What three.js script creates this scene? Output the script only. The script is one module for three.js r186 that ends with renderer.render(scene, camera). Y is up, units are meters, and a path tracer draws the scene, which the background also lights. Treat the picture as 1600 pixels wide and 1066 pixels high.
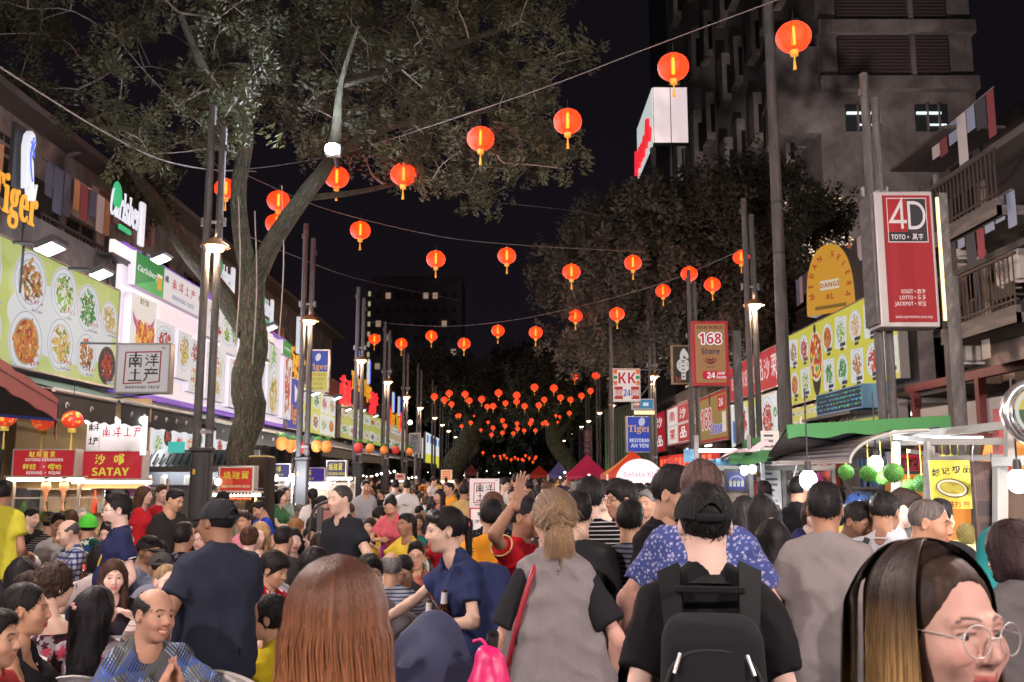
import*as THREE from 'three';
import{mergeGeometries,toCreasedNormals}from 'three/addons/utils/BufferGeometryUtils.js';
import{RoundedBoxGeometry}from 'three/addons/geometries/RoundedBoxGeometry.js';
import{TextGeometry}from 'three/addons/geometries/TextGeometry.js';
import{FontLoader}from 'three/addons/loaders/FontLoader.js';
import{ImprovedNoise}from 'three/addons/math/ImprovedNoise.js';
import{RectAreaLightUniformsLib}from 'three/addons/lights/RectAreaLightUniformsLib.js';
// ------------------------------------------------------------------ camera, night sky, exposure
const scene=new THREE.Scene();
const PITCH=0.1449,FPX=1450,EYE=1.8;
const camera=new THREE.PerspectiveCamera(2*Math.atan(533/FPX)*180/Math.PI,1600/1066,0.1,900);
camera.position.set(0,EYE,0);
camera.lookAt(0,EYE+Math.tan(PITCH)*10,-10);
camera.focus=4.6;camera.userData.fStop=9;
const renderer=new THREE.WebGLRenderer({antialias:true});
renderer.setSize(1024,682);
renderer.toneMapping=THREE.LinearToneMapping;
renderer.toneMappingExposure=2;
renderer.shadowMap.enabled=true;
RectAreaLightUniformsLib.init();
{ 
const W=64,H=32,d=new Float32Array(W*H*4);
for(let y=0;y<H;y++)for(let x=0;x<W;x++){
const up=Math.max(0,((y+0.5)/H-0.5)*2),k=1+0.9*Math.pow(1-up,3);
d.set([0.0022*k,0.0017*k,0.0025*k,1],(y*W+x)*4);
}
const t=new THREE.DataTexture(d,W,H,THREE.RGBAFormat,THREE.FloatType);
t.mapping=THREE.EquirectangularReflectionMapping;t.magFilter=t.minFilter=THREE.LinearFilter;t.needsUpdate=true;
scene.background=t;scene.environment=t;
}
// ------------------------------------------------------------------ helpers
const V=(x,y,z)=>new THREE.Vector3(x,y,z);
const rng=(s)=>()=>{s=(s+0x6d2b79f5)|0;let t=Math.imul(s ^(s>>>15),1|s);t=(t+Math.imul(t ^(t>>>7),61|t))^ t;return((t ^(t>>>14))>>>0)/4294967296;};
const R0=rng(11);
const noise3=new ImprovedNoise(),nz=(x,y,z)=>noise3.noise(x,y,z);
const CP=Math.cos(PITCH),SP=Math.sin(PITCH);
function ray(px,py){const cx=(px-800)/FPX,cy=(533-py)/FPX;return[cx,cy*CP+SP,CP-cy*SP];}
function at(px,py,d){const[x,y,z]=ray(px,py),k=d/z;return V(x*k,EYE+y*k,-d);} 
function onX(px,py,X){const[x,y,z]=ray(px,py),k=X/x;return V(X,EYE+y*k,-z*k);} 
function zOn(px,X){return X*FPX/(px-800);} 
const used={};
function numbered(n){if(used[n]===undefined){used[n]=0;return n;}return n+'_'+String(++used[n]).padStart(3,'0');}
const labels=new Set();
function tag(o,label,category,group,kind){Object.assign(o.userData,label?{label,category}:{});if(label&&!group)labels.add(label);if(group)o.userData.group=group;if(kind)o.userData.kind=kind;return o;}
function thing(name,label,category,p=[0,0,0],turn=0,group){
const o=new THREE.Group();o.name=numbered(name);scene.add(o);
if(p.isVector3)o.position.copy(p);else o.position.set(...p);
o.rotation.y=turn;tag(o,label,category,group);return o;
}
function merge(gs){
gs=[].concat(gs).flat(9);
if(gs.length===1)return gs[0];
const hasC=gs.some((g)=>g.attributes.color);
return mergeGeometries(gs.map((g)=>{
g=g.index?g.toNonIndexed():g;
for(const k of Object.keys(g.attributes))if(!['position','normal','uv','color'].includes(k))g.deleteAttribute(k);
if(!g.attributes.normal)g.computeVertexNormals();
if(!g.attributes.uv)g.setAttribute('uv',new THREE.BufferAttribute(new Float32Array(g.attributes.position.count*2),2));
if(hasC&&!g.attributes.color)g.setAttribute('color',new THREE.BufferAttribute(new Float32Array(g.attributes.position.count*3).fill(1),3));
return g;
}));
}
function part(name,gs,m,parent){const o=new THREE.Mesh(merge(gs),m);o.name=parent?name:numbered(name);(parent||scene).add(o);return o;}
function struct(name,gs,m){const o=part(name,gs,m);o.userData.kind='structure';return o;}
function copyOf(o,label,group){const c=o.clone();c.name=numbered(o.name.replace(/_\d{3}$/,''));c.userData={...o.userData};if(label)tag(c,label,o.userData.category,group||o.userData.group);scene.add(c);return c;}
const mats=new Map();
function M(color,o={}){
const key=JSON.stringify([color,o]);
if(!mats.has(key)){
const{e,ei,...rest}=o,Phys=['transmission','clearcoat','sheen','thickness'].some((k)=>k in o);
const m=new(Phys?THREE.MeshPhysicalMaterial:THREE.MeshStandardMaterial)({roughness:0.7,...rest});
m.color=Array.isArray(color)?new THREE.Color().setRGB(...color):new THREE.Color(color);
if(e){m.emissive=Array.isArray(e)?new THREE.Color().setRGB(...e):new THREE.Color(e);m.emissiveIntensity=(ei??1)*0.55;}
mats.set(key,m);
}
return mats.get(key);
}
const withMap=(m,o)=>Object.assign(m.clone(),o);
const box=(w,h,d,x=0,y=0,z=0,ry=0,rx=0,rz=0)=>{const g=new THREE.BoxGeometry(w,h,d);if(rx)g.rotateX(rx);if(rz)g.rotateZ(rz);if(ry)g.rotateY(ry);return g.translate(x,y,z);};
const rbox=(w,h,d,r,x=0,y=0,z=0,ry=0)=>{const g=new RoundedBoxGeometry(w,h,d,2,r);if(ry)g.rotateY(ry);return g.translate(x,y,z);};
const cyl=(r1,r2,h,x=0,y=0,z=0,n=14,open=false)=>new THREE.CylinderGeometry(r1,r2,h,n,1,open).translate(x,y,z);
const sph=(r,x=0,y=0,z=0,sx=1,sy=1,sz=1,n=14)=>new THREE.SphereGeometry(r,n,Math.max(6,n*0.7|0)).scale(sx,sy,sz).translate(x,y,z);
function bar(a,b,r,n=8,r2=r){
a=a.isVector3?a:V(...a);b=b.isVector3?b:V(...b);
const d=b.clone().sub(a),g=new THREE.CylinderGeometry(r2,r,d.length(),n);
return g.applyQuaternion(new THREE.Quaternion().setFromUnitVectors(V(0,1,0),d.clone().normalize())).translate((a.x+b.x)/2,(a.y+b.y)/2,(a.z+b.z)/2);
}
function beam(a,b,w,h){ 
a=a.isVector3?a:V(...a);b=b.isVector3?b:V(...b);
const d=b.clone().sub(a),g=new THREE.BoxGeometry(w,h,d.length()),m=new THREE.Matrix4().lookAt(b,a,Math.abs(d.y)>0.95*d.length()?V(1,0,0):V(0,1,0));
return g.applyMatrix4(m).translate((a.x+b.x)/2,(a.y+b.y)/2,(a.z+b.z)/2);
}
function tube(pts,r,n=8,seg){const c=new THREE.CatmullRomCurve3(pts.map((p)=>(p.isVector3?p:V(...p))));return new THREE.TubeGeometry(c,seg||Math.max(4,pts.length*4),r,n);}
function taperTube(pts,radii,n=8){ 
const c=new THREE.CatmullRomCurve3(pts),seg=Math.max(2,(pts.length-1)*3),g=new THREE.TubeGeometry(c,seg,1,n),P=g.attributes.position,ctr=V(0,0,0);
for(let i=0;i<=seg;i++){
const t=i/seg;c.getPointAt(t,ctr);const f=t*(radii.length-1),k=Math.min(radii.length-2,f|0),r=radii[k]+(radii[k+1]-radii[k])*(f-k);
for(let j=0;j<=n;j++){const q=i*(n+1)+j;P.setXYZ(q,ctr.x+(P.getX(q)-ctr.x)*r,ctr.y+(P.getY(q)-ctr.y)*r,ctr.z+(P.getZ(q)-ctr.z)*r);}
}
return g;
}
function sheet(a,b,c,d,nu=1,nv=1,f){ 
const g=new THREE.PlaneGeometry(1,1,nu,nv),P=g.attributes.position;
for(let i=0;i<P.count;i++){
const u=P.getX(i)+0.5,v=P.getY(i)+0.5,p=a.clone().lerp(b,u).lerp(d.clone().lerp(c,u),v);if(f)p.y+=f(u,v);
P.setXYZ(i,p.x,p.y,p.z);
}
g.computeVertexNormals();return g;
}
const thick=(g,t)=>{ 
const b=g.clone(),P=b.attributes.position,N=b.attributes.normal;for(let i=0;i<P.count;i++)P.setXYZ(i,P.getX(i)-N.getX(i)*t,P.getY(i)-N.getY(i)*t,P.getZ(i)-N.getZ(i)*t);
if(b.index){const a=b.index.array;for(let i=0;i<a.length;i+=3){const k=a[i];a[i]=a[i+1];a[i+1]=k;}}b.computeVertexNormals();return[g,b];
};
function tex(w,h,draw,srgb=true){
const c=document.createElement('canvas');c.width=w;c.height=h;const x=c.getContext('2d');draw(x,w,h);
const t=new THREE.CanvasTexture(c);if(srgb)t.colorSpace=THREE.SRGBColorSpace;t.magFilter=THREE.LinearFilter;return t;
}
function tile(t,rx,ry){t.wrapS=t.wrapT=THREE.RepeatWrapping;t.repeat.set(rx,ry);return t;}
const grain=tile(tex(256,256,(x)=>{const r=rng(5),d=x.getImageData(0,0,256,256);for(let i=0;i<65536;i++){const px=i%256,py=i>>8,a=px/256*6.2832,b=py/256*6.2832,v=150+40*nz(Math.cos(a)*2+9,Math.sin(a)*2+Math.cos(b)*2,Math.sin(b)*2)+(r()-0.5)*90;d.data.set([v,v,v,255],i*4);}x.putImageData(d,0,0);},false),1,1);
const blotch=tex(512,512,(x)=>{ 
const r=rng(7),d=x.createImageData(512,512);
for(let i=0;i<262144;i++){const a=(i%512)/512*6.2832,b=(i>>9)/512*6.2832;let s=0;for(let o=1,w=1;o<40;o*=2.1,w*=0.6)s+=w*nz(Math.cos(a)*o*0.7+3,Math.sin(a)*o*0.7+Math.cos(b)*o*0.7,Math.sin(b)*o*0.7+7);const v=Math.max(0,Math.min(255,205+60*s+(r()-0.5)*26));d.data.set([v,v*0.985,v*0.97,255],i*4);}
x.putImageData(d,0,0);
for(let i=0;i<60;i++){x.fillStyle=`rgba(40,36,34,${0.03 + r() * 0.09})`;const px=r()*512,w=1+r()*5;x.fillRect(px,r()*300,w,60+r()*150);}
});blotch.wrapS=blotch.wrapT=THREE.RepeatWrapping;
const rep=(t,x,y)=>{const c=t.clone();c.wrapS=c.wrapT=THREE.RepeatWrapping;c.repeat.set(x,y);c.needsUpdate=true;return c;};
const HAN={
南:'1218 8818|5004 5034|1436 1496|1436 8636 8694 7690|3642 4252|6442 5652|3056 7056|2674 7474|5056 5094',洋:'1212 2422|0836 2046|0890 2662|4606 5420|8006 7020|3826 9226|4246 8846|3468 9668|6526 6598',
土:'2035 8035|5010 5088|0888 9288',产:'5004 5016|1220 8820|3228 3840|6828 6040|1244 9044|2444 2270 0696',沙:'1212 2422|0836 2046|0890 2662|5806 5862|4424 3452|7424 9046|8442 6680 3896',
嗲:'0824 0876|0824 3224 3270|0870 3270|6004 4420|6804 9020|4220 8450|8218 4250|6450 4466|6052 8452 4490|6664 4880|6470 8870 4498',
燒:'2010 2060 0892|0830 1244|3428 2842|2260 3484|4416 8216|6204 6230|4034 8634|4250 6050|5042 5060|6650 9050|7842 7860|3866 9466|5466 4098|7466 7494 9494 9482',
雞:'2404 0812|1018 1624|3012 3622|0834 4634|0860 4660|2634 0896|2660 4696|6404 5030|5824 5898|5824 9624|5844 9044|5862 9062|5890 9690|7624 7690',
翼:'1008 4408 4440|1820 2826|1240 4028|5408 8808 8840|6020 7026|5440 8428|2444 7644 7666 2466 2444|2455 7655|5044 5066|1474 8674|0884 9284|3468 3484|6668 6684|3686 1898|6486 8698',
鱿:'2004 0824|1614 3814 2630|1030 4030 4066 1066 1030|1048 4048|2530 2566|0476 4880|5430 9630|7006 7030 5096|7440 7490 9690|8410 9020',魚:'4004 2020|3612 6812 5828|2028 8028 8068 2068 2028|2048 8048|5028 5068|1480 2094|3680 4094|5880 6692|7880 9094',
蕹:'1012 9012|3404 3420|6604 6620|5020 5028|1630 8630|2836 2866|4436 3866|6036 6066|7836 7066|2050 8050|2472 8472|2472 2496|5472 5496|8472 8496|1498 9498',菜:'1012 9012|3404 3420|6604 6620|8424 2030|2436 3044|4834 5442|8032 7044|1054 9054|5044 5098|4858 1492|5258 9092',
鮮:'2004 0824|1614 3814 2630|1030 4030 4066 1066 1030|1048 4048|2530 2566|0874 1488|2074 2688|3474 4086|5808 6420|8608 8020|5226 9426|5644 9044|5062 9862|7426 7498',蚶:'0824 4024 4054 0854 0824|2408 2490|0690 4486|3674 4690|5220 9820|6206 6296|8806 8896|6248 8848|6294 8894',
囉:'0624 0670|0624 2424 2470|0670 2470|3410 9410 9430 3430 3410|5410 5430|7410 7430|4436 3450 4660|4450 3470 5070|4470 4496|6840 6096|6848 9448|6862 9062|6878 9078|6894 9694|8048 8094',吔:'0624 0670|0624 2824 2870|0670 2870|3444 9428 9070|6408 6476|4024 4090 9690 9676',
萬:'1010 9010|3202 3218|6602 6618|2624 7624 7654 2654 2624|2638 7638|5024 5076|1264 1298|1264 8864 8896 7890|3680 6676',字:'5002 5012|1016 1030|1016 9016 8628|2634 7434 5048|5048 5090 4086|0858 9258',
数:'2804 2846|0826 5026|1010 1620|4410 3820|2826 0844|2826 4840|2448 1274 4690|0658 5058|4058 0896|6804 5440|6424 9624|8824 5696|6034 9696',乐:'7406 2014|2014 1850 8850|5028 5090 4284|3260 1286|6860 8886',多:'4802 2024|4410 7610 2846|3822 5032|5640 2470|5250 8650 1498|4660 5870',
积:'4006 1014|0830 4830|2814 2896|2632 0870|3032 4856|5612 9212 9252 5652 5612|6664 5290|8264 9690',宝:'5002 5012|1016 1030|1016 9016 8828|2040 8040|2462 7662|1090 9090|5040 5090|6470 7480',彭:'0816 5216|3006 3030|1230 4830|1438 4638 4658 1458 1438|2062 2476|4262 3876|0684 5280|9008 6028|9234 6054|9462 5696',
记:'1410 2420|0836 2436 2484 3874|4818 8418 8448 4848|4848 4890 9490 9276',极:'2406 2496|0626 4626|2432 0664|2638 4252|5012 8812 7640 9240|5412 5460 3696|5440 8496|9240 7470 5096',品:'3008 7008 7036 3036 3008|1050 4450 4490 1090 1050|5650 9050 9090 5690 5650',
提:'2206 2290 1484|0628 3828|0662 3850|4808 8808 8840 4840 4808|4824 8824|4050 9850|6850 6890|6868 9068|5258 5276 3696|5280 9696',供:'2806 0848|2034 2096|4828 9628|6008 6056|8208 8256|4056 9856|5866 4492|8066 9690',打:'2206 2290 1284|0628 4028|0660 4048|4820 9820|7420 7490 6084',包:'3006 0836|2220 9020 8860 7656|2236 6236 6258 2258|2236 2290 9290 9476',
};
function han(x,s,px,py,size,color,lw=0.1,brush=false,step=1.06,sx=1){
x.strokeStyle=color;x.lineCap=brush?'round':'butt';x.lineJoin='round';
[...s].forEach((ch,k)=>{
for(const[si,st]of(HAN[ch]||'').split('|').entries()){
const p=st.split(' ').map((q)=>[px+k*size*step+(+q.slice(0,2))/100*size*sx,py+(+q.slice(2))/100*size]);
x.lineWidth=size*lw*(brush?0.6+0.8*((si*37)%10)/10:1);x.beginPath();p.forEach((q,i)=>(i?x.lineTo(...q):x.moveTo(...q)));x.stroke();
}
});
}
function say(x,s,px,py,size,color,o={}){
x.save();x.translate(px,py);if(o.rot)x.rotate(o.rot);x.scale(o.sx||1,1);x.font=`${o.i ? 'italic ' : ''}${o.b === false ? '' : 'bold '}${size}px ${o.f || 'sans-serif'}`;x.textAlign=o.al||'center';x.textBaseline='middle';
if(o.out){x.lineJoin='round';x.strokeStyle=o.out;x.lineWidth=o.ow||size*0.2;x.strokeText(s,0,0);}
x.fillStyle=color;x.fillText(s,0,0);x.restore();
}
const font=await new FontLoader().loadAsync('fonts/droid/droid_sans_bold.typeface.json'),serif=await new FontLoader().loadAsync('fonts/droid/droid_serif_bold.typeface.json');
function text3(s,size,depth,f=font){const g=new TextGeometry(s,{font:f,size,depth,curveSegments:5,bevelEnabled:false});g.computeBoundingBox();const b=g.boundingBox;return g.translate(-(b.min.x+b.max.x)/2,-(b.min.y+b.max.y)/2,0);}
const FOODS=[['#a8703a','#d29a55','#6e431f'],['#8fbf4c','#e9e2c8','#4f8f34'],['#2f8a3c','#57b04f','#1c5f2c'],['#c9a84a','#e4c66a','#7d8f3a'],['#c9692f','#e7a24c','#a33420'],['#b9332a','#e0563c','#6f1f1a'],['#7c4a2c','#b3693b','#4d2b1b'],['#d8d0b4','#e9b15c','#c94a35']];
function dish(x,px,py,r,kind,q,sq=1,dark=false){
const c=FOODS[kind%FOODS.length];
x.save();x.translate(px,py);x.scale(1,sq);
x.fillStyle=dark?'#2b2726':'#eef0f4';x.beginPath();x.ellipse(0,0,r,r,0,0,7);x.fill();
x.strokeStyle=dark?'#555':'#b9c2d2';x.lineWidth=r*0.05;x.beginPath();x.arc(0,0,r*0.93,0,7);x.stroke();x.beginPath();x.arc(0,0,r*0.72,0,7);x.stroke();
if(kind===4){x.fillStyle='#c98a35';x.beginPath();x.arc(0,0,r*0.7,0,7);x.fill();}
for(let i=0;i<90;i++){const a=q()*7,s=Math.sqrt(q())*r*0.62;x.strokeStyle=c[q()<0.5?0:q()<0.6?1:2];x.lineWidth=r*(0.05+q()*0.09);x.lineCap='round';x.beginPath();const fx=Math.cos(a)*s,fy=Math.sin(a)*s,b=q()*7,l=r*(0.05+q()*0.18);x.moveTo(fx,fy);x.lineTo(fx+Math.cos(b)*l,fy+Math.sin(b)*l);x.stroke();}
for(let i=0;i<7;i++){x.fillStyle=['#d8402c','#5fae3f','#f2e8cf'][i%3];x.beginPath();x.arc((q()-0.5)*r,(q()-0.5)*r,r*0.05,0,7);x.fill();}
x.restore();
}
function caption(x,px,py,s,q){ 
for(let i=0;i<4;i++){x.strokeStyle='#c2264a';x.lineWidth=s*0.12;for(let k=0;k<4;k++){x.beginPath();const ax=px+i*s*0.95+q()*s*0.7,ay=py+q()*s*0.7;x.moveTo(ax,ay);x.lineTo(px+i*s*0.95+q()*s*0.7,py+q()*s*0.7);x.stroke();}}
}
function litMat(t,k=0.8,base=0.07){const m=new THREE.MeshStandardMaterial({map:t,emissiveMap:t,emissive:new THREE.Color(1,1,1),emissiveIntensity:k*0.5,roughness:0.8});m.color.setScalar(base);return m;}
function lightbox(o,w,h,d,t,k,frame,name='panel',x=0,y=0,z=0,fw=0.03){
const f=part('frame',[box(w+fw*2,fw,d+0.02,x,y+h/2+fw/2,z),box(w+fw*2,fw,d+0.02,x,y-h/2-fw/2,z),box(fw,h,d+0.02,x-w/2-fw/2,y,z),box(fw,h,d+0.02,x+w/2+fw/2,y,z),box(w,h,d-0.02,x,y,z-0.012)],frame,o);
const p=part(name,new THREE.PlaneGeometry(w,h).translate(x,y,z+d/2-0.004),t.isMaterial?t:litMat(t,k),o);
return[f,p];
}
function area(o,w,h,x,y,z,I,color=0xffffff){const l=new THREE.RectAreaLight(color,I,w,h);l.position.set(x,y,z);l.name='panel_light';l.rotation.set(0,Math.PI,0);o.add(l);return l;}
const steel=M([0.2,0.195,0.2],{metalness:0.6,roughness:0.45}),darkSteel=M([0.05,0.05,0.055],{metalness:0.5,roughness:0.5}),black=M([0.014,0.014,0.016],{roughness:0.6}),white=M([0.75,0.74,0.73],{roughness:0.5}),cable=M([0.03,0.028,0.027],{roughness:0.8});
// ------------------------------------------------------------------ ground
const asphaltTex=rep(blotch,40,60);
struct('ground',new THREE.PlaneGeometry(600,900).rotateX(-Math.PI/2).translate(0,-0.05,-300),M([0.05,0.048,0.048],{roughness:0.95}));
const roadMat=withMap(M([0.075,0.072,0.072],{roughness:0.8}),{map:asphaltTex,bumpMap:rep(grain,60,90),bumpScale:0.004});
struct('street',box(9.4,0.05,220,0.2,-0.025,-90),roadMat);
const paveMat=withMap(M([0.17,0.16,0.155],{roughness:0.85}),{map:rep(blotch,6,60)});
struct('pavement',[box(6,0.14,220,-7.5,0.07-0.05,-90),box(0.16,0.16,220,-4.42,0.03,-90)],paveMat);
struct('pavement',[box(6,0.14,220,7.95,0.07-0.05,-90),box(0.16,0.16,220,4.87,0.03,-90)],paveMat);
// ------------------------------------------------------------------ lamp posts along both kerbs
const galv=withMap(M([0.15,0.145,0.15],{roughness:0.72,metalness:0.1}),{map:rep(blotch,0.3,3)}),poleBlack=M([0.022,0.021,0.024],{roughness:0.55});
const lampGlow=M([0.9,0.8,0.6],{e:[1,0.72,0.42],ei:10,roughness:0.4});
const shadeMat=M([0.32,0.17,0.08],{roughness:0.5,metalness:0.3});
function lampPost(label,px,depth,side,o={}){
const x=px===null?(side<0?-4.2:4.6):(px-800)/FPX*depth,t=thing('street_lamp',label,'street lamp',[x,0,-depth],0,o.group);
const h1=7.05+(o.dh||0),h2=6.75+(o.dh||0),s=side,far=depth>45;
part('pole',[cyl(0.052,0.06,h1,-0.075,h1/2,0.02,far?8:14),sph(0.055,-0.075,h1,0.02,1,0.5,1,10),cyl(0.03,0.03,0.09,-0.13,h1-0.25,0.02,8)],galv,t);
part('pole',[cyl(0.05,0.058,h2,0.075,h2/2,-0.04,far?8:14),sph(0.052,0.075,h2,-0.04,1,0.5,1,10),cyl(0.025,0.025,0.09,0.13,h2-0.3,-0.04,8)],galv,t);
if(depth<40)part('bracket',[box(0.26,0.035,0.035,0,5.35,-0.01),box(0.24,0.05,0.12,0,2.4,-0.01),cyl(0.03,0.03,0.12,-0.15,5.35,-0.01,8),cyl(0.03,0.03,0.12,0.15,5.35,-0.01,8)],steel,t);
part('post_base',[rbox(0.27,2.15,0.2,0.05,0,1.075,-0.01),rbox(0.3,0.06,0.23,0.02,0,2.16,-0.01)],poleBlack,t);
if(depth<20)part('sticker',box(0.035,0.07,0.004,-0.06,1.86,0.113),M('#c9a21f'),t);
if(o.lit===false)return t;
const prof=[[0.02,0.12],[0.07,0.11],[0.14,0.06],[0.2,0],[0.205,-0.02],[0.185,-0.015],[0.13,0.045],[0.05,0.09]].map((p)=>new THREE.Vector2(...p));
part('lamp_shade',new THREE.LatheGeometry(prof,20).translate(0.05,5.0,0),shadeMat,t);
part('lamp_bulb',new THREE.LatheGeometry([[0.001,0.05],[0.13,0.045],[0.14,0.01],[0.1,-0.06],[0.001,-0.085]].map((p)=>new THREE.Vector2(...p)),18).translate(0.05,4.99,0),lampGlow,t);
if(depth<45){const l=new THREE.PointLight(o.I>50?0xffe8e0:0xffd6b0,o.I??20);l.position.set(0.05,4.925,0);l.shadow.radius=4;l.castShadow=true;l.name='lamp_light';t.add(l);}
return t;
}
const ord=['first','second','third','fourth','fifth','sixth','seventh','eighth','ninth','tenth','eleventh'];
const leftLamps=[[319,12.7],[475,19],[560,25.6],[603,31.5],[633,37.6],[655,43.5],[678,51],[690,58],[700,66],[711,76]];
leftLamps.forEach(([px,d],k)=>lampPost(`grey double pole street lamp, ${ord[k]} lamp of the row before the left food shops`,px,d,-1,{I:34}));
const rightLamps=[[1180,17.2],[1020,29.8],[955,42],[935,47],[918,54],[907,60],[893,70],[880,84]];
rightLamps.forEach(([px,d],k)=>lampPost(`grey double pole street lamp, ${ord[k]} lit lamp of the row before the right side shops`,px,d,1,{I:34}));
lampPost('grey double pole carrying the red lottery sign, its lamp out of sight',1388,11.3,1,{lit:false,dh:-0.15});
lampPost('grey double pole behind the store sign with big red numerals',1086,23.4,1,{lit:false});
lampPost('unseen grey double pole street lamp beside the camera on the left, lighting the crowd',null,6.2,-1,{I:100});  // lamps out of view from here on, placed to light the near crowd
lampPost('unseen grey double pole street lamp beside the camera on the right, lighting the crowd',null,4.6,1,{I:100});
lampPost('unseen grey double pole street lamp just behind the camera, left, lighting the crowd',null,-1.2,-1,{I:250});  // behind the camera, out of view, made strong to light the backs
lampPost('unseen grey double pole street lamp just behind the camera, right, lighting the crowd',null,-2.4,1,{I:250});
{ 
const p=at(1230,700,15.6),t=thing('lamp_mast','tall thick grey lighting mast rising past the top of the picture on the right','mast',[p.x,0,p.z]);
part('mast',cyl(0.075,0.115,14,0,7,0,18),galv,t);
part('mast_band',[cyl(0.1,0.1,0.03,0,5.6,0,18,true),cyl(0.1,0.1,0.03,0,6.5,0,18,true)],black,t);
part('flange',[cyl(0.17,0.17,0.05,0,0.1,0)],steel,t);
part('lamp_arm',bar([0,13.8,0],[-1.4,14.4,0],0.05),galv,t);part('lamp_head',rbox(0.7,0.12,0.3,0.04,-1.7,14.42,0),darkSteel,t);
}
// ------------------------------------------------------------------ old apartment blocks behind the shops
const plaster=withMap(M([0.34,0.32,0.31],{roughness:0.9}),{map:rep(blotch,0.35,0.35)}),plasterPink=withMap(M([0.40,0.33,0.31],{roughness:0.9}),{map:rep(blotch,0.3,0.3)}),grimy=withMap(M([0.22,0.21,0.205],{roughness:0.9}),{map:rep(blotch,0.4,0.4)});
const darkGlass=M([0.012,0.013,0.016],{roughness:0.18}),frameBrown=M([0.05,0.036,0.03],{roughness:0.7});
const uvm=(g,s=1)=>{ 
g=g.index?g.toNonIndexed():g;const P=g.attributes.position,N=g.attributes.normal,uv=new Float32Array(P.count*2);
for(let i=0;i<P.count;i++){const ax=Math.abs(N.getX(i)),ay=Math.abs(N.getY(i));uv[i*2]=(ax>0.6?P.getZ(i):P.getX(i))*s;uv[i*2+1]=(ay>0.6?P.getZ(i):P.getY(i))*s;}
g.setAttribute('uv',new THREE.BufferAttribute(uv,2));return g;
};
function block(o,len,h,depth,m,roofOver=0.6){
part('wall',uvm(box(len,h,depth,0,h/2,-depth/2)),m,o);
part('roof',[sheet(V(-len/2-0.2,h-0.1,roofOver),V(len/2+0.2,h-0.1,roofOver),V(len/2+0.2,h+1.5,-depth/2),V(-len/2-0.2,h+1.5,-depth/2)),box(len+0.4,0.14,0.1,0,h-0.12,roofOver),sheet(V(-len/2-0.2,h-0.18,0.02),V(len/2+0.2,h-0.18,0.02),V(len/2+0.2,h-0.18,roofOver),V(-len/2-0.2,h-0.18,roofOver))],M([0.10,0.085,0.08],{roughness:0.9}),o);
}
function aptWindow(o,x,y,w,h,lit){
const f=part('window',[box(w+0.12,0.07,0.09,x,y+h/2+0.03,0.03),box(w+0.2,0.06,0.16,x,y-h/2-0.03,0.06),box(0.07,h,0.09,x-w/2-0.03,y,0.03),box(0.07,h,0.09,x+w/2+0.03,y,0.03),box(0.05,h,0.07,x,y,0.03),box(w,0.04,0.07,x,y+h*0.2,0.03)],frameBrown,o);
const p=part('pane',box(w,h,0.02,x,y,0.014),lit||darkGlass,f);return p;
}
function aircon(o,x,y,z=0.25){const a=part('air_conditioner',[rbox(0.75,0.52,0.3,0.03,x,y,z),box(0.04,0.05,0.5,x-0.25,y-0.29,z-0.1),box(0.04,0.05,0.5,x+0.25,y-0.29,z-0.1)],M([0.42,0.4,0.38]),o);part('fan_grille',[...[0.2,0.15,0.1,0.05].map((r)=>new THREE.TorusGeometry(r,0.008,4,18).translate(x-0.1,y,z+0.16)),box(0.42,0.015,0.01,x-0.1,y,z+0.16),box(0.015,0.42,0.01,x-0.1,y,z+0.16)],M([0.16,0.15,0.15]),a);}
function balcony(o,x,y,w,out,q,laundry=true){
part('balcony_slab',[box(w,0.16,out,x,y,out/2),box(w,0.28,0.09,x,y+0.06,out-0.04)],grimy,o);
const rails=[box(w,0.05,0.05,x,y+1.05,out-0.05),box(w,0.03,0.03,x,y+0.3,out-0.05)];
for(let k=0;k<=w/0.14;k++)rails.push(box(0.018,0.95,0.018,x-w/2+k*0.14,y+0.57,out-0.05));
part('railing',rails,frameBrown,o);
part('opening',box(w*0.86,2.1,0.03,x,y+1.15,0.012),M([0.015,0.013,0.013]),o);  // near-black sheet stands in for the shade inside the doorway
if(laundry){
part('drying_pole',bar([x-w/2,y+2.05,out*0.9],[x+w/2,y+2.1,out*0.9],0.018),steel,o);
for(let k=0;k<w/0.34;k++){
const c=[[0.5,0.48,0.46],[0.22,0.05,0.06],[0.08,0.09,0.14],[0.4,0.18,0.08],[0.25,0.3,0.42],[0.05,0.05,0.06]][q()*6|0],lx=x-w/2+0.2+k*0.34,l=0.4+q()*0.5,ww=0.22+q()*0.14;
part('laundry',new THREE.PlaneGeometry(ww,l,4,4).translate(lx,y+2.06-l/2,out*0.9+0.02+q()*0.02),M(c,{side:THREE.DoubleSide,roughness:0.95}),o);
}
}
}
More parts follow.
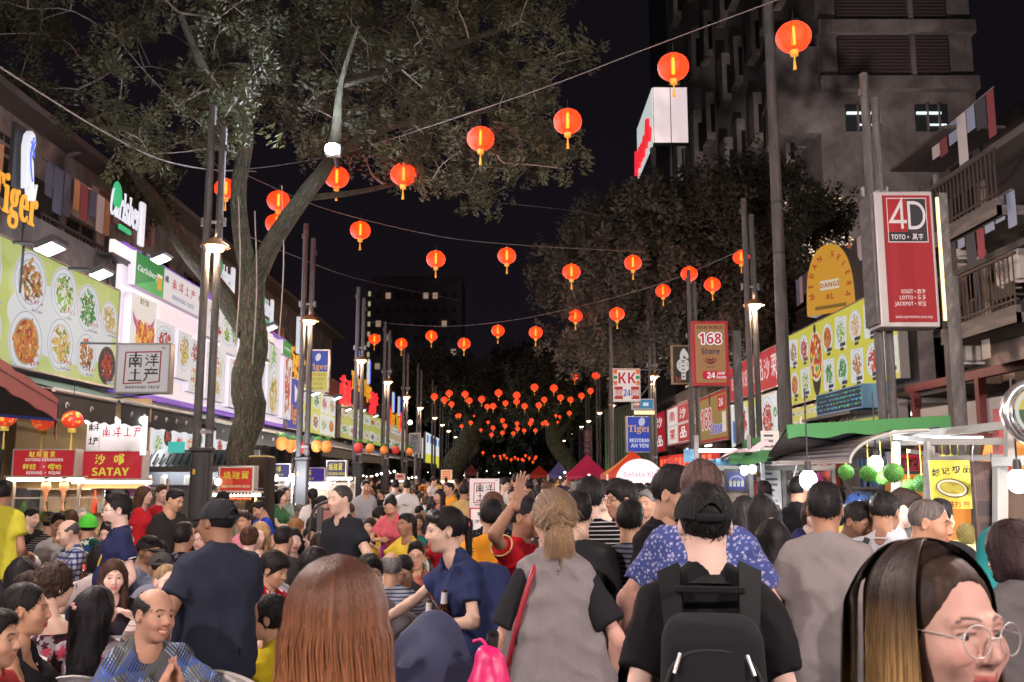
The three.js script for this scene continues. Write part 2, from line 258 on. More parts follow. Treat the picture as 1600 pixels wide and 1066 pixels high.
{
const q=rng(21),o=thing('apartment_block','grimy old apartment block above the yellow menu board with a hanging balcony and vent holes','building',[-9.1,0,-16],Math.PI/2);
block(o,14,8.5,6,plaster,0.5);
for(const[x,y]of[[-4.2,6.2],[-1.6,6.2],[2.9,6.2],[4.9,6.2]])aptWindow(o,x,y,1.3,1.7);
balcony(o,0.9,5.25,2.6,1.0,q);balcony(o,-3.2,5.0,2.4,1.0,q);
for(let r=0;r<2;r++)for(let k=0;k<9;k++)part('vent_hole',box(0.17,0.13,0.02,-1.9+k*0.24,7.6+r*0.2,0.008),black,o);  // black plates stand in for the shade inside the holes
part('drain_pipe',[bar([2.0,0,0.1],[2.0,8.2,0.1],0.055),bar([2.0,8.2,0.1],[2.15,8.35,0.3],0.055)],M([0.13,0.12,0.12]),o);
for(let k=0;k<9;k++)part('laundry',new THREE.PlaneGeometry(0.3,0.55,3,3).translate(2.5+k*0.36,7.45+(k%2)*0.05,0.5),M(k%3?[0.16,0.03,0.04]:[0.3,0.22,0.22],{side:THREE.DoubleSide}),o);
part('drying_pole',bar([2.3,7.75,0.5],[5.6,7.75,0.5],0.02),steel,o);
}
{
const q=rng(22),o=thing('apartment_block','dark long apartment block behind the leaning tree limb on the left','building',[-9.6,0,-36],Math.PI/2);
block(o,26,9.2,7,grimy,0.6);
for(let k=0;k<9;k++)aptWindow(o,-11.5+k*2.8,6.9,1.3,1.5);
balcony(o,-9,5.3,3,1,q);balcony(o,-2,5.3,3,1,q);
}
{ 
const o=thing('tower_block','far dark tower block with a lit stairwell strip beside the left lamps','building',[at(650,500,170).x,0,-176]);
part('wall',uvm(box(17,39,12,0,19.5,0)),M([0.5,0.48,0.52]),o);part('stair_core',box(1.6,38,2,-9.2,19,1),M([0.4,0.4,0.42]),o);
const lw=M([0.4,0.38,0.3],{e:[1,0.85,0.55],ei:0.3}),lw2=M([0.4,0.35,0.3],{e:[1,0.7,0.5],ei:0.25}),dw=M([0.25,0.25,0.28],{roughness:0.3});
for(let k=0;k<15;k++)part('window',box(0.8,0.9,0.1,-9.2,9+k*1.95,2.03),lw,o);
for(let r=0;r<12;r++)for(let c=0;c<9;c++)part('window',box(0.9,1.1,0.1,-7+c*1.75,6+r*2.65,6.02),(r*9+c)%17===3||(r===11&&c%4===1)||(r===9&&c===0)||(r===8&&c<2)?lw2:dw,o);
}
{ 
const q=rng(23),o=thing('apartment_block','pale old walk-up flats behind the lottery sign, balconies hung with washing','building',[8.9,0,-14.3],-Math.PI/2);
block(o,11.4,7.5,7,plasterPink,0.6);
balcony(o,-1.5,6.1,2.3,1.0,q);balcony(o,-1.5,4.3,2.6,0.9,q);balcony(o,2.2,6.2,2.2,0.8,q);balcony(o,-4.6,4.6,1.5,0.8,q);
for(const[x,y]of[[0.8,4.9],[3.4,4.7],[-3.3,7.3],[4.7,7.1],[-0.1,5.4],[-5.0,7.0]])aptWindow(o,x,y,1.0,1.3);
for(let k=0;k<16;k++){const x=-5.5+q()*6.2,y=2.9+q()*4.8;if(k%4===0)part('drain_pipe',bar([x,0,0.07],[x,8,0.07],0.025),M([0.12,0.1,0.1]),o);else if(k%4===1)part('bracket_shelf',[box(0.7,0.04,0.35,x,y,0.18),box(0.7,0.3,0.02,x,y+0.17,0.34)],frameBrown,o);else if(k%4===2)part('laundry',new THREE.PlaneGeometry(0.3,0.5,3,3).translate(x,y,0.45),M([[0.4,0.38,0.36],[0.3,0.06,0.05],[0.1,0.12,0.2]][k%3],{side:THREE.DoubleSide}),o);else part('cable',tube([[x-1,y,0.06],[x,y-0.25,0.1],[x+1,y+0.1,0.06]],0.012,5),black,o);}
aircon(o,-1.3,5.35);aircon(o,-3.3,4.2);aircon(o,-3.2,6.2);aircon(o,2.0,5.2);
const lat=[];for(let k=-7;k<8;k++){lat.push(bar([-5.0+k*0.1,4.9,0.16],[-5.0+k*0.1+0.4,6.0,0.16],0.012,4));lat.push(bar([-5.0+k*0.1,4.9,0.17],[-5.0+k*0.1-0.4,6.0,0.17],0.012,4));}
part('lattice_grille',lat,frameBrown,o);
part('drain_pipe',[bar([-4.25,0,0.12],[-4.25,8,0.12],0.05),bar([1.7,0,0.12],[1.7,8,0.12],0.05)],M([0.2,0.17,0.16]),o);
part('canopy',[box(3,0.08,1.3,3.4,5.35,0.6),box(2.4,0.06,1.1,-2.8,8.0,0.6),box(2.6,0.06,1.3,-2.4,3.3,0.7)],M([0.06,0.05,0.05]),o);
part('ledge',[box(11.4,0.15,0.35,0,3.2,0.17),box(11.4,0.12,0.25,0,5.75,0.1)],grimy,o);
}
{
const q=rng(24),o=thing('apartment_block','dim block of flats behind the green menu board with barred balconies','building',[9.4,0,-26.5],-Math.PI/2);
block(o,12.5,7.8,7,grimy,0.5);
balcony(o,4.2,5.6,2.4,0.9,q);balcony(o,0.4,5.6,2.8,0.9,q);balcony(o,-3.6,5.6,2.6,0.9,q);
for(const x of[2.5,-1.5,-5]){aptWindow(o,x,7.2,1.2,1.3);aircon(o,x+0.7,6.1);}
}
{
const o=thing('tower_block','tall grey slab tower on the upper right with two rooms lit by tubes','building',[0,0,0]);
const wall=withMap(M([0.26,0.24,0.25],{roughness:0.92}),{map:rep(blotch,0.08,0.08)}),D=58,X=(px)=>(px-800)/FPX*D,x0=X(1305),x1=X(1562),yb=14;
part('wall',uvm(box(x1-x0,46,14,(x0+x1)/2,23,-D-7.02)),wall,o);
for(const[ya,yc]of[[27.8,30.6],[31.7,34.6],[35.8,38.6]]){ 
const f=part('loggia',[box(x1-x0-3,yc-ya,0.4,(x0+x1)/2-0.2,(ya+yc)/2,-D+0.02)],M([0.035,0.028,0.03],{roughness:0.8}),o);
part('louvre',Array.from({length:12},(_,k)=>box(x1-x0-3.1,0.1,0.1,(x0+x1)/2-0.2,ya+(k+0.5)*(yc-ya)/12,-D+0.26)),M([0.07,0.05,0.05]),f);
part('loggia_post',box(0.3,yc-ya,0.3,x0+(x1-x0)*0.6,(ya+yc)/2,-D+0.3),wall,o);
}
part('floor_band',[27.25,31.15,35.2].map((y)=>uvm(box(x1-x0+0.1,0.9,0.8,(x0+x1)/2,y,-D+0.2))),wall,o);
for(const px of[1372,1486]){const w=part('window',box(2.1,1.8,0.3,X(px),25,-D-0.05),M([0.03,0.035,0.04],{roughness:0.2}),o);part('light_tube',[box(1.6,0.16,0.1,X(px)-0.2,25.3,-D+0.15),box(1.2,0.1,0.1,X(px)+0.3,24.5,-D+0.15)],M([0.8,0.9,0.9],{e:[0.75,0.95,1],ei:0.9}),w);part('mullion',[box(0.09,1.8,0.2,X(px)-0.3,25,-D+0.2),box(0.09,1.8,0.2,X(px)+0.45,25,-D+0.2)],wall,w);}
const q=rng(31),xa=X(1075),nb=9;
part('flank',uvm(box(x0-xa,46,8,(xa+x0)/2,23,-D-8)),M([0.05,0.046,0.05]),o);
for(let k=0;k<nb;k++)for(let s=0;s<5;s++){const bx=xa+(k+0.5)*(x0-xa)/nb,by=17+s*6+(k%3)*1.7-k*0.1;part('bay',[uvm(box((x0-xa)/nb*0.55,3.4,1.6,bx,by,-D-3.3+(k%2)*0.7)),box((x0-xa)/nb*0.3,2,0.1,bx+0.25,by-0.2,-D-2.42+(k%2)*0.7)].slice(0,1),wall,o);part('window',box((x0-xa)/nb*0.26,2,0.1,bx+0.15,by-0.2,-D-2.47+(k%2)*0.7),darkGlass,o);}
part('stair_bulkhead',uvm(box(3.2,6,3,x0-1.2,27,-D-1.5)),wall,o);part('bridge',uvm(box(5,1.2,2.4,x0-3.4,19,-D-2.2)),wall,o);
}
{ 
const c=at(1048,180,52),o=thing('rooftop_sign','tall white glowing sign box with red script high beside the tower','sign',[c.x,c.y,c.z]);
const w=1.98,h=3.4,glow=M([0.8,0.78,0.78],{e:[1,0.80,0.82],ei:0.62}),glow2=M([0.8,0.78,0.78],{e:[0.85,0.95,0.92],ei:0.5});
part('front_panel',[box(w*0.485,h,0.06,-w*0.255,0,0),box(w*0.485,h,0.06,w*0.255,0,0)],glow,o);
part('frame',[box(w+0.1,0.1,0.3,0,h/2+0.05,-0.1),box(w+0.1,0.1,0.3,0,-h/2-0.05,-0.1),box(0.06,h,0.12,0,0,-0.05),box(0.1,h,0.3,w/2+0.05,0,-0.1)],black,o);
const side=new THREE.Group();side.name='side_panel';side.position.set(-w/2-0.05,0,0);side.rotation.y=-Math.PI/2;o.add(side);
for(let k=0;k<8;k++)part('strip',box(0.78,h,0.06,-0.45-k*0.83,0,0),glow2,side);
const sq=[V(-6.6,-1.5,0.1),V(-6.3,0.1,0.1),V(-6.0,-1.2,0.1),V(-5.6,-0.4,0.1),V(-5.2,-1.3,0.1),V(-4.7,-0.3,0.1),V(-4.3,-1.3,0.1),V(-3.8,-0.4,0.1),V(-3.3,-1.3,0.1),V(-2.6,-0.3,0.1),V(-2.2,-1.2,0.1),V(-1.4,0.3,0.1),V(-1.0,-1.2,0.1),V(-0.4,-0.6,0.1)];
part('lettering',tube(sq,0.16,6,80),M([0.6,0.02,0.03],{e:[1,0.03,0.05],ei:0.75}),side);
part('support',[box(0.3,22,0.3,-1,-12.8,-0.6),box(0.3,22,0.3,1,-12.8,-0.6)],darkSteel,o);
}
for(const[x,y,z,tx,ty,tz,I,w]of[[13,7.5,-36,17,28,-58,800,'placed to light the tall tower, hidden behind the right roofs'],[3,3.2,6,9,6,-18,420,'behind the camera on the right, placed to light the old flats'],[-3,3.2,6,-9,6.5,-18,120,'behind the camera on the left, placed to light the apartment block']]){  // floodlights out of view, placed to brighten the tower and the flats
const o=thing('floodlight',`unseen floodlight ${w}`,'floodlight',[x,y,z]);part('housing',rbox(0.4,0.3,0.3,0.04,0,-0.25,0),darkSteel,o);part('lamp_glass',sph(0.08,0,0,0),M([1,1,1],{e:[1,0.93,0.88],ei:8}),o);part('pole',cyl(0.04,0.04,y-0.3,0,-(y-0.3)/2-0.35,0),steel,o);
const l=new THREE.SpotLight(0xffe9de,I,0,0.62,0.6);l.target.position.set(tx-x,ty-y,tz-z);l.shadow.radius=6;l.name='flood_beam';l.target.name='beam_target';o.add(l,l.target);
}
// ------------------------------------------------------------------ trees
const barkTex=tex(256,512,(x)=>{const q=rng(77),d=x.createImageData(256,512);for(let i=0;i<131072;i++){const u=(i%256)/256*6.2832,v=(i>>8)/512;let s=nz(Math.cos(u)*2.2,Math.sin(u)*2.2,v*9)*60+nz(Math.cos(u)*7,Math.sin(u)*7,v*16)*70;const moss=nz(Math.cos(u)+5,Math.sin(u),v*5)>0.22?26:0;s+=120+(q()-0.5)*50;d.data.set([s-moss,s-8+moss*0.6,s-16-moss,255],i*4);}x.putImageData(d,0,0);});
const bark=withMap(M([0.4,0.38,0.34],{roughness:0.95}),{map:rep(barkTex,2,7),bumpMap:rep(barkTex,2,7),bumpScale:0.06}),twigMat=M([0.26,0.22,0.19],{roughness:0.9});
function sprig(n,len,w,seed){ 
const q=rng(seed),pos=[],ix=[];
for(let k=0;k<n;k++){
const t=(k+1)/n,s=k%2?1:-1,p=V((q()-0.5)*len*0.25,t*len*0.9-len*0.35,(q()-0.5)*len*0.25),d=V(s*(0.6+q()*0.4),0.5-q()*0.7,q()*1.4-0.7).normalize(),e=V(q()-0.5,q()-0.5,q()-0.5).cross(d).normalize().multiplyScalar(w*(0.7+0.6*q())),l=len*(0.24+0.2*q());
const b=pos.length/3,tip=p.clone().addScaledVector(d,l),m=p.clone().addScaledVector(d,l*0.45);
for(const v of[p,m.clone().add(e),tip,m.clone().sub(e)])pos.push(v.x,v.y,v.z);
ix.push(b,b+1,b+2,b,b+2,b+3);
}
const g=new THREE.BufferGeometry();g.setAttribute('position',new THREE.Float32BufferAttribute(pos,3));g.setIndex(ix);return g.toNonIndexed();
}
const leafMat=new THREE.MeshPhysicalMaterial({roughness:0.75,transmission:0.35,side:THREE.DoubleSide,color:new THREE.Color().setRGB(0.046,0.053,0.018)});
const _m=new THREE.Matrix4(),_q=new THREE.Quaternion(),_e=new THREE.Euler();
function tree(o,limbs,targets,opt){
const q=rng(opt.seed),nodes=[],pieces=[],twigs=[];
for(const[pts,radii,thickPart]of limbs){pieces.push([taperTube(pts,radii,thickPart?16:10),thickPart]);const c=new THREE.CatmullRomCurve3(pts);for(let k=3;k<=14;k++)nodes.push({p:c.getPoint(k/14),r:radii[radii.length-1]*(1.1-0.3*k/14)+(k<8?0.02:0),d:k});}
targets.sort((a,b)=>a.distanceTo(nodes[5].p)-b.distanceTo(nodes[5].p));
for(const t of targets){
let best=nodes[0],bd=1e9;for(const n of nodes){const d=n.p.distanceTo(t)+n.d*0.02;if(d<bd){bd=d;best=n;}}
const L=best.p.distanceTo(t);if(L<0.15)continue;
if(opt.clear&&t.distanceTo(opt.clear)+best.p.distanceTo(opt.clear)<3)continue;
const r0=Math.max(0.012,Math.min(best.r*0.8,0.012+L*0.014)),r1=Math.max(0.007,r0*0.45),mid=best.p.clone().lerp(t,0.5).add(V((q()-0.5)*L*0.22,(q()-0.3)*L*0.2,(q()-0.5)*L*0.22));
twigs.push(taperTube([best.p,mid,t],[r0,(r0+r1)/2,r1],5));
nodes.push({p:mid,r:(r0+r1)/2,d:best.d+1},{p:t,r:r1,d:best.d+2});
}
part('trunk',pieces.filter((p)=>p[1]).map((p)=>p[0]),bark,o);
for(const[g]of pieces.filter((p)=>!p[1]))part('limb',g,bark,o);
const tw=part('branches',twigs,twigMat,o);tw.userData.kind='stuff';
const per=opt.per,n=targets.length*per,im=new THREE.InstancedMesh(sprig(opt.leaflets||14,opt.len,opt.w,opt.seed),opt.mat||leafMat,n),col=new THREE.Color();
let i=0;
for(const t of targets){const tone=0.65+q()*0.7,warm=q();for(let k=0;k<per;k++){
const a=V(q()-0.5,(q()-0.5)*0.6,q()-0.5).normalize().multiplyScalar(Math.pow(q(),0.6)*opt.blob);const s=0.7+q()*0.6;
_q.setFromEuler(_e.set(q()*1.6-0.8,q()*6.3,q()*1.6-0.8));im.setMatrixAt(i,_m.compose(a.add(t),_q,V(s,s,s)));const v=tone*(0.8+q()*0.4);im.setColorAt(i++,col.setRGB(v*(1+0.25*warm),v,v*0.9));
}}
im.name='crown';im.userData.kind='stuff';o.add(im);return o;
}
function inPoly(x,y,P){let c=false;for(let i=0,j=P.length-1;i<P.length;j=i++)if((P[i][1]>y)!==(P[j][1]>y)&&x<(P[j][0]-P[i][0])*(y-P[i][1])/(P[j][1]-P[i][1])+P[i][0])c=!c;return c;}
{ 
const D=16.2,A=(px,py,d=D)=>at(px,py,d),base=at(380,745,D),o=thing('shade_tree','great feathery tree with forked mossy trunk spreading over the left half of the street','tree',[0,0,0]);
const q=rng(41),T=[];
const limbs=[
[[V(base.x-0.02,-0.1,-D),V(base.x,1.2,-D),A(376,700),A(392,645),A(384,600),A(397,540),A(392,480),A(396,430)],[0.36,0.29,0.25,0.235,0.28,0.26,0.23,0.22],true],
[[A(394,445),A(379,380,16),A(372,300,15.7),A(385,190,15.4),A(330,130,14.4),A(280,20,13)],[0.18,0.15,0.135,0.115,0.08,0.05]],
[[A(396,440),A(425,380,15.8),A(472,310,15.3),A(518,245,14.8),A(532,130,14),A(560,40,13.2)],[0.19,0.16,0.14,0.1,0.04,0.022]],
[[A(388,520),A(340,450,16.6),A(290,390,17.4),A(250,325,18),A(180,230,18),A(120,140,17)],[0.2,0.17,0.15,0.13,0.1,0.06]],
[[A(518,245,14.8),A(600,200,15.6),A(690,185,16),A(780,170,16.4)],[0.09,0.07,0.055,0.035]],
[[A(532,130,14),A(640,100,15.6),A(740,60,16),A(840,30,16.4)],[0.08,0.065,0.05,0.03]],
[[A(472,310,15.3),A(560,300,15.8),A(650,280,16.2),A(760,260,16.6)],[0.06,0.045,0.035,0.022]],
];
const P=[[-80,-150],[900,-150],[905,40],[925,95],[880,125],[868,200],[925,268],[905,290],[835,285],[800,320],[755,332],[715,300],[640,305],[560,262],[470,250],[415,200],[330,230],[235,300],[120,210],[0,140],[-80,120]];
while(T.length<440){const px=-80+q()*1005,py=-150+q()*485,d=px>430?15+q()*4.5:12.5+q()*6;if(inPoly(px,py,P)&&q()<(px<330?0.42:1)){const p=A(px,py,d);T.push(p);}}
tree(o,limbs,T,{seed:42,clear:at(519,233,13.9),per:11,blob:0.5,len:0.34,w:0.02,leaflets:18});
part('creeper',[[372,300],[398,330],[440,290]].map(([px,py])=>tube([A(px,py,15.6),A(px+3,py+120,15.7),A(px-4,py+240,15.8)],0.012,5)),twigMat,o);
}
function moundTree(name,label,spots,seed,opt,trunkAt){ 
const q=rng(seed),o=thing(name,label,'tree'),T=[];
for(const[px,py,rx,ry,d,dd,n]of spots)for(let k=0;k<n;k++){const a=q()*6.283,r=Math.sqrt(q());T.push(at(px+Math.cos(a)*r*rx,py+Math.sin(a)*r*ry,d+(q()-0.5)*dd));}
tree(o,trunkAt,T,{seed:seed+1,...opt});return o;
}
const leafDark=leafMat.clone();leafDark.color.setRGB(0.062,0.06,0.04);
{
const g=(px,d)=>V((px-800)/FPX*d,-0.1,-d);
moundTree('roadside_tree','dark broad tree behind the right hand lamps, below the tower',[[1060,420,190,130,33,9,200],[1165,352,140,90,37,8,140],[960,470,110,110,34,8,90],[1000,352,80,50,38,6,60],[1190,480,60,100,30,5,50]],51,{per:18,blob:1.05,len:0.55,w:0.05,leaflets:14,mat:leafDark},
[[[g(1128,34),at(1130,690,34),at(1122,600,34),at(1135,520,34)],[0.5,0.42,0.36,0.3],true],[[at(1135,520,34),at(1090,430,34),at(1040,360,33.5)],[0.24,0.16,0.08]],[[at(1135,520,34),at(1175,430,35),at(1190,330,36)],[0.24,0.16,0.08]],[[at(1125,620,34),at(1040,520,34),at(970,450,34)],[0.22,0.14,0.07]]]);
moundTree('roadside_tree','far leaning tree with black forked trunk at the left end of the lantern street',[[760,630,80,45,66,10,80],[700,600,60,40,68,8,50]],53,{per:16,blob:1.5,len:0.8,w:0.07,leaflets:14,mat:leafDark},
[[[g(695,62),at(705,735,62),at(728,695,62),at(738,660,62)],[1.2,0.9,0.7,0.6],true],[[at(735,690,62),at(752,655,62),at(775,630,62)],[0.5,0.3,0.15]],[[at(738,660,62),at(720,640,63),at(690,620,64)],[0.5,0.3,0.15]],[[at(712,720,62),at(742,705,62),at(741,672,62),at(770,640,62)],[0.4,0.32,0.25,0.12]]]);
moundTree('roadside_tree','far dark tree with a curved black trunk at the right end of the lantern street',[[880,620,90,55,60,10,90],[830,590,70,45,72,8,60]],55,{per:16,blob:1.5,len:0.8,w:0.07,leaflets:14,mat:leafDark},
[[[g(905,58),at(893,735,58),at(880,712,58),at(866,690,58),at(862,655,58)],[0.8,0.62,0.55,0.5,0.42],true],[[at(862,655,58),at(868,630,58),at(890,610,58)],[0.4,0.25,0.12]],[[at(866,690,58),at(884,665,58),at(905,640,59)],[0.3,0.2,0.1]]]);
moundTree('palm_shrub','pale green shrub growing on the apartment wall behind the left signs',[[232,300,34,44,20,1,16]],57,{per:16,blob:0.5,len:0.4,w:0.03,leaflets:16},[[[at(228,372,20),at(230,345,20),at(232,320,20),at(233,300,20)],[0.05,0.045,0.04,0.03],true]]);
}
{ 
const q=rng(61),g=sprig(14,1.3,0.12,61),n=5200,im=new THREE.InstancedMesh(g,leafDark,n),c=new THREE.Color();
for(let i=0;i<n;i++){const px=630+q()*400,d=95+q()*25,top=600+Math.abs(px-830)*0.04+26*nz(px*0.02,3,1),py=top+q()*(748-top),p=at(px,py,d),s=0.8+q();_q.setFromEuler(_e.set(q()*3,q()*6,q()*3));im.setMatrixAt(i,_m.compose(p,_q,V(s,s,s)));im.setColorAt(i,c.setScalar(0.5+q()*0.6));}
im.name='woods';tag(im,'dark wood closing the far end of the lantern street','trees',null,'stuff');scene.add(im);
}
{ 
const p=at(519,233,13.9),o=thing('floodlight','blazing white floodlight fixed to the tree fork above the lantern wire','floodlight',p);
part('housing',rbox(0.26,0.2,0.12,0.03,0,0.02,-0.12),darkSteel,o);part('lamp_glass',sph(0.1,0,0,0.02,1.15,0.95,0.6),M([1,1,1],{e:[0.92,0.97,1],ei:40}),o);
part('bracket',bar([0,0,-0.18],[-0.02,-0.1,-0.5],0.03),darkSteel,o);
const l=new THREE.PointLight(0xe4efff,20);l.position.set(0,0,0.02);l.shadow.radius=5;l.name='floodlight_glow';o.add(l);
}
// ------------------------------------------------------------------ shop rows: wall strips above the awnings, open shops below
const shopWall=withMap(M([0.16,0.15,0.16],{roughness:0.9}),{map:rep(blotch,0.4,0.4)}),violet=M([0.12,0.07,0.3],{roughness:0.6});
const onWall=(name,label,category,side,z0,z1,y0,y1,group,out=0)=>{ 
return Object.assign(thing(name,label,category,[side<0?-7.2+out:7.4-out,(y0+y1)/2,-(z0+z1)/2],side<0?Math.PI/2:-Math.PI/2,group),{W:Math.abs(z1-z0),H:y1-y0});
};
{
const o=thing('shop_row','open fronted food shops along the left pavement under the lit menu boards','shops',[-7.25,0,-42],Math.PI/2);
part('upper_wall',uvm(box(74,2.5,0.3,0,4.55,-0.3)),shopWall,o);part('back_wall',uvm(box(74,3.3,0.2,0,1.65,-2.6)),withMap(M([0.3,0.27,0.22],{roughness:0.8}),{map:rep(blotch,0.5,0.5)}),o);
part('ceiling',box(74,0.1,2.4,0,3.32,-1.4),M([0.4,0.38,0.36]),o);
for(let k=0;k<14;k++)part('pillar',box(0.35,3.3,0.35,-34.5+k*5.4,1.65,-0.05),shopWall,o);
const q=rng(71),cols=[[0.5,0.45,0.35],[0.35,0.36,0.38],[0.6,0.58,0.55],[0.3,0.2,0.12],[0.16,0.17,0.2]];
for(let k=0;k<26;k++){const x=-34+k*2.7+q();part('shelf',[box(1.6,0.05,0.4,x,1.5,-2.3),box(1.6,0.05,0.4,x,2.0,-2.3),box(0.05,2.2,0.4,x-0.8,1.1,-2.3),box(0.05,2.2,0.4,x+0.8,1.1,-2.3)],steel,o);part('goods',Array.from({length:16},()=>{const h=0.12+q()*0.25;return cyl(0.05+q()*0.06,0.06+q()*0.06,h,x-0.7+q()*1.4,(q()<0.5?1.53:2.03)+h/2,-2.3,8);}),M(cols[k%5]),o);part('counter',[uvm(rbox(2.1,0.9,0.6,0.03,x,0.45,-1.2)),box(2.15,0.04,0.66,x,0.93,-1.2)],k%2?steel:M([0.35,0.3,0.24]),o);}
for(let k=0;k<9;k++){const t=part('ceiling_light',box(1.3,0.05,0.12,-32+k*6.4,3.22,-1.1),M([0.9,0.9,0.88],{e:[1,0.95,0.88],ei:3}),o);const l=new THREE.RectAreaLight(0xfff2e2,9,1.3,0.12);l.position.set(-32+k*6.4,3.18,-1.1);l.rotation.x=-Math.PI/2;l.name='tube_light';if(k<6)o.add(l);}
}
{
const o=thing('shop_row','open fronted shops and eateries along the right pavement','shops',[7.45,0,-46.2],-Math.PI/2);
part('upper_wall',uvm(box(58,2.3,0.3,0,4.4,-0.3)),shopWall,o);part('back_wall',uvm(box(58,3.3,0.2,0,1.65,-2.2)),withMap(M([0.3,0.26,0.24],{roughness:0.8}),{map:rep(blotch,0.5,0.5)}),o);
part('ceiling',box(58,0.1,2.1,0,3.2,-1.2),M([0.4,0.38,0.36]),o);
for(let k=0;k<12;k++)part('pillar',box(0.35,3.3,0.35,-28.5+k*5.15,1.65,-0.05),shopWall,o);
for(let k=0;k<7;k++){part('ceiling_light',box(1.3,0.05,0.12,2+k*4.2,3.1,-1.0),M([0.9,0.9,0.88],{e:[1,0.95,0.88],ei:3}),o);const l=new THREE.RectAreaLight(0xfff2e2,7,1.3,0.12);l.position.set(2+k*4.2,3.06,-1.0);l.rotation.x=-Math.PI/2;l.name='tube_light';o.add(l);}
const q=rng(72);for(let k=0;k<19;k++){const x=-27.5+k*2.9;part('shelf',[box(1.7,0.05,0.4,x,1.0,-1.9),box(1.7,0.05,0.4,x,1.5,-1.9),box(1.7,0.05,0.4,x,2.0,-1.9)],steel,o);part('goods',Array.from({length:22},()=>{const h=0.12+q()*0.25;return box(0.1+q()*0.1,h,0.12,x-0.75+q()*1.5,1.03+0.5*(q()*3|0)+h/2,-1.85);}),M([[0.5,0.1,0.08],[0.1,0.2,0.4],[0.5,0.45,0.1],[0.5,0.5,0.5]][k%4]),o);}
}
const alu=M([0.25,0.24,0.24],{metalness:0.6,roughness:0.4});
function boardOf(o,t,k,I,d=0.16,x=0,y=0,w=o.W,h=o.H,name='panel'){const r=lightbox(o,w,h,d,t,k,alu,name,x,y,d/2);if(I)area(o,w,h,x,y,d+0.02,I);return r;}
{ 
const o=onWall('menu_board','big yellow green lit menu board with eight large dishes, nearest board on the left','menu board',-1,11.6,16.35,3.36,5.08,'lit menu boards');
boardOf(o,tex(1500,560,(x,w,h)=>{
const q=rng(81),g=x.createLinearGradient(0,0,w,h);x.fillStyle='#c9d878';x.fillRect(0,0,w,h);
for(let i=0;i<40;i++){x.fillStyle=`rgba(${230 + q() * 20},${240},${170 + q() * 60},0.25)`;x.beginPath();x.ellipse(q()*w,q()*h,60+q()*140,40+q()*90,q()*3,0,7);x.fill();}
x.fillStyle='#e9eef0';x.beginPath();x.ellipse(w*0.6,h*0.55,w*0.36,h*0.33,0,0,7);x.fill();
const L=[[0.1,0.3,150,4],[0.12,0.76,150,7],[0.36,0.27,150,0],[0.36,0.78,155,4],[0.575,0.25,140,1],[0.575,0.72,140,3],[0.755,0.3,135,2],[0.76,0.75,120,0],[0.925,0.33,105,3],[0.93,0.8,110,5,true]];
L.forEach(([u,v,r,k,dk])=>{dish(x,u*w,v*h,r*0.98,k,q,1,dk);caption(x,u*w+r*0.05,v*h+r*0.5,34,q);say(x,['Spicy Squid','Curry','Clam Noodle','Fried Noodle','Sour Plum Vegetable','BBQ Squid','Kangkung Vegetable','Satay','Fried Vermicelli','BBQ Beef'][k%10],u*w+r*0.5,v*h+r*0.85,22,'#2b3a78',{sx:0.8,out:'#fff',ow:4});});
x.fillStyle='#e2622c';x.fillRect(w*0.735,h*0.6,34,50);
}),0.6,1.1);
}
const foodPanel=(seed,list,bg='#f6eef0')=>tex(320,400,(x,w,h)=>{const q=rng(seed);x.fillStyle=bg;x.fillRect(0,0,w,h);for(const[u,v,r,k,sq,dk]of list){dish(x,u*w,v*h,r*w*1.28,k,q,sq||0.8,dk);caption(x,u*w-30,v*h+r*w*0.95,16,q);}});
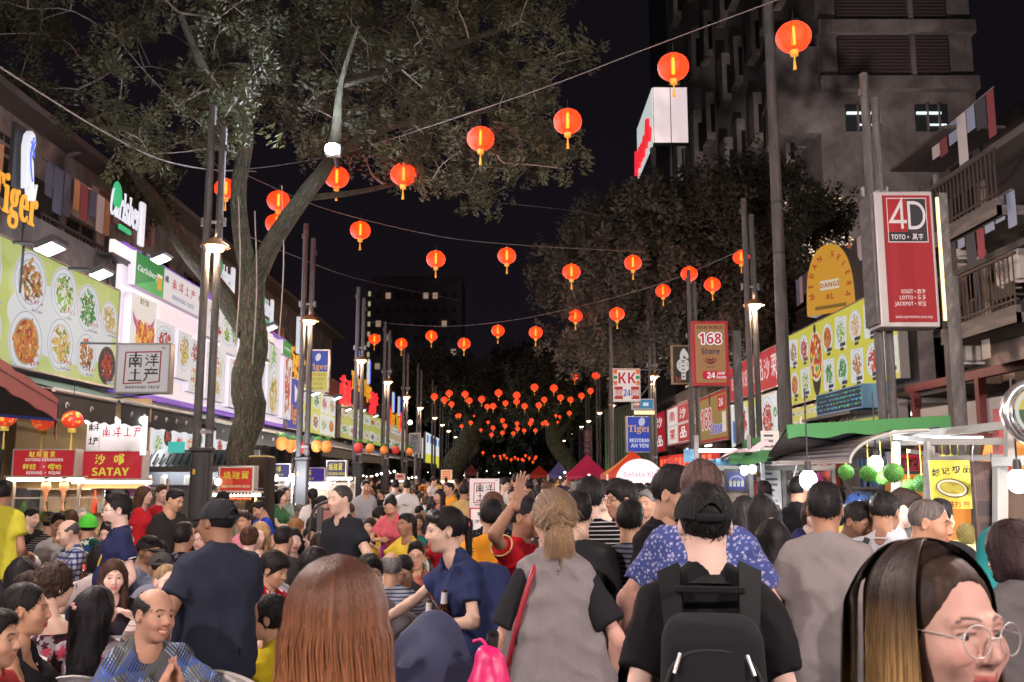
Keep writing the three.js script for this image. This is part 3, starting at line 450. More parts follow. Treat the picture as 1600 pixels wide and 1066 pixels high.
{ 
const o=onWall('menu_board','long white glowing wall of stepped food panels behind the forked tree trunk','menu board',-1,16.5,28.8,3.4,5.95,'lit menu boards');
part('backing',box(12.3,2.5,0.1,0,-0.02,0.06),M([0.6,0.56,0.62],{e:[0.95,0.86,0.93],ei:0.5}),o);part('violet_edge',[box(12.3,0.1,0.12,0,1.32,0.06),box(12.3,0.1,0.12,0,-1.34,0.06)],M([0.2,0.1,0.5],{e:[0.25,0.12,0.8],ei:0.3}),o);
const white1=0.7,P=[ 
[0.0,0.115,0.72,0.98,0.34,tex(256,256,(x,w,h)=>{const g=x.createLinearGradient(0,0,w,h);x.fillStyle='#1d8f45';x.fillRect(0,0,w,h);x.fillStyle='#58b867';x.beginPath();x.moveTo(0,h);x.lineTo(w,h*0.4);x.lineTo(w,h);x.fill();say(x,'Carlsberg',w*0.42,h*0.45,62,'#fff',{i:true,sx:0.62,f:'serif'});x.fillStyle='#e8b23c';x.fillRect(w*0.76,h*0.4,w*0.17,h*0.4);x.fillStyle='#fff4dc';x.fillRect(w*0.75,h*0.32,w*0.19,h*0.1);})],
[0.0,0.1,0.04,0.68,0.3,tex(256,420,(x,w,h)=>{const q=rng(91);x.fillStyle='#f4ecee';x.fillRect(0,0,w,h);x.fillStyle='#b85c9a';x.beginPath();x.ellipse(w*0.5,h*0.22,110,90,0,0,7);x.fill();x.fillStyle='#f0e6df';x.beginPath();x.ellipse(w*0.5,h*0.16,112,70,0,0,7);x.fill();say(x,'8118',w*0.5,h*0.06,40,'#4a5a22');for(let i=0;i<500;i++){x.strokeStyle=['#e8923a','#d0562a','#f3c04e','#b83a22'][q()*4|0];x.lineWidth=5+q()*9;const a=w*(0.25+q()*0.7),b=h*(0.28+q()*0.72);x.beginPath();x.moveTo(a,b);x.lineTo(a+q()*30-15,b+20+q()*30);x.stroke();}})],
[0.12,0.335,0.74,1.0,0.24,tex(512,200,(x,w,h)=>{x.fillStyle='#f7eff0';x.fillRect(0,0,w,h);han(x,'南洋',40,40,46,'#39406a',0.1,true,0,1);han(x,'南洋土产',120,36,70,'#c23240',0.09,true,1.05,0.8);say(x,'NANYANG TASTE',w*0.5,h*0.78,40,'#7c86b4',{sx:0.8});x.fillStyle='#d8552e';x.beginPath();x.arc(w*0.9,h*0.35,26,0,7);x.fill();})],
[0.115,0.2,0.2,0.58,0.22,foodPanel(92,[[0.5,0.45,0.42,5,0.9]])],[0.205,0.275,0.16,0.56,0.26,foodPanel(93,[[0.5,0.4,0.36,3,1.2]])],[0.28,0.34,0.08,0.55,0.2,foodPanel(94,[[0.5,0.3,0.4,5,0.9],[0.55,0.72,0.4,7]])],
[0.335,0.43,0.6,0.93,0.3,foodPanel(95,[[0.45,0.28,0.3,0],[0.6,0.7,0.38,5,0.6]])],[0.435,0.55,0.54,0.92,0.24,foodPanel(96,[[0.4,0.4,0.36,1,1.2],[0.8,0.45,0.24,2,1.4]])],[0.35,0.47,0.05,0.57,0.28,foodPanel(97,[[0.45,0.4,0.4,7,0.8],[0.5,0.78,0.26,3]])],
[0.475,0.62,0.02,0.5,0.34,foodPanel(98,[[0.36,0.22,0.3,5,1.2],[0.5,0.7,0.4,4,1.3]])],[0.555,0.7,0.58,0.86,0.26,tex(420,220,(x,w,h)=>{const q=rng(99);x.fillStyle='#d8343c';x.fillRect(0,0,w,h*0.5);x.fillStyle='#f6eef0';x.fillRect(0,h*0.5,w,h*0.5);dish(x,w*0.25,h*0.5,80,5,q,0.9);dish(x,w*0.75,h*0.55,80,4,q,0.8);})],
[0.625,0.78,0.03,0.55,0.22,foodPanel(100,[[0.42,0.3,0.4,5,1.3],[0.7,0.74,0.26,3,1.5]])],[0.705,0.8,0.6,0.9,0.24,foodPanel(101,[[0.5,0.5,0.4,5]])],[0.785,0.9,0.06,0.86,0.26,foodPanel(102,[[0.4,0.3,0.34,1,1.3],[0.55,0.7,0.36,3,1.2]])],
[0.905,0.995,0.04,0.78,0.34,foodPanel(103,[[0.5,0.45,0.4,5,1.8]])],[0.905,0.995,0.8,0.98,0.3,tex(128,128,(x,w,h)=>{x.fillStyle='#2a9a4c';x.fillRect(0,0,w,h);say(x,'Carlsberg',w/2,h/2,34,'#fff',{i:true,sx:0.6,f:'serif'});})],
];
for(const[u0,u1,v0,v1,out,t]of P){const p=part('food_panel',new THREE.BoxGeometry((u1-u0)*12.3-0.04,(v1-v0)*2.55-0.03,0.14),[M([0.6,0.56,0.66],{e:[0.85,0.8,0.95],ei:0.4})].concat(Array(3).fill(M([0.6,0.56,0.7])),[litMat(t,white1),alu]),o);p.position.set(((u0+u1)/2-0.5)*12.3,((v0+v1)/2-0.5)*2.55,out-0.06);p.geometry.groups.forEach((g,k)=>{g.materialIndex=k===4?4:k===1||k===0?0:2;});}
area(o,12.2,2.5,0,0,0.42,2.6,0xfdf0ff);
}
const dishBoard=(seed,n,bg='#d9dc62',o={})=>tex(640,320,(x,w,h)=>{const q=rng(seed);x.fillStyle=bg;x.fillRect(0,0,w,h);for(let k=0;k<n;k++){const c=k%(n/2),r=k<n/2?0:1,px=(c+0.5)/(n/2)*w,py=(r+0.42)*h/2+10,s=Math.min(w/n,h/4)*0.95;x.fillStyle='#eef0ee';x.save();x.translate(px,py);x.rotate(q()*0.3-0.15);if(q()<0.5)x.fillRect(-s,-s,2*s,2*s);x.restore();dish(x,px,py,s*0.9,(k*3+seed)%8,q,0.95);caption(x,px-s*0.6,py+s*0.9,14,q);}if(o.draw)o.draw(x,w,h,q);});
{
const o=onWall('menu_board','blue panel with a gold beer name and yellow dish print, right of the tree trunk','menu board',-1,28.9,37,3.3,4.9,'lit menu boards');
boardOf(o,tex(256,256,(x,w,h)=>{x.fillStyle='#2b3fb0';x.fillRect(0,0,w,h);say(x,'Tiger',w/2,h*0.68,96,'#f0a03c',{rot:0,f:'serif',out:'#8a3c1a',ow:8});x.fillStyle='#f0ece6';x.beginPath();x.moveTo(w*0.4,h*0.1);x.lineTo(w*0.62,h*0.2);x.lineTo(w*0.55,h*0.42);x.lineTo(w*0.45,h*0.46);x.fill();}),0.7,0,0.2,-2.95,0,2.2,1.6,'beer_panel');
boardOf(o,dishBoard(111,8),0.7,1.2,0.16,1.15,0,5.8,1.55);
}
boardOf(onWall('menu_board','third yellow dish board on the left, between the second and third lamps','menu board',-1,38.2,50,3.4,4.85,'lit menu boards'),dishBoard(112,12,'#cfd070'),0.62,1.1);
boardOf(onWall('menu_board','crowded brownish menu board on the left beside the fourth lamp','menu board',-1,51.5,63,3.4,4.85,'lit menu boards'),dishBoard(113,16,'#c9b48a'),0.62,1.1);
boardOf(onWall('menu_board','far pale menu board on the left near the notice board','menu board',-1,66,74,3.2,4.8,'lit menu boards'),dishBoard(114,16,'#e6dcc8'),0.75,1.1);
boardOf(onWall('menu_board','farthest white and yellow lit shop fascia on the left','menu board',-1,76,92,2.6,5.4,'lit menu boards'),tex(256,64,(x,w,h)=>{x.fillStyle='#eef4f6';x.fillRect(0,0,w,h);x.fillStyle='#e8dc4c';x.fillRect(0,h*0.62,w,h*0.38);x.fillStyle='#3c66b8';for(let k=0;k<5;k++)x.fillRect(20+k*48,4,22,14);}),0.85,1.2);
boardOf(onWall('menu_board','unseen yellow green lit menu board beside the camera, left, placed to light the crowd','menu board',-1,-13,2.5,2.9,5.0,'lit menu boards'),dishBoard(117,16,'#e9e6c8'),0.9,1.3);  // board out of view, placed as soft side light on the near people
boardOf(onWall('menu_board','unseen white lit menu board beside the camera, right, placed to light the crowd','menu board',1,-13,1.5,2.9,5.0,'lit menu boards'),dishBoard(118,16,'#efe6e2'),0.9,1.3);  // out of view as well, lights the near people from the right
function neon(name,label,geos,pos,turn,group){const o=thing(name,label,'neon sign',pos,turn,group);for(const[n,g,m]of geos)part(n,g,m,o);return o;}
const amber=M([0.4,0.2,0.03],{e:[1,0.46,0.03],ei:0.55}),coldWhite=M([0.5,0.53,0.58],{e:[0.8,0.88,1],ei:0.5}),blueGlow=M([0.05,0.08,0.4],{e:[0.12,0.2,1],ei:0.7}),greenGlow=M([0.02,0.3,0.12],{e:[0.03,0.5,0.2],ei:0.5}),redGlow=M([0.5,0.02,0.02],{e:[1,0.03,0.04],ei:0.95});
const tigerMark=()=>{const s=new THREE.Shape([[0,0.05],[0.1,-0.05],[0.16,-0.3],[0.22,-0.55],[0.36,-0.4],[0.3,-0.7],[0.16,-0.72],[0.05,-0.45],[-0.08,-0.55],[-0.14,-0.2],[-0.2,0.2],[-0.14,0.42],[-0.05,0.5],[0.08,0.47],[0.14,0.3]].map((p)=>new THREE.Vector2(...p)));return new THREE.ExtrudeGeometry(s,{depth:0.08,bevelEnabled:true,bevelSize:0.012,bevelThickness:0.01,bevelSegments:1});};
const markLine=()=>[tube([[0.0,0.4,0.1],[-0.08,0.1,0.1],[-0.02,-0.2,0.1],[0.08,-0.4,0.1]],0.012,5),tube([[0.08,0.35,0.1],[0.0,0.2,0.1],[0.08,0.05,0.1]],0.012,5),tube([[-0.12,0.3,0.1],[-0.05,0.25,0.1],[-0.1,0.05,0.1]],0.01,5)];
{const p=onX(22,318,-7.0);neon('neon_sign','large amber beer name with pale tiger emblem above the nearest menu board',[['lettering',text3('Tiger',0.4,0.025,serif).scale(0.82,1.3,1),amber],['emblem',tigerMark().scale(0.62,0.8,1).translate(0.2,0.72,0),coldWhite],['emblem_line',markLine().map((g)=>g.scale(0.62,0.8,1).translate(0.2,0.72,0)),blueGlow],['backing',box(0.34,0.95,0.06,0.14,0.72,-0.08),darkSteel],['support',[bar([-0.4,-1.2,-0.05],[-0.4,0,-0.05],0.03),bar([0.4,-1.2,-0.05],[0.4,0,-0.05],0.03)],darkSteel]],p,Math.PI/2);}
const beerTex=tex(256,128,(x,w,h)=>{x.fillStyle='#0f7a3c';x.fillRect(0,0,w,h);x.fillStyle='#eafff6';x.fillRect(0,h*0.52,w,10);say(x,'Carlsberg',w*0.42,h*0.42,58,'#f2fbff',{i:true,f:'serif',sx:0.7,out:'#f2fbff',ow:4});});
[[198,335,1,'above the green beer panel of the white board'],[351,436,0.95,'behind the left trunk of the tree, above the white board'],[416,485,0.9,'right of the tree trunk above the white board']].forEach(([px,py,s,w])=>{
const p=onX(px,py,-7.05),o=thing('neon_sign',`white script beer name ${w}`,'neon sign',p,Math.PI/2);
const script=text3('Carlsberg',0.5*s,0.02,serif).applyMatrix4(new THREE.Matrix4().makeShear(0,0,0.25,0,0,0)).scale(0.42,1.0,1);
part('lettering',script,coldWhite,o);part('leaf',[sph(0.2,-0.45*s,0.22,0,1,1.3,0.2),rbox(0.5,0.1,0.06,0.03,-0.05,-0.3,0)],greenGlow,o);part('bottle_column',rbox(0.2,0.85,0.08,0.03,0.68*s,0,0),coldWhite,o);part('name_strip',rbox(1.3*s,0.24,0.1,0.02,0.1,-0.72,0),M([0.7,0.65,0.65],{e:[1,0.86,0.86],ei:0.5}),o);
part('support',[box(0.05,1.2,0.05,-0.4,-1.0,-0.08),box(0.05,1.2,0.05,0.5,-1.0,-0.08),box(1.4,0.04,0.3,0,-0.9,-0.05)],darkSteel,o);
});
[[463,570,0.62,'at the second left lamp'],[556,600,0.62,'above the third dish board'],[574,612,0.6,'right of its twin above the third dish board'],[613,655,0.7,'near the fourth left lamp'],[622,660,0.7,'beside the fifth left lamp']].forEach(([px,py,s,w])=>neon('neon_sign',`amber beer name with blue white emblem ${w}`,[['lettering',text3('Tiger',0.6,0.03,serif).scale(1.1,1.3,1),amber],['emblem',box(0.35,1.2,0.1,0.2,1.0,0),coldWhite],['emblem_line',box(0.12,1.1,0.04,0.36,1.0,0.06),blueGlow],['support',bar([0,-1.0,-0.05],[0,0,-0.05],0.03),darkSteel]],onX(px,py,-7.05),Math.PI/2));
[[541,612,'南土','left of the amber name'],[584,632,'沙产','right of the amber names'],[608,648,'土','far along the left roofs'],[626,660,'产','farthest along the left roofs']].forEach(([px,py,s,w])=>{const p=onX(px,py,-7.02),o=thing('neon_sign',`red glowing characters ${w}`,'neon sign',p,Math.PI/2),t=[...s].flatMap((ch,k)=>HAN[ch].split('|').map((st)=>{const P=st.split(' ').map((q)=>V((+q.slice(0,2)-50)/80+(k-(s.length-1)/2)*1.35,(50- +q.slice(2))/75,0));return P.slice(1).map((b,i)=>beam(P[i],b,0.14,0.1));})).flat();part('characters',t,redGlow,o);part('support',[box(2.6,0.05,0.05,0,-0.75,-0.1),box(0.05,1,0.05,-0.8,-1.1,-0.1),box(0.05,1,0.05,0.8,-1.1,-0.1)],darkSteel,o);});
[[80,388,0.62,'above the middle of the nearest menu board'],[160,428,0.55,'on a long arm at the far end of the nearest menu board'],[253,404,0.6,'above the white board left of the lamp'],[425,512,0.6,'right of the tree trunk'],[412,567,0.4,'low right of the tree trunk'],[494,615,0.6,'above the second dish board'],[528,622,0.6,'above the third dish board'],[545,640,0.5,'right of the red characters'],[568,642,0.5,'near the third left lamp'],[588,650,0.5,'left of the fourth lamp']].forEach(([px,py,s,w],k)=>{
const p=onX(px,py,-6.5),o=thing('floodlight',`white floodlight ${w}`,'floodlight',p,Math.PI/2,null);
part('housing',box(0.5*s*1.4,0.09,0.34*s*1.4,0,0.05,0.0,0,-0.42),darkSteel,o);part('lamp_glass',box(0.46*s*1.4,0.03,0.3*s*1.4,0,-0.012,-0.02,0,-0.42),M([1,1,1],{e:[1,0.97,0.93],ei:2.6}),o);part('arm',[bar([0,0.06,0],[0,0.1,-0.75],0.025),bar([0,0.1,-0.75],[0,-0.7,-0.75],0.025)],darkSteel,o);
if(k<5){const l=new THREE.SpotLight(0xfff4e6,1.6,0,1.1,0.5);l.position.set(0,-0.06,0);l.target.position.set(0,-1.6,-0.35);l.shadow.radius=6;l.name='flood_beam';o.add(l,l.target);l.target.name='beam_target';}
});
const tasteTex=tex(400,384,(x,w,h)=>{x.fillStyle='#d9d2d4';x.fillRect(0,0,w,h);x.strokeStyle='#9c2430';x.lineWidth=11;x.lineJoin='round';x.beginPath();x.moveTo(60,62);x.lineTo(335,56);x.lineTo(332,300);x.lineTo(240,312);x.moveTo(200,310);x.lineTo(56,318);x.lineTo(62,64);x.stroke();han(x,'南',80,66,120,'#1b1a1c',0.11,true);han(x,'洋',212,70,108,'#1b1a1c',0.09,true);han(x,'土',84,190,116,'#1b1a1c',0.11,true);han(x,'产',204,180,122,'#1b1a1c',0.09,true);say(x,'NANYANG TASTE',w/2,346,32,'#2a2629',{i:true,sx:1.05});say(x,'TM',352,26,22,'#2a2629');});
function frontal(name,label,px0,px1,py0,py1,d,category='sign',turn=0,group){const a=at(px0,py0,d),b=at(px1,py1,d);const o=thing(name,label,category,[(a.x+b.x)/2,(a.y+b.y)/2,-d],turn,group);o.W=b.x-a.x;o.H=a.y-b.y;return o;}
{const o=frontal('hanging_sign','square white sign, brushed black characters in red border, by the first left lamp post',188,264,540,613,15);lightbox(o,o.W,o.H,0.16,tasteTex,0.5,M([0.12,0.11,0.11],{metalness:0.5,roughness:0.5}));part('bracket',[bar([-o.W/2,o.H/2+0.03,0],[-o.W/2-1.3,o.H/2+0.05,0],0.018),bar([o.W/2,-o.H/2,0],[o.W/2-1.9,-o.H/2-0.2,0],0.014)],darkSteel,o);}
{const o=frontal('pole_sign','blue and yellow square sign with a beer name behind the second left lamp post',483,512,549,611,21.5);lightbox(o,o.W,o.H,0.15,tex(200,400,(x,w,h)=>{x.fillStyle='#2b4fb4';x.fillRect(0,0,w,h*0.52);x.fillStyle='#d8cf66';x.fillRect(0,h*0.52,w,h*0.48);say(x,'Tiger',w/2,h*0.4,76,'#f2b04a',{f:'serif'});x.fillStyle='#e8e8f0';x.beginPath();x.ellipse(w*0.5,h*0.16,26,40,0.3,0,7);x.fill();['ESTORAN','EN CHUI','YUEN'].forEach((s,k)=>say(x,s,w/2,h*(0.6+k*0.115),34,'#b07a4a',{f:'serif',sx:0.95}));han(x,'南土产字',40,h*0.91,28,'#8a6a3a',0.1);}),0.6,alu);part('bracket',bar([-0.5,0,-0.05],[-0.1,0,-0.05],0.03),darkSteel,o);}
{const o=frontal('notice_board','grey notice board with a large number beside the fifth left lamp',640,656,678,708,38);lightbox(o,o.W,o.H,0.1,tex(128,256,(x,w,h)=>{x.fillStyle='#b9b2b2';x.fillRect(0,0,w,h);say(x,'25',w/2,h*0.2,70,'#3a3336');for(let k=0;k<7;k++){x.fillStyle='#5a5254';x.fillRect(16,h*(0.4+k*0.08),60+(k*37)%36,8);}}),0.25,alu);part('pole',cyl(0.04,0.04,2.4,0,-1.6,-0.08),steel,o);part('lamp',sph(0.09,-0.2,0.85,0),M([1,1,1],{e:[1,1,1],ei:12}),o);}
// ------------------------------------------------------------------ boards and signs of the right side
{
const o=onWall('menu_board','big yellow menu board with a clay pot and many dishes, right side','menu board',1,17.2,24.9,3.64,5.42,'lit menu boards');
boardOf(o,tex(1200,320,(x,w,h)=>{
const q=rng(121);x.fillStyle='#dcd84e';x.fillRect(0,0,w,h);
for(let r=0;r<2;r++)for(let k=0;k<9;k++){if(k===3)continue;const px=55+k*135,py=r?235:85;x.save();x.translate(px,py);x.rotate((q()-0.5)*0.3);x.fillStyle='#e9ecea';if((k+r)%2)x.fillRect(-56,-62,112,128);x.restore();dish(x,px,py,54,[2,0,5,3,4,1,7,2][(k+r*3)%8],q,1.15);x.fillStyle='#333';x.fillRect(px-10,py+44,50,14);x.fillRect(px-10,py+62,34,12);}
x.fillStyle='#2a2322';x.beginPath();x.ellipse(460,200,50,110,0,0,7);x.fill();x.fillStyle='#e8e2cc';x.beginPath();x.ellipse(460,140,78,110,0,0,7);x.fill();x.fillStyle='#d4562c';x.beginPath();x.ellipse(460,140,66,96,0,0,7);x.fill();for(let i=0;i<60;i++){x.fillStyle=['#f0c24a','#e9e2cc','#5fae3f','#b8301f'][i%4];x.beginPath();x.ellipse(460+(q()-0.5)*100,140+(q()-0.5)*150,9,12,q()*3,0,7);x.fill();}x.fillStyle='#1d1a1a';x.beginPath();x.ellipse(460,22,14,20,0,0,7);x.fill();
}),0.64,1.5);
const p2=onWall('menu_board','narrow lower yellow board with a row of small dishes, right side','menu board',1,21.3,24.6,2.98,3.5,'lit menu boards');boardOf(p2,dishBoard(123,14,'#dfdc66'),0.62,0.8);
const p3=onWall('menu_board','plain yellow strip board under the news ticker, right side','menu board',1,17.4,20.6,2.85,3.2,'lit menu boards');boardOf(p3,tex(256,40,(x,w,h)=>{x.fillStyle='#e0dc66';x.fillRect(0,0,w,h);x.fillStyle='#7a7440';for(let k=0;k<6;k++)x.fillRect(18+k*40,8,14,16);}),0.6,0.6);
}
{const o=thing('ticker_display','blue green scrolling text display below the big yellow board','display',[6.9,3.32,-18.9],-Math.PI/2);lightbox(o,2.6,0.4,0.5,tex(512,96,(x,w,h)=>{const q=rng(131);x.fillStyle='#0d1c38';x.fillRect(0,0,w,h);for(let r=0;r<4;r++)for(let k=0;k<60;k++)if(q()<0.75){x.fillStyle=['#3fd0c4','#4f9cf0','#6fe08a'][q()*3|0];x.fillRect(8+k*8.3,10+r*21,3+q()*5,3+q()*9);}}),0.85,M([0.1,0.25,0.4]),'screen');part('shelf',[box(2.9,0.06,0.9,0,-0.32,0.1),box(0.05,0.3,0.8,-1.3,-0.45,0.1)],darkSteel,o);for(let k=0;k<3;k++)part('wire',tube([[-1+k*0.8,-0.36,0.3],[-0.7+k*0.8,-0.5,0.35],[-0.3+k*0.7,-0.37,0.3]],0.015,5),M('#a8904a'),o);}
{const p=onX(1298,480,7.3),o=thing('arched_sign','orange arched sign with red lettering on top of the yellow board, right side','sign',[7.3,5.5,p.z],-0.9);const s=new THREE.Shape();s.moveTo(-0.62,0);s.lineTo(0.62,0);s.quadraticCurveTo(0.66,1.6,0,1.62);s.quadraticCurveTo(-0.66,1.6,-0.62,0);part('side',new THREE.ExtrudeGeometry(s,{depth:0.5,bevelEnabled:false,curveSegments:16}).translate(0,0,-0.52),M([0.12,0.1,0.1]),o);const g=new THREE.ShapeGeometry(s,16),P=g.attributes.position,uv=g.attributes.uv;for(let i=0;i<P.count;i++)uv.setXY(i,P.getX(i)/1.32+0.5,P.getY(i)/1.64);part('panel',g,litMat(tex(256,320,(x,w,h)=>{x.fillStyle='#e8a832';x.fillRect(0,0,w,h);'MEDAN SELERA'.split('').forEach((c,k)=>{const a=Math.PI*(1.12-k*0.112)-0.06;say(x,c,w/2+Math.cos(a)*96,190-Math.sin(a)*140,34,'#b8302a',{rot:Math.PI/2-a});});x.fillStyle='#f3e6c8';x.fillRect(80,168,96,44);say(x,'DANGI',w/2,190,30,'#c05a2a');say(x,'KL',w/2,244,34,'#b8302a');x.fillStyle='#8a6a2a';x.fillRect(50,282,156,16);}),0.6),o);}
{const o=onWall('shop_fascia','red restaurant fascia with white lettering left of the yellow board, right side','fascia',1,25.2,30.7,4.25,5.35);boardOf(o,tex(640,128,(x,w,h)=>{x.fillStyle='#c81f34';x.fillRect(0,0,w,h);say(x,'RESTOREN SEAFOOD',24,h/2,74,'#f6dfe0',{al:'left',sx:0.47,f:'serif'});han(x,'品沙菜',400,18,78,'#f8e6e4',0.11);}),0.7,1.2);
const b=onWall('menu_board','white board with a red crab and prawns under the red fascia','menu board',1,25.3,30.7,2.7,4.1,'lit menu boards');boardOf(b,tex(512,160,(x,w,h)=>{const q=rng(141);x.fillStyle='#eef2ee';x.fillRect(0,0,w,h);x.fillStyle='#d8dc4e';x.fillRect(70,0,300,h);dish(x,150,70,62,5,q,1.1);dish(x,260,90,60,1,q,1.2);dish(x,350,60,40,2,q,1);dish(x,410,80,66,5,q,1.2);say(x,'品',30,60,30,'#2a6ab0');x.fillStyle='#2f6fc0';x.fillRect(18,60,26,80);x.fillStyle='#2fa04e';x.beginPath();x.arc(488,62,16,0,7);x.fill();x.strokeStyle='#fff';x.lineWidth=5;x.beginPath();x.moveTo(480,62);x.lineTo(486,70);x.lineTo(498,54);x.stroke();}),0.72,1.2);}
{const o=onWall('shop_fascia','brown store fascia with big red numerals and blue lettering, right side','fascia',1,31.2,37.2,3.05,4.75);boardOf(o,tex(512,220,(x,w,h)=>{x.fillStyle='#a8894c';x.fillRect(0,0,w,h);x.strokeStyle='#b8242a';x.lineWidth=16;x.strokeRect(4,4,w-8,h-8);say(x,'168',w*0.42,h*0.5,130,'#d8203a',{out:'#fff',ow:14,sx:0.8});say(x,'Store',w*0.7,h*0.74,66,'#3a3ac8',{out:'#e8e0ff',ow:6});x.fillStyle='#d02030';x.fillRect(w*0.76,20,100,66);say(x,'24',w*0.84,52,50,'#fff');x.fillStyle='#f4ecd8';x.fillRect(w*0.86,96,50,90);say(x,'168',w*0.09,h*0.45,40,'#d8203a',{out:'#fff',ow:8});}),0.62,1.2);}
[[38,43.5,3.2,4.9,'#d8c8c0','second red and white shop board past the store fascia',151],[44,50.5,3.0,4.9,'#b8282c','third red and white shop board past the store fascia',152]].forEach(([a,b,c,d,bg,l,s])=>{const o=onWall('menu_board',l,'menu board',1,a,b,c,d,'lit menu boards');boardOf(o,tex(256,256,(x,w,h)=>{const q=rng(s);x.fillStyle=bg;x.fillRect(0,0,w,h);for(let k=0;k<4;k++){x.fillStyle=k%2?'#b82430':'#efe6e0';x.fillRect(12+(k%2)*124,12+(k>>1)*124,112,108);han(x,'南沙菜品'[k],30+(k%2)*124,26+(k>>1)*124,74,k%2?'#fff':'#c02430',0.12);}x.strokeStyle='#a8202a';x.lineWidth=8;x.strokeRect(3,3,w-6,h-6);}),0.72,1.0);});
{const o=onWall('shop_fascia','red glowing shop front strip under the store boards','fascia',1,33,46,2.1,2.75);part('panel',box(o.W,o.H,0.1,0,0,0.1),M([0.3,0.02,0.02],{e:[1,0.05,0.04],ei:0.35}),o);for(let k=0;k<12;k++)part('lettering',box(0.5,0.36,0.04,-o.W/2+0.8+k*1.0,0,0.17),M([0.6,0.1,0.05],{e:[1,0.12,0.06],ei:1.1}),o);area(o,o.W,o.H,0,0,0.25,1.2,0xff3020);}
{ 
const o=frontal('lottery_sign','tall red lottery sign with a large white numeral and letter on the right',1374,1467,303,506,10.9,'sign');const w=o.W,h=o.H;
const t=tex(460,1010,(x,W,H)=>{
x.fillStyle='#a01722';x.fillRect(0,0,W,H);x.fillStyle='#2b2a33';x.fillRect(230,24,190,270);x.fillStyle='#a4161f';x.fillRect(40,24,190,270);x.strokeStyle='#d6c6c4';x.lineWidth=8;x.strokeRect(40,24,380,352);x.fillStyle='#23232b';x.fillRect(44,296,372,76);
x.save();x.lineWidth=26;x.strokeStyle='#d9d0cf';x.lineJoin='miter';x.beginPath();x.moveTo(226,212);x.lineTo(70,212);x.lineTo(180,52);x.lineTo(180,270);x.stroke();x.beginPath();x.moveTo(250,60);x.lineTo(250,262);x.lineTo(300,262);x.bezierCurveTo(430,258,430,66,300,60);x.closePath();x.stroke();x.restore();
say(x,'TOTO •',152,336,54,'#e0d6d4');han(x,'萬字',268,308,54,'#e0d6d4',0.1);
[['DIGIT •','数字',770],['LOTTO •','乐多',818],['JACKPOT •','积宝',866]].forEach(([a,b,y],k)=>{say(x,a,270+k*-2,y,42,'#dccfcc',{al:'right'});han(x,b,282,y-20,40,'#dccfcc',0.11);});say(x,'www.sportstoto.com.my',W/2+8,968,30,'#d8c6c4');
});
part('case',[rbox(w+0.1,h+0.08,0.32,0.02,-0.02,0,-0.17)],M([0.33,0.31,0.32],{metalness:0.4,roughness:0.5}),o);part('panel',new THREE.PlaneGeometry(w*0.93,h*0.975).translate(0.01,0,0.004),litMat(t,0.42,0.35),o);part('side_rail',box(0.1,h+0.06,0.1,w/2+0.18,0.0,-0.1),galv,o);part('side_rail',box(0.03,h,0.36,-w/2-0.1,0,-0.18),galv,o);part('light_strip',box(0.03,h*0.95,0.03,w/2+0.09,0,-0.02),M([1,0.8,0.4],{e:[1,0.7,0.3],ei:1.2}),o);
part('strut',[box(0.16,5.0,0.14,w/2+0.22,-h/2-1.9,-0.14)],galv,o);
}
{const o=frontal('store_sign','upright brown store sign with red border and big red numerals on the right pole',1081,1136,505,602,23);lightbox(o,o.W,o.H,0.3,tex(360,640,(x,w,h)=>{x.fillStyle='#a8764a';x.fillRect(0,0,w,h);x.fillStyle='#b5855a';for(let k=0;k<14;k++)x.fillRect(k*26,0,10,h);x.strokeStyle='#c22430';x.lineWidth=20;x.strokeRect(8,8,w-16,h-16);say(x,'KEDAI RUNCIT',w/2,54,42,'#38242a');say(x,'168',w/2,170,150,'#cc1f3a',{out:'#fff',ow:24,sx:1.02});say(x,'Store',w/2,300,80,'#272a5c');x.strokeStyle='#7a2a24';x.lineWidth=8;for(const s of[1,0.66,0.36]){x.beginPath();x.moveTo(w/2,405+26*s);x.bezierCurveTo(w/2-100*s,405,w/2-60*s,405-56*s,w/2,405-18*s);x.bezierCurveTo(w/2+60*s,405-56*s,w/2+100*s,405,w/2,405+26*s);x.stroke();}say(x,"WALL'S",w/2,462,24,'#5a3026');x.fillStyle='#cf2038';x.beginPath();x.roundRect(84,500,262,88,44);x.fill();say(x,'24',178,546,84,'#fff');say(x,'JAM',286,524,40,'#fff',{sx:1.1});say(x,'HOURS',288,566,34,'#fff',{sx:0.95});}),0.72,M([0.3,0.04,0.05]),'panel',0,0,0,0.03);part('side_post',[box(0.2,4.4,0.12,o.W/2+0.3,-1.6,-0.1),bar([o.W/2,0.5,0],[o.W/2+0.3,0.5,-0.1],0.02),bar([o.W/2,-0.6,0],[o.W/2+0.3,-0.6,-0.1],0.02)],galv,o);}
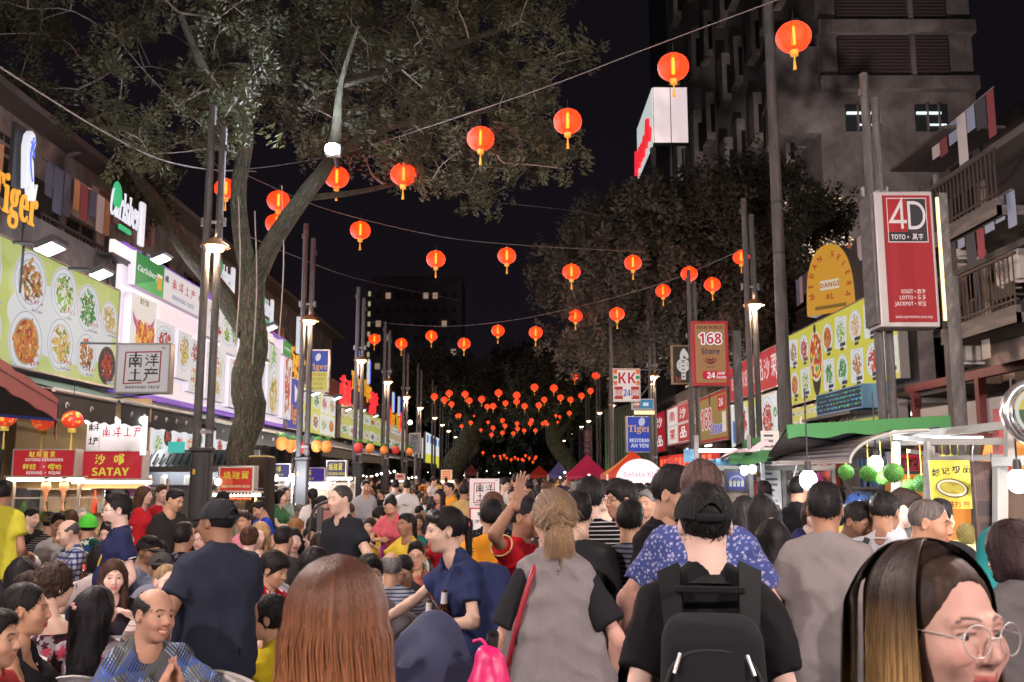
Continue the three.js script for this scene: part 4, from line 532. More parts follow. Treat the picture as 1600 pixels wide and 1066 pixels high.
{const o=frontal('store_sign','white sign with red double letters and orange green edges above the cash machine sign',958,999,578,627,29);lightbox(o,o.W,o.H,0.25,tex(256,300,(x,w,h)=>{x.fillStyle='#f0dfd8';x.fillRect(0,0,w,h);x.fillStyle='#e8763a';x.fillRect(0,0,w,44);x.fillRect(0,110,w,40);x.fillStyle='#3a8a4a';x.fillRect(0,62,w,30);x.fillStyle='#f0dfd8';x.fillRect(36,6,184,150);say(x,'KK',w/2,84,150,'#c82430',{out:'#fff',ow:8});x.fillStyle='#b83a34';x.fillRect(6,164,82,120);x.fillRect(172,164,80,120);say(x,'BUKA',47,224,84,'#f4e4e0',{sx:0.38});say(x,'24',130,224,90,'#3a55b0',{sx:0.75});say(x,'JAM',212,224,84,'#f4e4e0',{sx:0.45});}),0.72,alu);part('bracket',[bar([o.W/2,0.5,0],[1.1,0.5,0],0.025),bar([o.W/2,-0.4,0],[1.1,0.5,0],0.02),bar([-o.W/2-0.06,-4,0],[-o.W/2-0.06,2.2,0],0.05)],galv,o);}
{const o=frontal('cash_machine_sign','small blue and white cash machine sign with a round badge',988,1020,625,639,29.5);lightbox(o,o.W,o.H,0.15,tex(256,110,(x,w,h)=>{x.fillStyle='#3f86b0';x.fillRect(0,0,w,h);x.fillStyle='#dfe8ee';x.fillRect(130,36,70,40);x.fillStyle='#c0704a';x.beginPath();x.arc(50,55,46,0,7);x.fill();say(x,'ATM',50,56,40,'#fff',{sx:0.8});}),0.75,alu);part('strip',box(o.W,0.12,0.06,0.05,-o.H/2-0.12,0.02),M([0.6,0.5,0.3],{e:[1,0.75,0.4],ei:0.8}),o);}
{const o=frontal('pole_sign','tall blue restaurant sign with a gold beer name, right side',979,1018,652,706,32.5,'sign',0.12);lightbox(o,o.W,o.H,0.2,tex(256,352,(x,w,h)=>{x.fillStyle='#2446b8';x.fillRect(0,0,w,h);say(x,'Tiger',w/2,h*0.34,92,'#eab45a',{f:'serif'});x.fillStyle='#c9cfe4';x.beginPath();x.ellipse(w*0.6,h*0.14,34,44,0.3,0,7);x.fill();say(x,'RESTORAN',w/2,h*0.68,52,'#eef0fa',{sx:0.85});say(x,'AH YEN',w/2,h*0.83,54,'#eef0fa');}),0.7,alu);part('pole',cyl(0.05,0.05,3,0,-o.H/2-1.4,-0.1),galv,o);}
{const o=frontal('emblem_sign','dark brown square sign with a white round fish emblem left of the store sign',1050,1082,542,599,26);lightbox(o,o.W,o.H,0.2,tex(200,340,(x,w,h)=>{x.fillStyle='#42352c';x.fillRect(0,0,w,h);x.fillStyle='#e9e2dc';x.beginPath();x.arc(w*0.52,h*0.52,66,0,7);x.fill();x.beginPath();x.ellipse(w*0.5,h*0.2,22,52,0.4,0,7);x.fill();x.beginPath();x.ellipse(w*0.68,h*0.22,20,44,-0.4,0,7);x.fill();x.fillRect(w*0.42,h*0.5,44,140);x.fillStyle='#42352c';x.fillRect(w*0.42,h*0.38,44,6);for(let k=0;k<5;k++){x.fillRect(w*0.46,h*(0.42+k*0.1),26,10);x.fillRect(w*0.3+(k%2)*80,h*(0.45+(k%3)*0.06),14,6);}x.fillStyle='#b0523a';for(let k=0;k<14;k++){x.beginPath();x.arc(14+(k*29)%60,h*0.84+(k*13)%44,7,0,7);x.fill();}}),0.6,M([0.3,0.22,0.14]));part('bracket',[box(0.06,0.06,1,0.2,-o.H/2-0.06,0),bar([0.3,-o.H/2-0.4,0],[0.3,-o.H/2,0],0.03)],galv,o);}
{const o=frontal('round_sign','round metal rimmed sign cut by the right edge of the picture',1574,1660,600,690,5.4);const r=o.H/2;part('rim',[new THREE.TorusGeometry(r,0.03,10,40),cyl(r,r,0.14,0,0,0,40,true).rotateX(Math.PI/2)],M([0.6,0.6,0.62],{metalness:0.9,roughness:0.2}),o);part('panel',new THREE.CircleGeometry(r-0.02,36).translate(0,0,0.05),litMat(tex(128,128,(x)=>{x.fillStyle='#3d6a48';x.fillRect(0,0,128,128);x.fillStyle='#e4dc5a';x.fillRect(0,0,128,58);x.strokeStyle='#eee';x.lineWidth=10;x.beginPath();x.arc(64,64,56,0,7);x.stroke();}),0.5),o);part('arm',bar([0,0,-0.05],[0.9,0.1,-0.1],0.03),steel,o);}
{const o=thing('metal_fence','tall corrugated dark green metal screen lit green behind the far right lamps','fence',[5.75,0,-46],-Math.PI/2+0.25);part('sheet',Array.from({length:34},(_,k)=>box(0.17,5.2,0.08+(k%2)*0.08,-3.2+k*0.19,2.6,0)),M([0.07,0.09,0.06],{metalness:0.5,roughness:0.5}),o);part('cap',box(6.6,0.1,0.2,0,5.25,0),darkSteel,o);const l=part('unseen_green_lamp',box(0.1,0.3,0.1,-2.6,1.2,0.6),M([0.6,1,0.4],{e:[0.7,1,0.25],ei:4}),o);const pl=new THREE.PointLight(0xb8ff60,9);pl.position.set(-2.6,1.2,0.6);pl.name='green_glow';o.add(pl);}  // unseen lamp, placed to light the metal screen green
// ------------------------------------------------------------------ paper lanterns and their wires
const paper=new THREE.MeshPhysicalMaterial({roughness:0.66,transmission:0.8,side:THREE.DoubleSide});paper.color.setRGB(0.9,0.1,0.02);paper.emissive.setRGB(0.8,0.07,0.012);paper.emissiveIntensity=0.13;
const gold=M([0.75,0.36,0.05],{e:[0.9,0.3,0.03],ei:0.4}),tasselGlow=M([0.8,0.38,0.05],{e:[0.9,0.35,0.04],ei:0.3}),bulbM=M([1,0.8,0.4],{e:[1,0.66,0.16],ei:22}),ribM=M([0.25,0.015,0.008]);  // collar, cap and tassel glow on their own, as if lit by the bulb
const paperFar=M([0.7,0.04,0.015],{e:[1,0.06,0.015],ei:1.0,roughness:0.7});
function lanternShell(n){const g=new THREE.SphereGeometry(1,n,Math.max(8,n*0.5|0)),P=g.attributes.position;for(let i=0;i<P.count;i++){const x=P.getX(i),y=P.getY(i),z=P.getZ(i),a=Math.atan2(z,x),k=1-0.03*Math.pow(Math.abs(Math.cos(a*4)),6);P.setXYZ(i,x*k*0.225,Math.max(-0.93,Math.min(0.93,y))*0.2,z*k*0.225);}g.computeVertexNormals();return g;}
function lanternProto(near){
const o=thing('paper_lantern','x','lantern'),n=near?40:14;
part('shell',lanternShell(n),near?paper:paperFar,o);
part('collar',[cyl(0.055,0.05,0.075,0,-0.215,0,near?16:8)],gold,o);part('cap',cyl(0.03,0.05,0.03,0,0.195,0,near?14:8),gold,o);
part('tassel',[cyl(0.008,0.012,0.09,0,-0.29,0,6),cyl(0.012,0.024,0.12,0,-0.38,0,7)],tasselGlow,o);
if(near){part('bulb',cyl(0.022,0.026,0.24,0,0.02,0,10),bulbM,o);for(let k=0;k<8;k++){const a=(k+0.5)/8*6.2832;part('rib',tube(Array.from({length:9},(_,i)=>{const t=(i/8-0.5)*2.5,r=0.22*Math.cos(t);return[Math.cos(a)*r,0.2*Math.sin(t),Math.sin(a)*r];}),0.005,4,16),ribM,o);}part('hanger',cyl(0.004,0.004,0.16,0,0.28,0,5),cable,o);const l=new THREE.PointLight(0xff6a24,0.55);l.shadow.radius=5;l.name='lantern_glow';o.add(l);}
return o;
}
const ORDS=[];
const LN=[[1240,58,58,'highest, in front of the tower beside the mast'],[1052,105,52,'in front of the white glowing sign box'],[887,190,47,'at the right tip of the great tree'],[751,217,45,'under the middle of the great tree crown'],[630,273,42,'right of the blazing floodlight'],[526,277,40,'just under the blazing floodlight'],[353,295,37,'beside the first left lamp pole'],[435,314,37,'upper of the pair right of the forked trunk'],[432,350,36,'lower of the pair right of the forked trunk'],[563,360,33,'alone above the second lamp pole'],[681,405,31,'alone in the dark sky left of centre'],[792,400,30,'in the dark sky at the centre'],[893,425,29,'left of the dark right tree top'],[989,411,28,'before the dark tree, upper'],[1077,428,27,'above the pole of the brown store sign'],[1036,455,24,'before the dark tree, lower'],[1113,445,26,'right of the pole of the brown store sign'],[1158,402,26,'by the pole of the first right lamp'],[585,530,18,'above the third left lamp'],[627,537,19,'above the fourth left lamp'],[674,525,19,'third from the left in the middle row'],[725,537,20,'lowest of the middle row left of centre'],[778,517,21,'of the middle row below the lone centre lantern'],[837,520,22,'lowest of the middle row right of centre'],[899,494,23,'of the middle row before the dark tree'],[964,491,24,'at the right end of the middle row']];
{
const p=lanternProto(true);LN.forEach(([px,py,w,where],k)=>{const o=k?copyOf(p):p,d=0.45*FPX/w;o.position.copy(at(px,py,d));o.rotation.y=k*0.7;tag(o,`glowing red paper lantern with tassel, ${where}`,'lantern','red lanterns strung over the street');labels.add(where);});
ORDS.push(...ord.slice(0,10),'eleventh','twelfth','thirteenth','fourteenth','fifteenth','sixteenth','seventeenth','eighteenth','nineteenth','twentieth','twenty-first','twenty-second','twenty-third','twenty-fourth','twenty-fifth','twenty-sixth','twenty-seventh','twenty-eighth');const ORD=ORDS;
const f=lanternProto(false),far=[[187,290,56],[263,315,54],[300,265,56],[318,347,46],[420,272,56],[452,320,52],[546,310,56],[588,366,44],[633,362,50],[674,262,60],[726,340,46],[811,280,60],[810,328,50],[871,362,48],[946,220,62],[979,356,50],[1020,313,48],[1093,226,62],[1144,298,52],[1219,313,48],[1250,138,64],[1302,284,50],[1370,246,50],[1412,130,66],[1210,415,38],[378,433,34],[360,436,30],[394,514,30],[463,487,34],[489,437,16],[540,543,26],[594,484,26],[632,527,36],[620,579,34],[703,470,36],[703,564,34],[723,512,36],[786,569,34],[814,494,34],[817,533,36],[868,547,34],[924,470,36],[914,493,36],[953,547,34],[1008,494,30],[1030,484,34],[1045,500,26],[1108,434,24],[1137,443,24],[1122,484,20],[556,715,24],[640,740,20],[685,742,18],[691,760,18],[717,735,22],[735,755,20],[769,768,22],[797,751,20],[820,763,20],[852,766,22],[864,773,18],[878,737,22],[906,756,22],[934,786,20],[957,747,22],[948,760,18]];
far.forEach(([zx,zy,w],k)=>{const o=k?copyOf(f):f,W=w/4.847,d=Math.min(47,0.45*FPX/W);o.position.copy(at(640+zx/4.847,560+zy/4.847,d));o.scale.setScalar(W*d/FPX/0.45);const row=zy<400?(zy<300?0:1):zy<600?2:3,mates=far.filter((f2)=>(f2[1]<400?(f2[1]<300?0:1):f2[1]<600?2:3)===row).sort((a,b)=>a[0]-b[0]);tag(o,`small far red lantern, ${ORD[mates.indexOf(far[k])]} from the left in the ${['highest', 'second', 'third', 'lowest'][row]} far row`,'lantern','small far lanterns strung over the end of the street');});
}
function wire(label,pts,r){r*=0.62;const o=part('lantern_wire',tube(pts.map((p)=>at(...p)),r,5,60),M([0.2,0.18,0.175],{roughness:0.8}));return tag(o,label,'wire');}
wire('thick sagging rope from the upper left corner to the forked tree',[[-20,92,8],[70,150,9.5],[160,205,11],[250,249,13],[330,265,15],[400,268,16.2]],0.018);
wire('long lantern wire rising to the top right, carrying the five nearest lanterns',[[338,268,17.2],[430,259,16.8],[545,237,16],[700,188,14.8],[870,130,13.6],[1000,80,12.8],[1235,-8,11]],0.012);
wire('thin lantern wire sagging from the forked tree to the dark right tree',[[388,275,18],[480,316,19],[560,341,20.3],[690,370,20.6],[800,382,21.6],[1010,394,24]],0.01);
wire('lantern wire climbing from the street middle to the first right lamp pole',[[575,503,34],[690,510,33],[790,502,31],[900,480,28.5],[1030,444,26],[1168,387,21]],0.014);
wire('thin wire from the trunk fork down to the far tower',[[390,370,17],[450,396,22],[560,436,30],[720,470,40]],0.012);
wire('thin dark cable before the dark right tree',[[760,315,30],[900,330,30],[1050,355,30],[1170,350,30]],0.01);
// ------------------------------------------------------------------ awnings on the left
function awning(label,z0,z1,x1,y0,y1,color,val,rim,o2={}){
const o=thing('awning',label,'awning',[0,0,0]),X0=-7.12,n=12,q=rng(z0*10|0);
const m=M(color,{side:THREE.DoubleSide,roughness:0.85}),sag=(u,v)=>-0.03*Math.sin(u*Math.PI*5)*v-0.05*Math.sin(v*Math.PI);
part('canopy',thick(sheet(V(X0,y0,-z0),V(X0,y0,-z1),V(x1,y1,-z1),V(x1,y1,-z0),20,6,sag),0.012),m,o);
if(val)part('valance',thick(sheet(V(x1+0.01,y1-0.3,-z0),V(x1+0.01,y1-0.3,-z1),V(x1,y1,-z1),V(x1,y1,-z0),24,2,(u,v)=>(1-v)*0.015*Math.sin(u*40)),0.01),M(val,{side:THREE.DoubleSide,roughness:0.85}),o);
part('front_bar',bar([x1,y1+0.015,-z0],[x1,y1+0.015,-z1],0.028),M(rim||[0.4,0.38,0.36]),o);
part('arm',bar([X0,y0-0.2,-z0-0.1],[x1,y1-0.02,-z0-0.1],0.025),steel,o);part('arm',bar([X0,y0-0.2,-z1+0.1],[x1,y1-0.02,-z1+0.1],0.025),steel,o);
if(o2.marks)for(let k=0;k<o2.marks;k++)part('mark',new THREE.TorusGeometry(0.035,0.008,4,10,4).rotateY(Math.PI/2).translate(x1+0.025,y1-0.15,-z0-0.3-k*(z1-z0-0.4)/o2.marks),M([0.4,0.4,0.38]),o);
return o;
}
awning('brown awning with black printed valance left of the white hanging sign',10.7,12.4,-5.3,3.22,2.78,[0.16,0.12,0.1],[0.02,0.017,0.018],null,{marks:2});
awning('dark green awning with black marked valance below the white hanging sign',12.6,15.6,-5.3,3.25,2.8,[0.05,0.1,0.075],[0.018,0.018,0.02],null,{marks:6});
awning('cream edged awning behind the first lamp post and the tree trunk',15.9,20.6,-5.05,3.25,2.72,[0.1,0.12,0.11],[0.02,0.025,0.022],[0.55,0.5,0.42],{marks:5});
awning('dark awning with cream bar between the tree trunk and the second lamp',20.9,25.5,-5.2,3.2,2.62,[0.06,0.08,0.1],null,[0.55,0.5,0.42]);
awning('blue grey awning left of the third lamp',26,32,-5.3,3.2,2.65,[0.05,0.09,0.16],[0.03,0.03,0.035]);awning('dark grey awning left of the fourth lamp',32.5,39,-5.3,3.2,2.6,[0.05,0.055,0.06],[0.03,0.03,0.03]);awning('blue awning left of the fifth lamp',39.5,47,-5.3,3.15,2.6,[0.05,0.12,0.26],null);awning('far black awning beneath the pale menu boards',47.5,66,-5.3,3.1,2.6,[0.04,0.04,0.045],[0.06,0.05,0.05]);
{const o=thing('canopy_tent','red rimmed grey canvas canopy cut by the left edge','canopy');const A=at(-90,520,7.2),B=at(92,632,9.6),C=at(85,655,10.6),D=at(-120,640,9);part('canopy',thick(sheet(A,B,C,D,10,5,(u,v)=>-0.06*Math.sin(v*3.14)),0.012),M([0.09,0.09,0.105],{side:THREE.DoubleSide}),o);part('rim',thick(sheet(A.clone().add(V(0,-0.14,0.03)),B.clone().add(V(0,-0.16,0.03)),B.clone().add(V(0,0.06,0.02)),A.clone().add(V(0,0.1,0.02)),14,2,(u)=>0.015*Math.sin(u*30)),0.012),M([0.3,0.025,0.03],{side:THREE.DoubleSide,roughness:0.5}),o);part('corner_flap',thick(sheet(B.clone().add(V(-0.02,-0.3,0)),C.clone().add(V(0.05,-0.28,0)),C,B,3,3),0.01),M([0.3,0.025,0.03],{side:THREE.DoubleSide}),o);part('hem',bar(B.clone().add(V(0,-0.16,0)),D,0.018),M([0.04,0.06,0.3]),o);part('post',bar(V(-5.75,0,-9),V(-5.75,2.7,-9),0.03),steel,o);}
[[8,652,10.2,'leftmost, half hidden by the red rimmed canopy'],[67,658,10.4,'middle one, above the squid stall'],[113,656,10.8,'right one, under the brown awning']].forEach(([px,py,d,w])=>{const o=thing('festive_lantern',`red and gold patterned lantern, ${w}`,'lantern',at(px,py,d));part('shell',sph(0.118,0,0,0,1,0.88,1,24),withMap(M([0.9,0.9,0.9],{roughness:0.5}),{map:tex(128,64,(x)=>{const q=rng(px);x.fillStyle='#cf2418';x.fillRect(0,0,128,64);for(let k=0;k<60;k++){x.fillStyle=['#f2c23a','#f6d96a','#8a2a8a'][q()*2.3|0];x.beginPath();x.arc(q()*128,14+q()*38,1.5+q()*3,0,7);x.fill();}}),emissive:new THREE.Color(0.5,0.05,0.02),emissiveIntensity:0.45}),o);part('collar',cyl(0.045,0.045,0.05,0,-0.125,0,12),M([0.7,0.6,0.12]),o);part('tassel',cyl(0.006,0.014,0.2,0,-0.25,0,6),M([0.7,0.6,0.12]),o);part('hanger',cyl(0.004,0.004,0.3,0,0.25,0,5),cable,o);});
// ------------------------------------------------------------------ hawker stalls
const tubeGlow=M([1,0.95,0.85],{e:[1,0.85,0.62],ei:4.5}),tubeCool=M([1,1,1],{e:[0.95,0.97,1],ei:4}),stallSteel=M([0.5,0.46,0.42],{metalness:0.5,roughness:0.35}),wood=withMap(M([0.28,0.2,0.13],{roughness:0.8}),{map:rep(blotch,1,1)});
function stall(label,px0,px1,py0,py1,d,t,o={}){
const a=at(px0,py0,d),b=at(px1,py1,d),w=b.x-a.x,h=a.y-b.y,s=thing('food_stall',label,'food stall',[(a.x+b.x)/2,0,-d],o.turn||0),W=w*(o.wide||1.08),yb=b.y;
if(t){const sg=new THREE.Group();sg.name='sign_board';sg.position.set(0,(a.y+b.y)/2,0.02);s.add(sg);lightbox(sg,w,h,0.22,t,o.k??0.62,M([0.5,0.48,0.46],{metalness:0.5,roughness:0.4}),'panel',0,0,0,0.018);}
for(const[x,z]of[[-W/2,0],[W/2,0],[-W/2,-0.8],[W/2,-0.8]])part('post',box(0.035,yb,0.035,x,yb/2,z),stallSteel,s);
const tl=part('light_tube',bar([-W/2-0.08,yb-0.05,0.05],[W/2+0.08,yb-0.05,0.05],0.024),o.cool?tubeCool:tubeGlow,s);part('tube_cover',box(W+0.2,0.03,0.14,0,yb-0.012,0.03),stallSteel,s);
const l=new THREE.RectAreaLight(o.cool?0xeef4ff:0xffdcae,o.I??8,W,0.1);l.position.set(0,yb-0.09,0.06);l.rotation.x=-Math.PI/2+0.25;l.name='stall_light';s.add(l);
part('counter',[uvm(box(W+0.2,0.82,0.75,0,0.45,-0.35)),box(W+0.26,0.05,0.82,0,0.89,-0.35)],o.counter||wood,s);
part('rack',[box(W,0.025,0.3,0,1.28,-0.5),box(W,0.02,0.02,0,1.5,0.02),box(W,0.025,0.3,0,1.62,-0.5)],stallSteel,s);
if(o.back!==false)part('back_panel',uvm(box(W,0.75,0.03,0,1.3,-0.82)),M([0.42,0.34,0.24],{roughness:0.7}),s);
const q=rng(px0+3);
for(let k=0;k<5;k++)part('tub',cyl(0.06+q()*0.03,0.05,0.12+q()*0.06,-W/2+0.08+k*(W-0.15)/4,0.98,-0.2-q()*0.3,12),M([[0.6,0.5,0.2],[0.5,0.52,0.5],[0.5,0.1,0.06],[0.15,0.3,0.1],[0.6,0.58,0.5]][k]),s);
return Object.assign(s,{W,yb});
}
{
const s=stall('squid and greens stall with red and yellow sign at the left edge',30,121,704,744,13.2,tex(512,224,(x,w,h)=>{x.fillStyle='#c3262f';x.fillRect(0,0,w,h);x.fillStyle='#d8434a';x.fillRect(220,0,60,h);han(x,'鱿魚蕹菜',124,10,54,'#e9d74c',0.12);say(x,'SOTONG KANGKUNG',w/2,84,36,'#f6e8e2',{sx:0.9});han(x,'鮮蚶',78,116,54,'#e9d74c',0.12);say(x,'•',256,144,50,'#f6e8e2');han(x,'囉吔',292,116,54,'#e9d74c',0.12);say(x,'KERANG  •  ROJAK',w/2,196,38,'#f6e8e2',{sx:0.92});}),{k:0.7});
const squid=M([0.75,0.36,0.2],{roughness:0.4}),greens=M([0.06,0.14,0.03],{roughness:0.8});
[[-0.28,0],[0.02,1],[0.27,1]].forEach(([x,sq])=>{if(sq){part('dried_squid',[sph(0.07,x,1.66,0.06,1,1.3,0.3),cyl(0.035,0.004,0.18,x,1.48,0.06,8),sph(0.035,x,1.77,0.06,1,1,0.4),...[-0.02,0.01,0.03].map((k)=>bar([x,1.46,0.06],[x+k,1.32,0.07],0.008,5))],squid,s);}const b=[];const q=rng(x*100+50|0);for(let k=0;k<26;k++)b.push(bar([x+(q()-0.5)*0.05,1.45,0.03],[x+(q()-0.5)*0.17,1.12+q()*0.1,0.03+(q()-0.5)*0.1],0.008,4));part('greens_bunch',b,greens,s);});
}
{
const s=stall('skewer stall with a big red sign and yellow latin letters',131,226,706,748,13.5,tex(512,224,(x,w,h)=>{x.fillStyle='#c22430';x.fillRect(0,0,w,h);han(x,'沙嗲',124,18,92,'#e9d94a',0.13,false,1.7);say(x,'SATAY',w/2,168,92,'#e6da4a',{sx:1.12});}),{k:0.75,back:false});
part('glass_screen',[box(0.02,0.6,0.5,s.W/2-0.03,1.25,-0.3)],M([0.9,0.95,0.95],{transmission:1,roughness:0.05,thickness:0}),s);part('sauce_bottle',[cyl(0.02,0.045,0.2,-0.27,1.38,-0.05,10),cyl(0.008,0.018,0.12,-0.27,1.54,-0.05,8)],M([0.7,0.06,0.03]),s);part('cup_stack',[cyl(0.05,0.04,0.14,-0.18,1.36,-0.05),cyl(0.045,0.038,0.12,-0.06,1.35,-0.05)],M([0.4,0.42,0.42]),s);part('box',rbox(0.28,0.18,0.18,0.02,0.05,1.0,-0.1),M([0.55,0.48,0.3]),s);
}
{
const s=stall('roast chicken wing stall with an orange red lit sign before the tree trunk',347,398,730,768,14.0,tex(320,240,(x,w,h)=>{x.fillStyle='#d8382c';x.fillRect(0,0,w,h);x.fillStyle='#ea6a40';x.beginPath();x.ellipse(40,150,90,60,0,0,7);x.fill();x.strokeStyle='#e8d8c8';x.lineWidth=8;x.strokeRect(4,4,w-8,h-8);han(x,'燒雞翼',38,40,78,'#ecc83a',0.12);say(x,'BBQ CHICKEN WING',w/2,190,34,'#f4e0b0',{sx:0.82});}),{I:10});
const w=M([0.3,0.06,0.02],{roughness:0.35});for(let r=0;r<2;r++)for(let k=0;k<9;k++)part('chicken_wing',[sph(0.03,-0.2+k*0.05,1.56-r*0.09,0.08,0.8,1.2,0.8,8)],w,s);part('skewer',[bar([-0.35,1.58,0.08],[0.4,1.62,0.08],0.008,5),bar([-0.35,1.48,0.08],[0.42,1.5,0.08],0.008,5)],steel,s);part('lamp_bulb',sph(0.05,-0.26,1.72,0.14),M([1,0.9,0.7],{e:[1,0.8,0.5],ei:14}),s);
}
const purple=(a,b,bg='#4a2f94')=>tex(256,128,(x,w,h)=>{x.fillStyle=bg;x.fillRect(0,0,w,h);han(x,a,20,14,62,'#e8d23c',0.13);say(x,b,w/2,104,34,'#e8d23c');});
stall('purple skewer stall sign with yellow letters left of the second lamp post',463,508,732,752,20,purple('沙嗲','SATAY ▸'),{cool:true,wide:1.2});
stall('dark blue chicken wing stall sign right of the second lamp post',513,541,721,745,21,purple('燒雞翼','CHICKEN WING','#2a2458'),{cool:true,wide:1.3});stall('purple stall sign half hidden behind the tree trunk',425,454,726,746,19.5,purple('沙嗲','SATAY','#3a2c78'),{cool:true,wide:1.2});
stall('far pink lit stall sign right of the fourth left lamp',619,632,741,750,34,tex(64,32,(x)=>{x.fillStyle='#e8a090';x.fillRect(0,0,64,32);x.fillStyle='#c02020';x.fillRect(10,8,44,10);}),{wide:1.6});stall('far orange lit stall with glowing menu near the sixth left lamp',690,706,735,751,42,tex(64,64,(x)=>{x.fillStyle='#f0b080';x.fillRect(0,0,64,64);x.fillStyle='#d04020';for(let k=0;k<4;k++)x.fillRect(8,8+k*14,48,5);}),{wide:1.5,k:0.95});
{const o=thing('soot_stained_pillar','yellow plastered pillar blackened with soot beside the chicken wing sign','pillar',at(408,745,14.6).setY(0));part('pillar',uvm(rbox(0.34,2.12,0.5,0.06,0,1.06,0),1),withMap(M([0.5,0.4,0.2],{roughness:0.85}),{map:tex(128,256,(x)=>{const q=rng(3);x.fillStyle='#d8cfae';x.fillRect(0,0,128,256);for(let k=0;k<160;k++){x.fillStyle=`rgba(30,24,18,${0.08 + q() * 0.14})`;x.beginPath();x.ellipse(q()*128,q()*q()*150,10+q()*24,8+q()*26,0,0,7);x.fill();}})}),o);}
{ 
const p=at(292,745,17.5),o=thing('kitchen','open stall kitchen with steel extractor hood and rice boiler behind the man in black','kitchen',[p.x,0,p.z]);
part('hood',[sheet(V(-0.9,1.95,0.3),V(0.9,1.95,0.3),V(0.9,2.3,-0.2),V(-0.9,2.3,-0.2)),box(1.9,0.1,0.05,0,1.93,0.31)],M([0.22,0.23,0.24],{metalness:0.8,roughness:0.35,side:THREE.DoubleSide}),o);part('louvre',Array.from({length:14},(_,k)=>box(0.03,0.3,0.02,-0.8+k*0.12,2.12,0.12,0,-0.9)),black,o);
part('boiler',[cyl(0.22,0.22,0.4,0.55,1.15,0,20),new THREE.SphereGeometry(0.22,20,8,0,6.3,0,1.57).scale(1,0.5,1).translate(0.55,1.35,0),cyl(0.03,0.03,0.05,0.55,1.48,0)],M([0.7,0.7,0.7],{metalness:0.9,roughness:0.25}),o);part('counter',[box(2.2,0.06,0.7,0,0.95,0.1),uvm(box(2.1,0.9,0.6,0,0.46,0.1))],M([0.45,0.38,0.24],{roughness:0.6}),o);part('back_wall',uvm(box(2.4,1.4,0.05,0,1.6,-0.5)),M([0.3,0.31,0.33],{metalness:0.4,roughness:0.4}),o);part('shelf',box(2.1,0.04,0.3,0,1.62,-0.3),steel,o);
const q=rng(8);part('goods',Array.from({length:14},()=>cyl(0.05,0.05,0.1+q()*0.15,-1+q()*2,1.72,-0.3,8)),M([0.5,0.48,0.4]),o);part('flower_bunch',Array.from({length:14},()=>sph(0.06,-0.95+q()*0.3,1.45+q()*0.2,0.1+q()*0.15,1,1,1,6)),M([0.6,0.2,0.5]),o);
part('light_tube',box(1.6,0.04,0.05,0,2.0,-0.2),tubeCool,o);const l=new THREE.RectAreaLight(0xf2f6ff,14,1.6,0.1);l.position.set(0,1.96,-0.2);l.rotation.x=-Math.PI/2;l.name='kitchen_light';o.add(l);part('screen',box(0.3,0.2,0.03,-0.1,2.33,0.35),M([0.05,0.2,0.2],{e:[0.1,0.7,0.6],ei:0.6}),o);
}
{const o=onWall('menu_board','low white lit menu strip with six dishes under the green awning','menu board',-1,17.3,22.9,2.1,2.82,'lit menu boards',0.3);boardOf(o,tex(700,110,(x,w,h)=>{const q=rng(161);x.fillStyle='#f2eeF0';x.fillRect(0,0,w,h);[[60,60,34,1],[120,40,26,5,1,true],[200,60,36,5],[280,55,38,7],[360,36,26,2],[360,86,22,5],[450,55,34,0],[530,50,34,5],[610,60,36,5]].forEach((a)=>dish(x,a[0],a[1],a[2],a[3],q,1,a[5]));}),0.85,2.2);part('violet_edge',box(o.W,0.06,0.1,0,-o.H/2-0.06,0.1),M([0.3,0.2,0.8],{e:[0.35,0.2,1],ei:0.6}),o);}
{const o=frontal('shop_sign','white panel with red and black brushed characters under round spot lamps',138,225,656,706,13.4);part('panel',box(o.W,o.H,0.05,0,0,0),[white,white,white,white,withMap(M([0.62,0.6,0.62]),{map:tex(512,300,(x,w,h)=>{x.fillStyle='#e6e2e6';x.fillRect(0,0,w,h);x.fillStyle='#b8b0bc';x.fillRect(112,0,8,h);han(x,'南洋',14,30,76,'#1b1a1c',0.12,true,0.62,0.6);han(x,'土产',14,160,76,'#1b1a1c',0.12,true,0.62,0.6);han(x,'南洋土产',136,60,104,'#a8202c',0.09,true,0.9,0.72);})}),white],o);part('edge',[box(0.05,o.H+0.1,0.1,o.W/2,0,0.04)],M([0.7,0.7,0.75],{e:[0.8,0.85,1],ei:0.8}),o);for(let k=0;k<5;k++)part('spot_bulb',sph(0.05,-0.35+k*0.19,o.H/2-0.02,0.14),M([1,1,1],{e:[1,0.97,0.92],ei:6}),o);const l=new THREE.RectAreaLight(0xfff6ea,14,0.9,0.1);l.position.set(0,o.H/2,0.2);l.rotation.x=-1.2;l.name='spot_light';o.add(l);part('backing',box(2.6,1.3,0.05,-0.9,-0.1,-0.2),M([0.34,0.24,0.12]),o);}
{const q=rng(171);[[440,693,19.5],[455,697,20],[470,699,20.6],[495,697,21.4],[510,698,22],[560,700,25],[578,701,27],[600,704,29],[618,704,31],[640,706,33]].forEach(([px,py,d],k)=>{const o=thing('paper_fruit',`hanging paper fruit decoration with green leaves, ${ord[k]} in the string under the left awnings`,'decoration',at(px,py,d));part('fruit',sph(0.13,0,0,0,1,1.15,1,12),M(k%3===2?[0.6,0.05,0.04]:[0.75,0.26,0.05],{roughness:0.6}),o);part('leaves',Array.from({length:7},(_,i)=>bar([0,0.12,0],[Math.cos(i*0.9)*0.14,0.2+q()*0.06,Math.sin(i*0.9)*0.14],0.03,4,0.004)),M([0.05,0.25,0.06]),o);});}
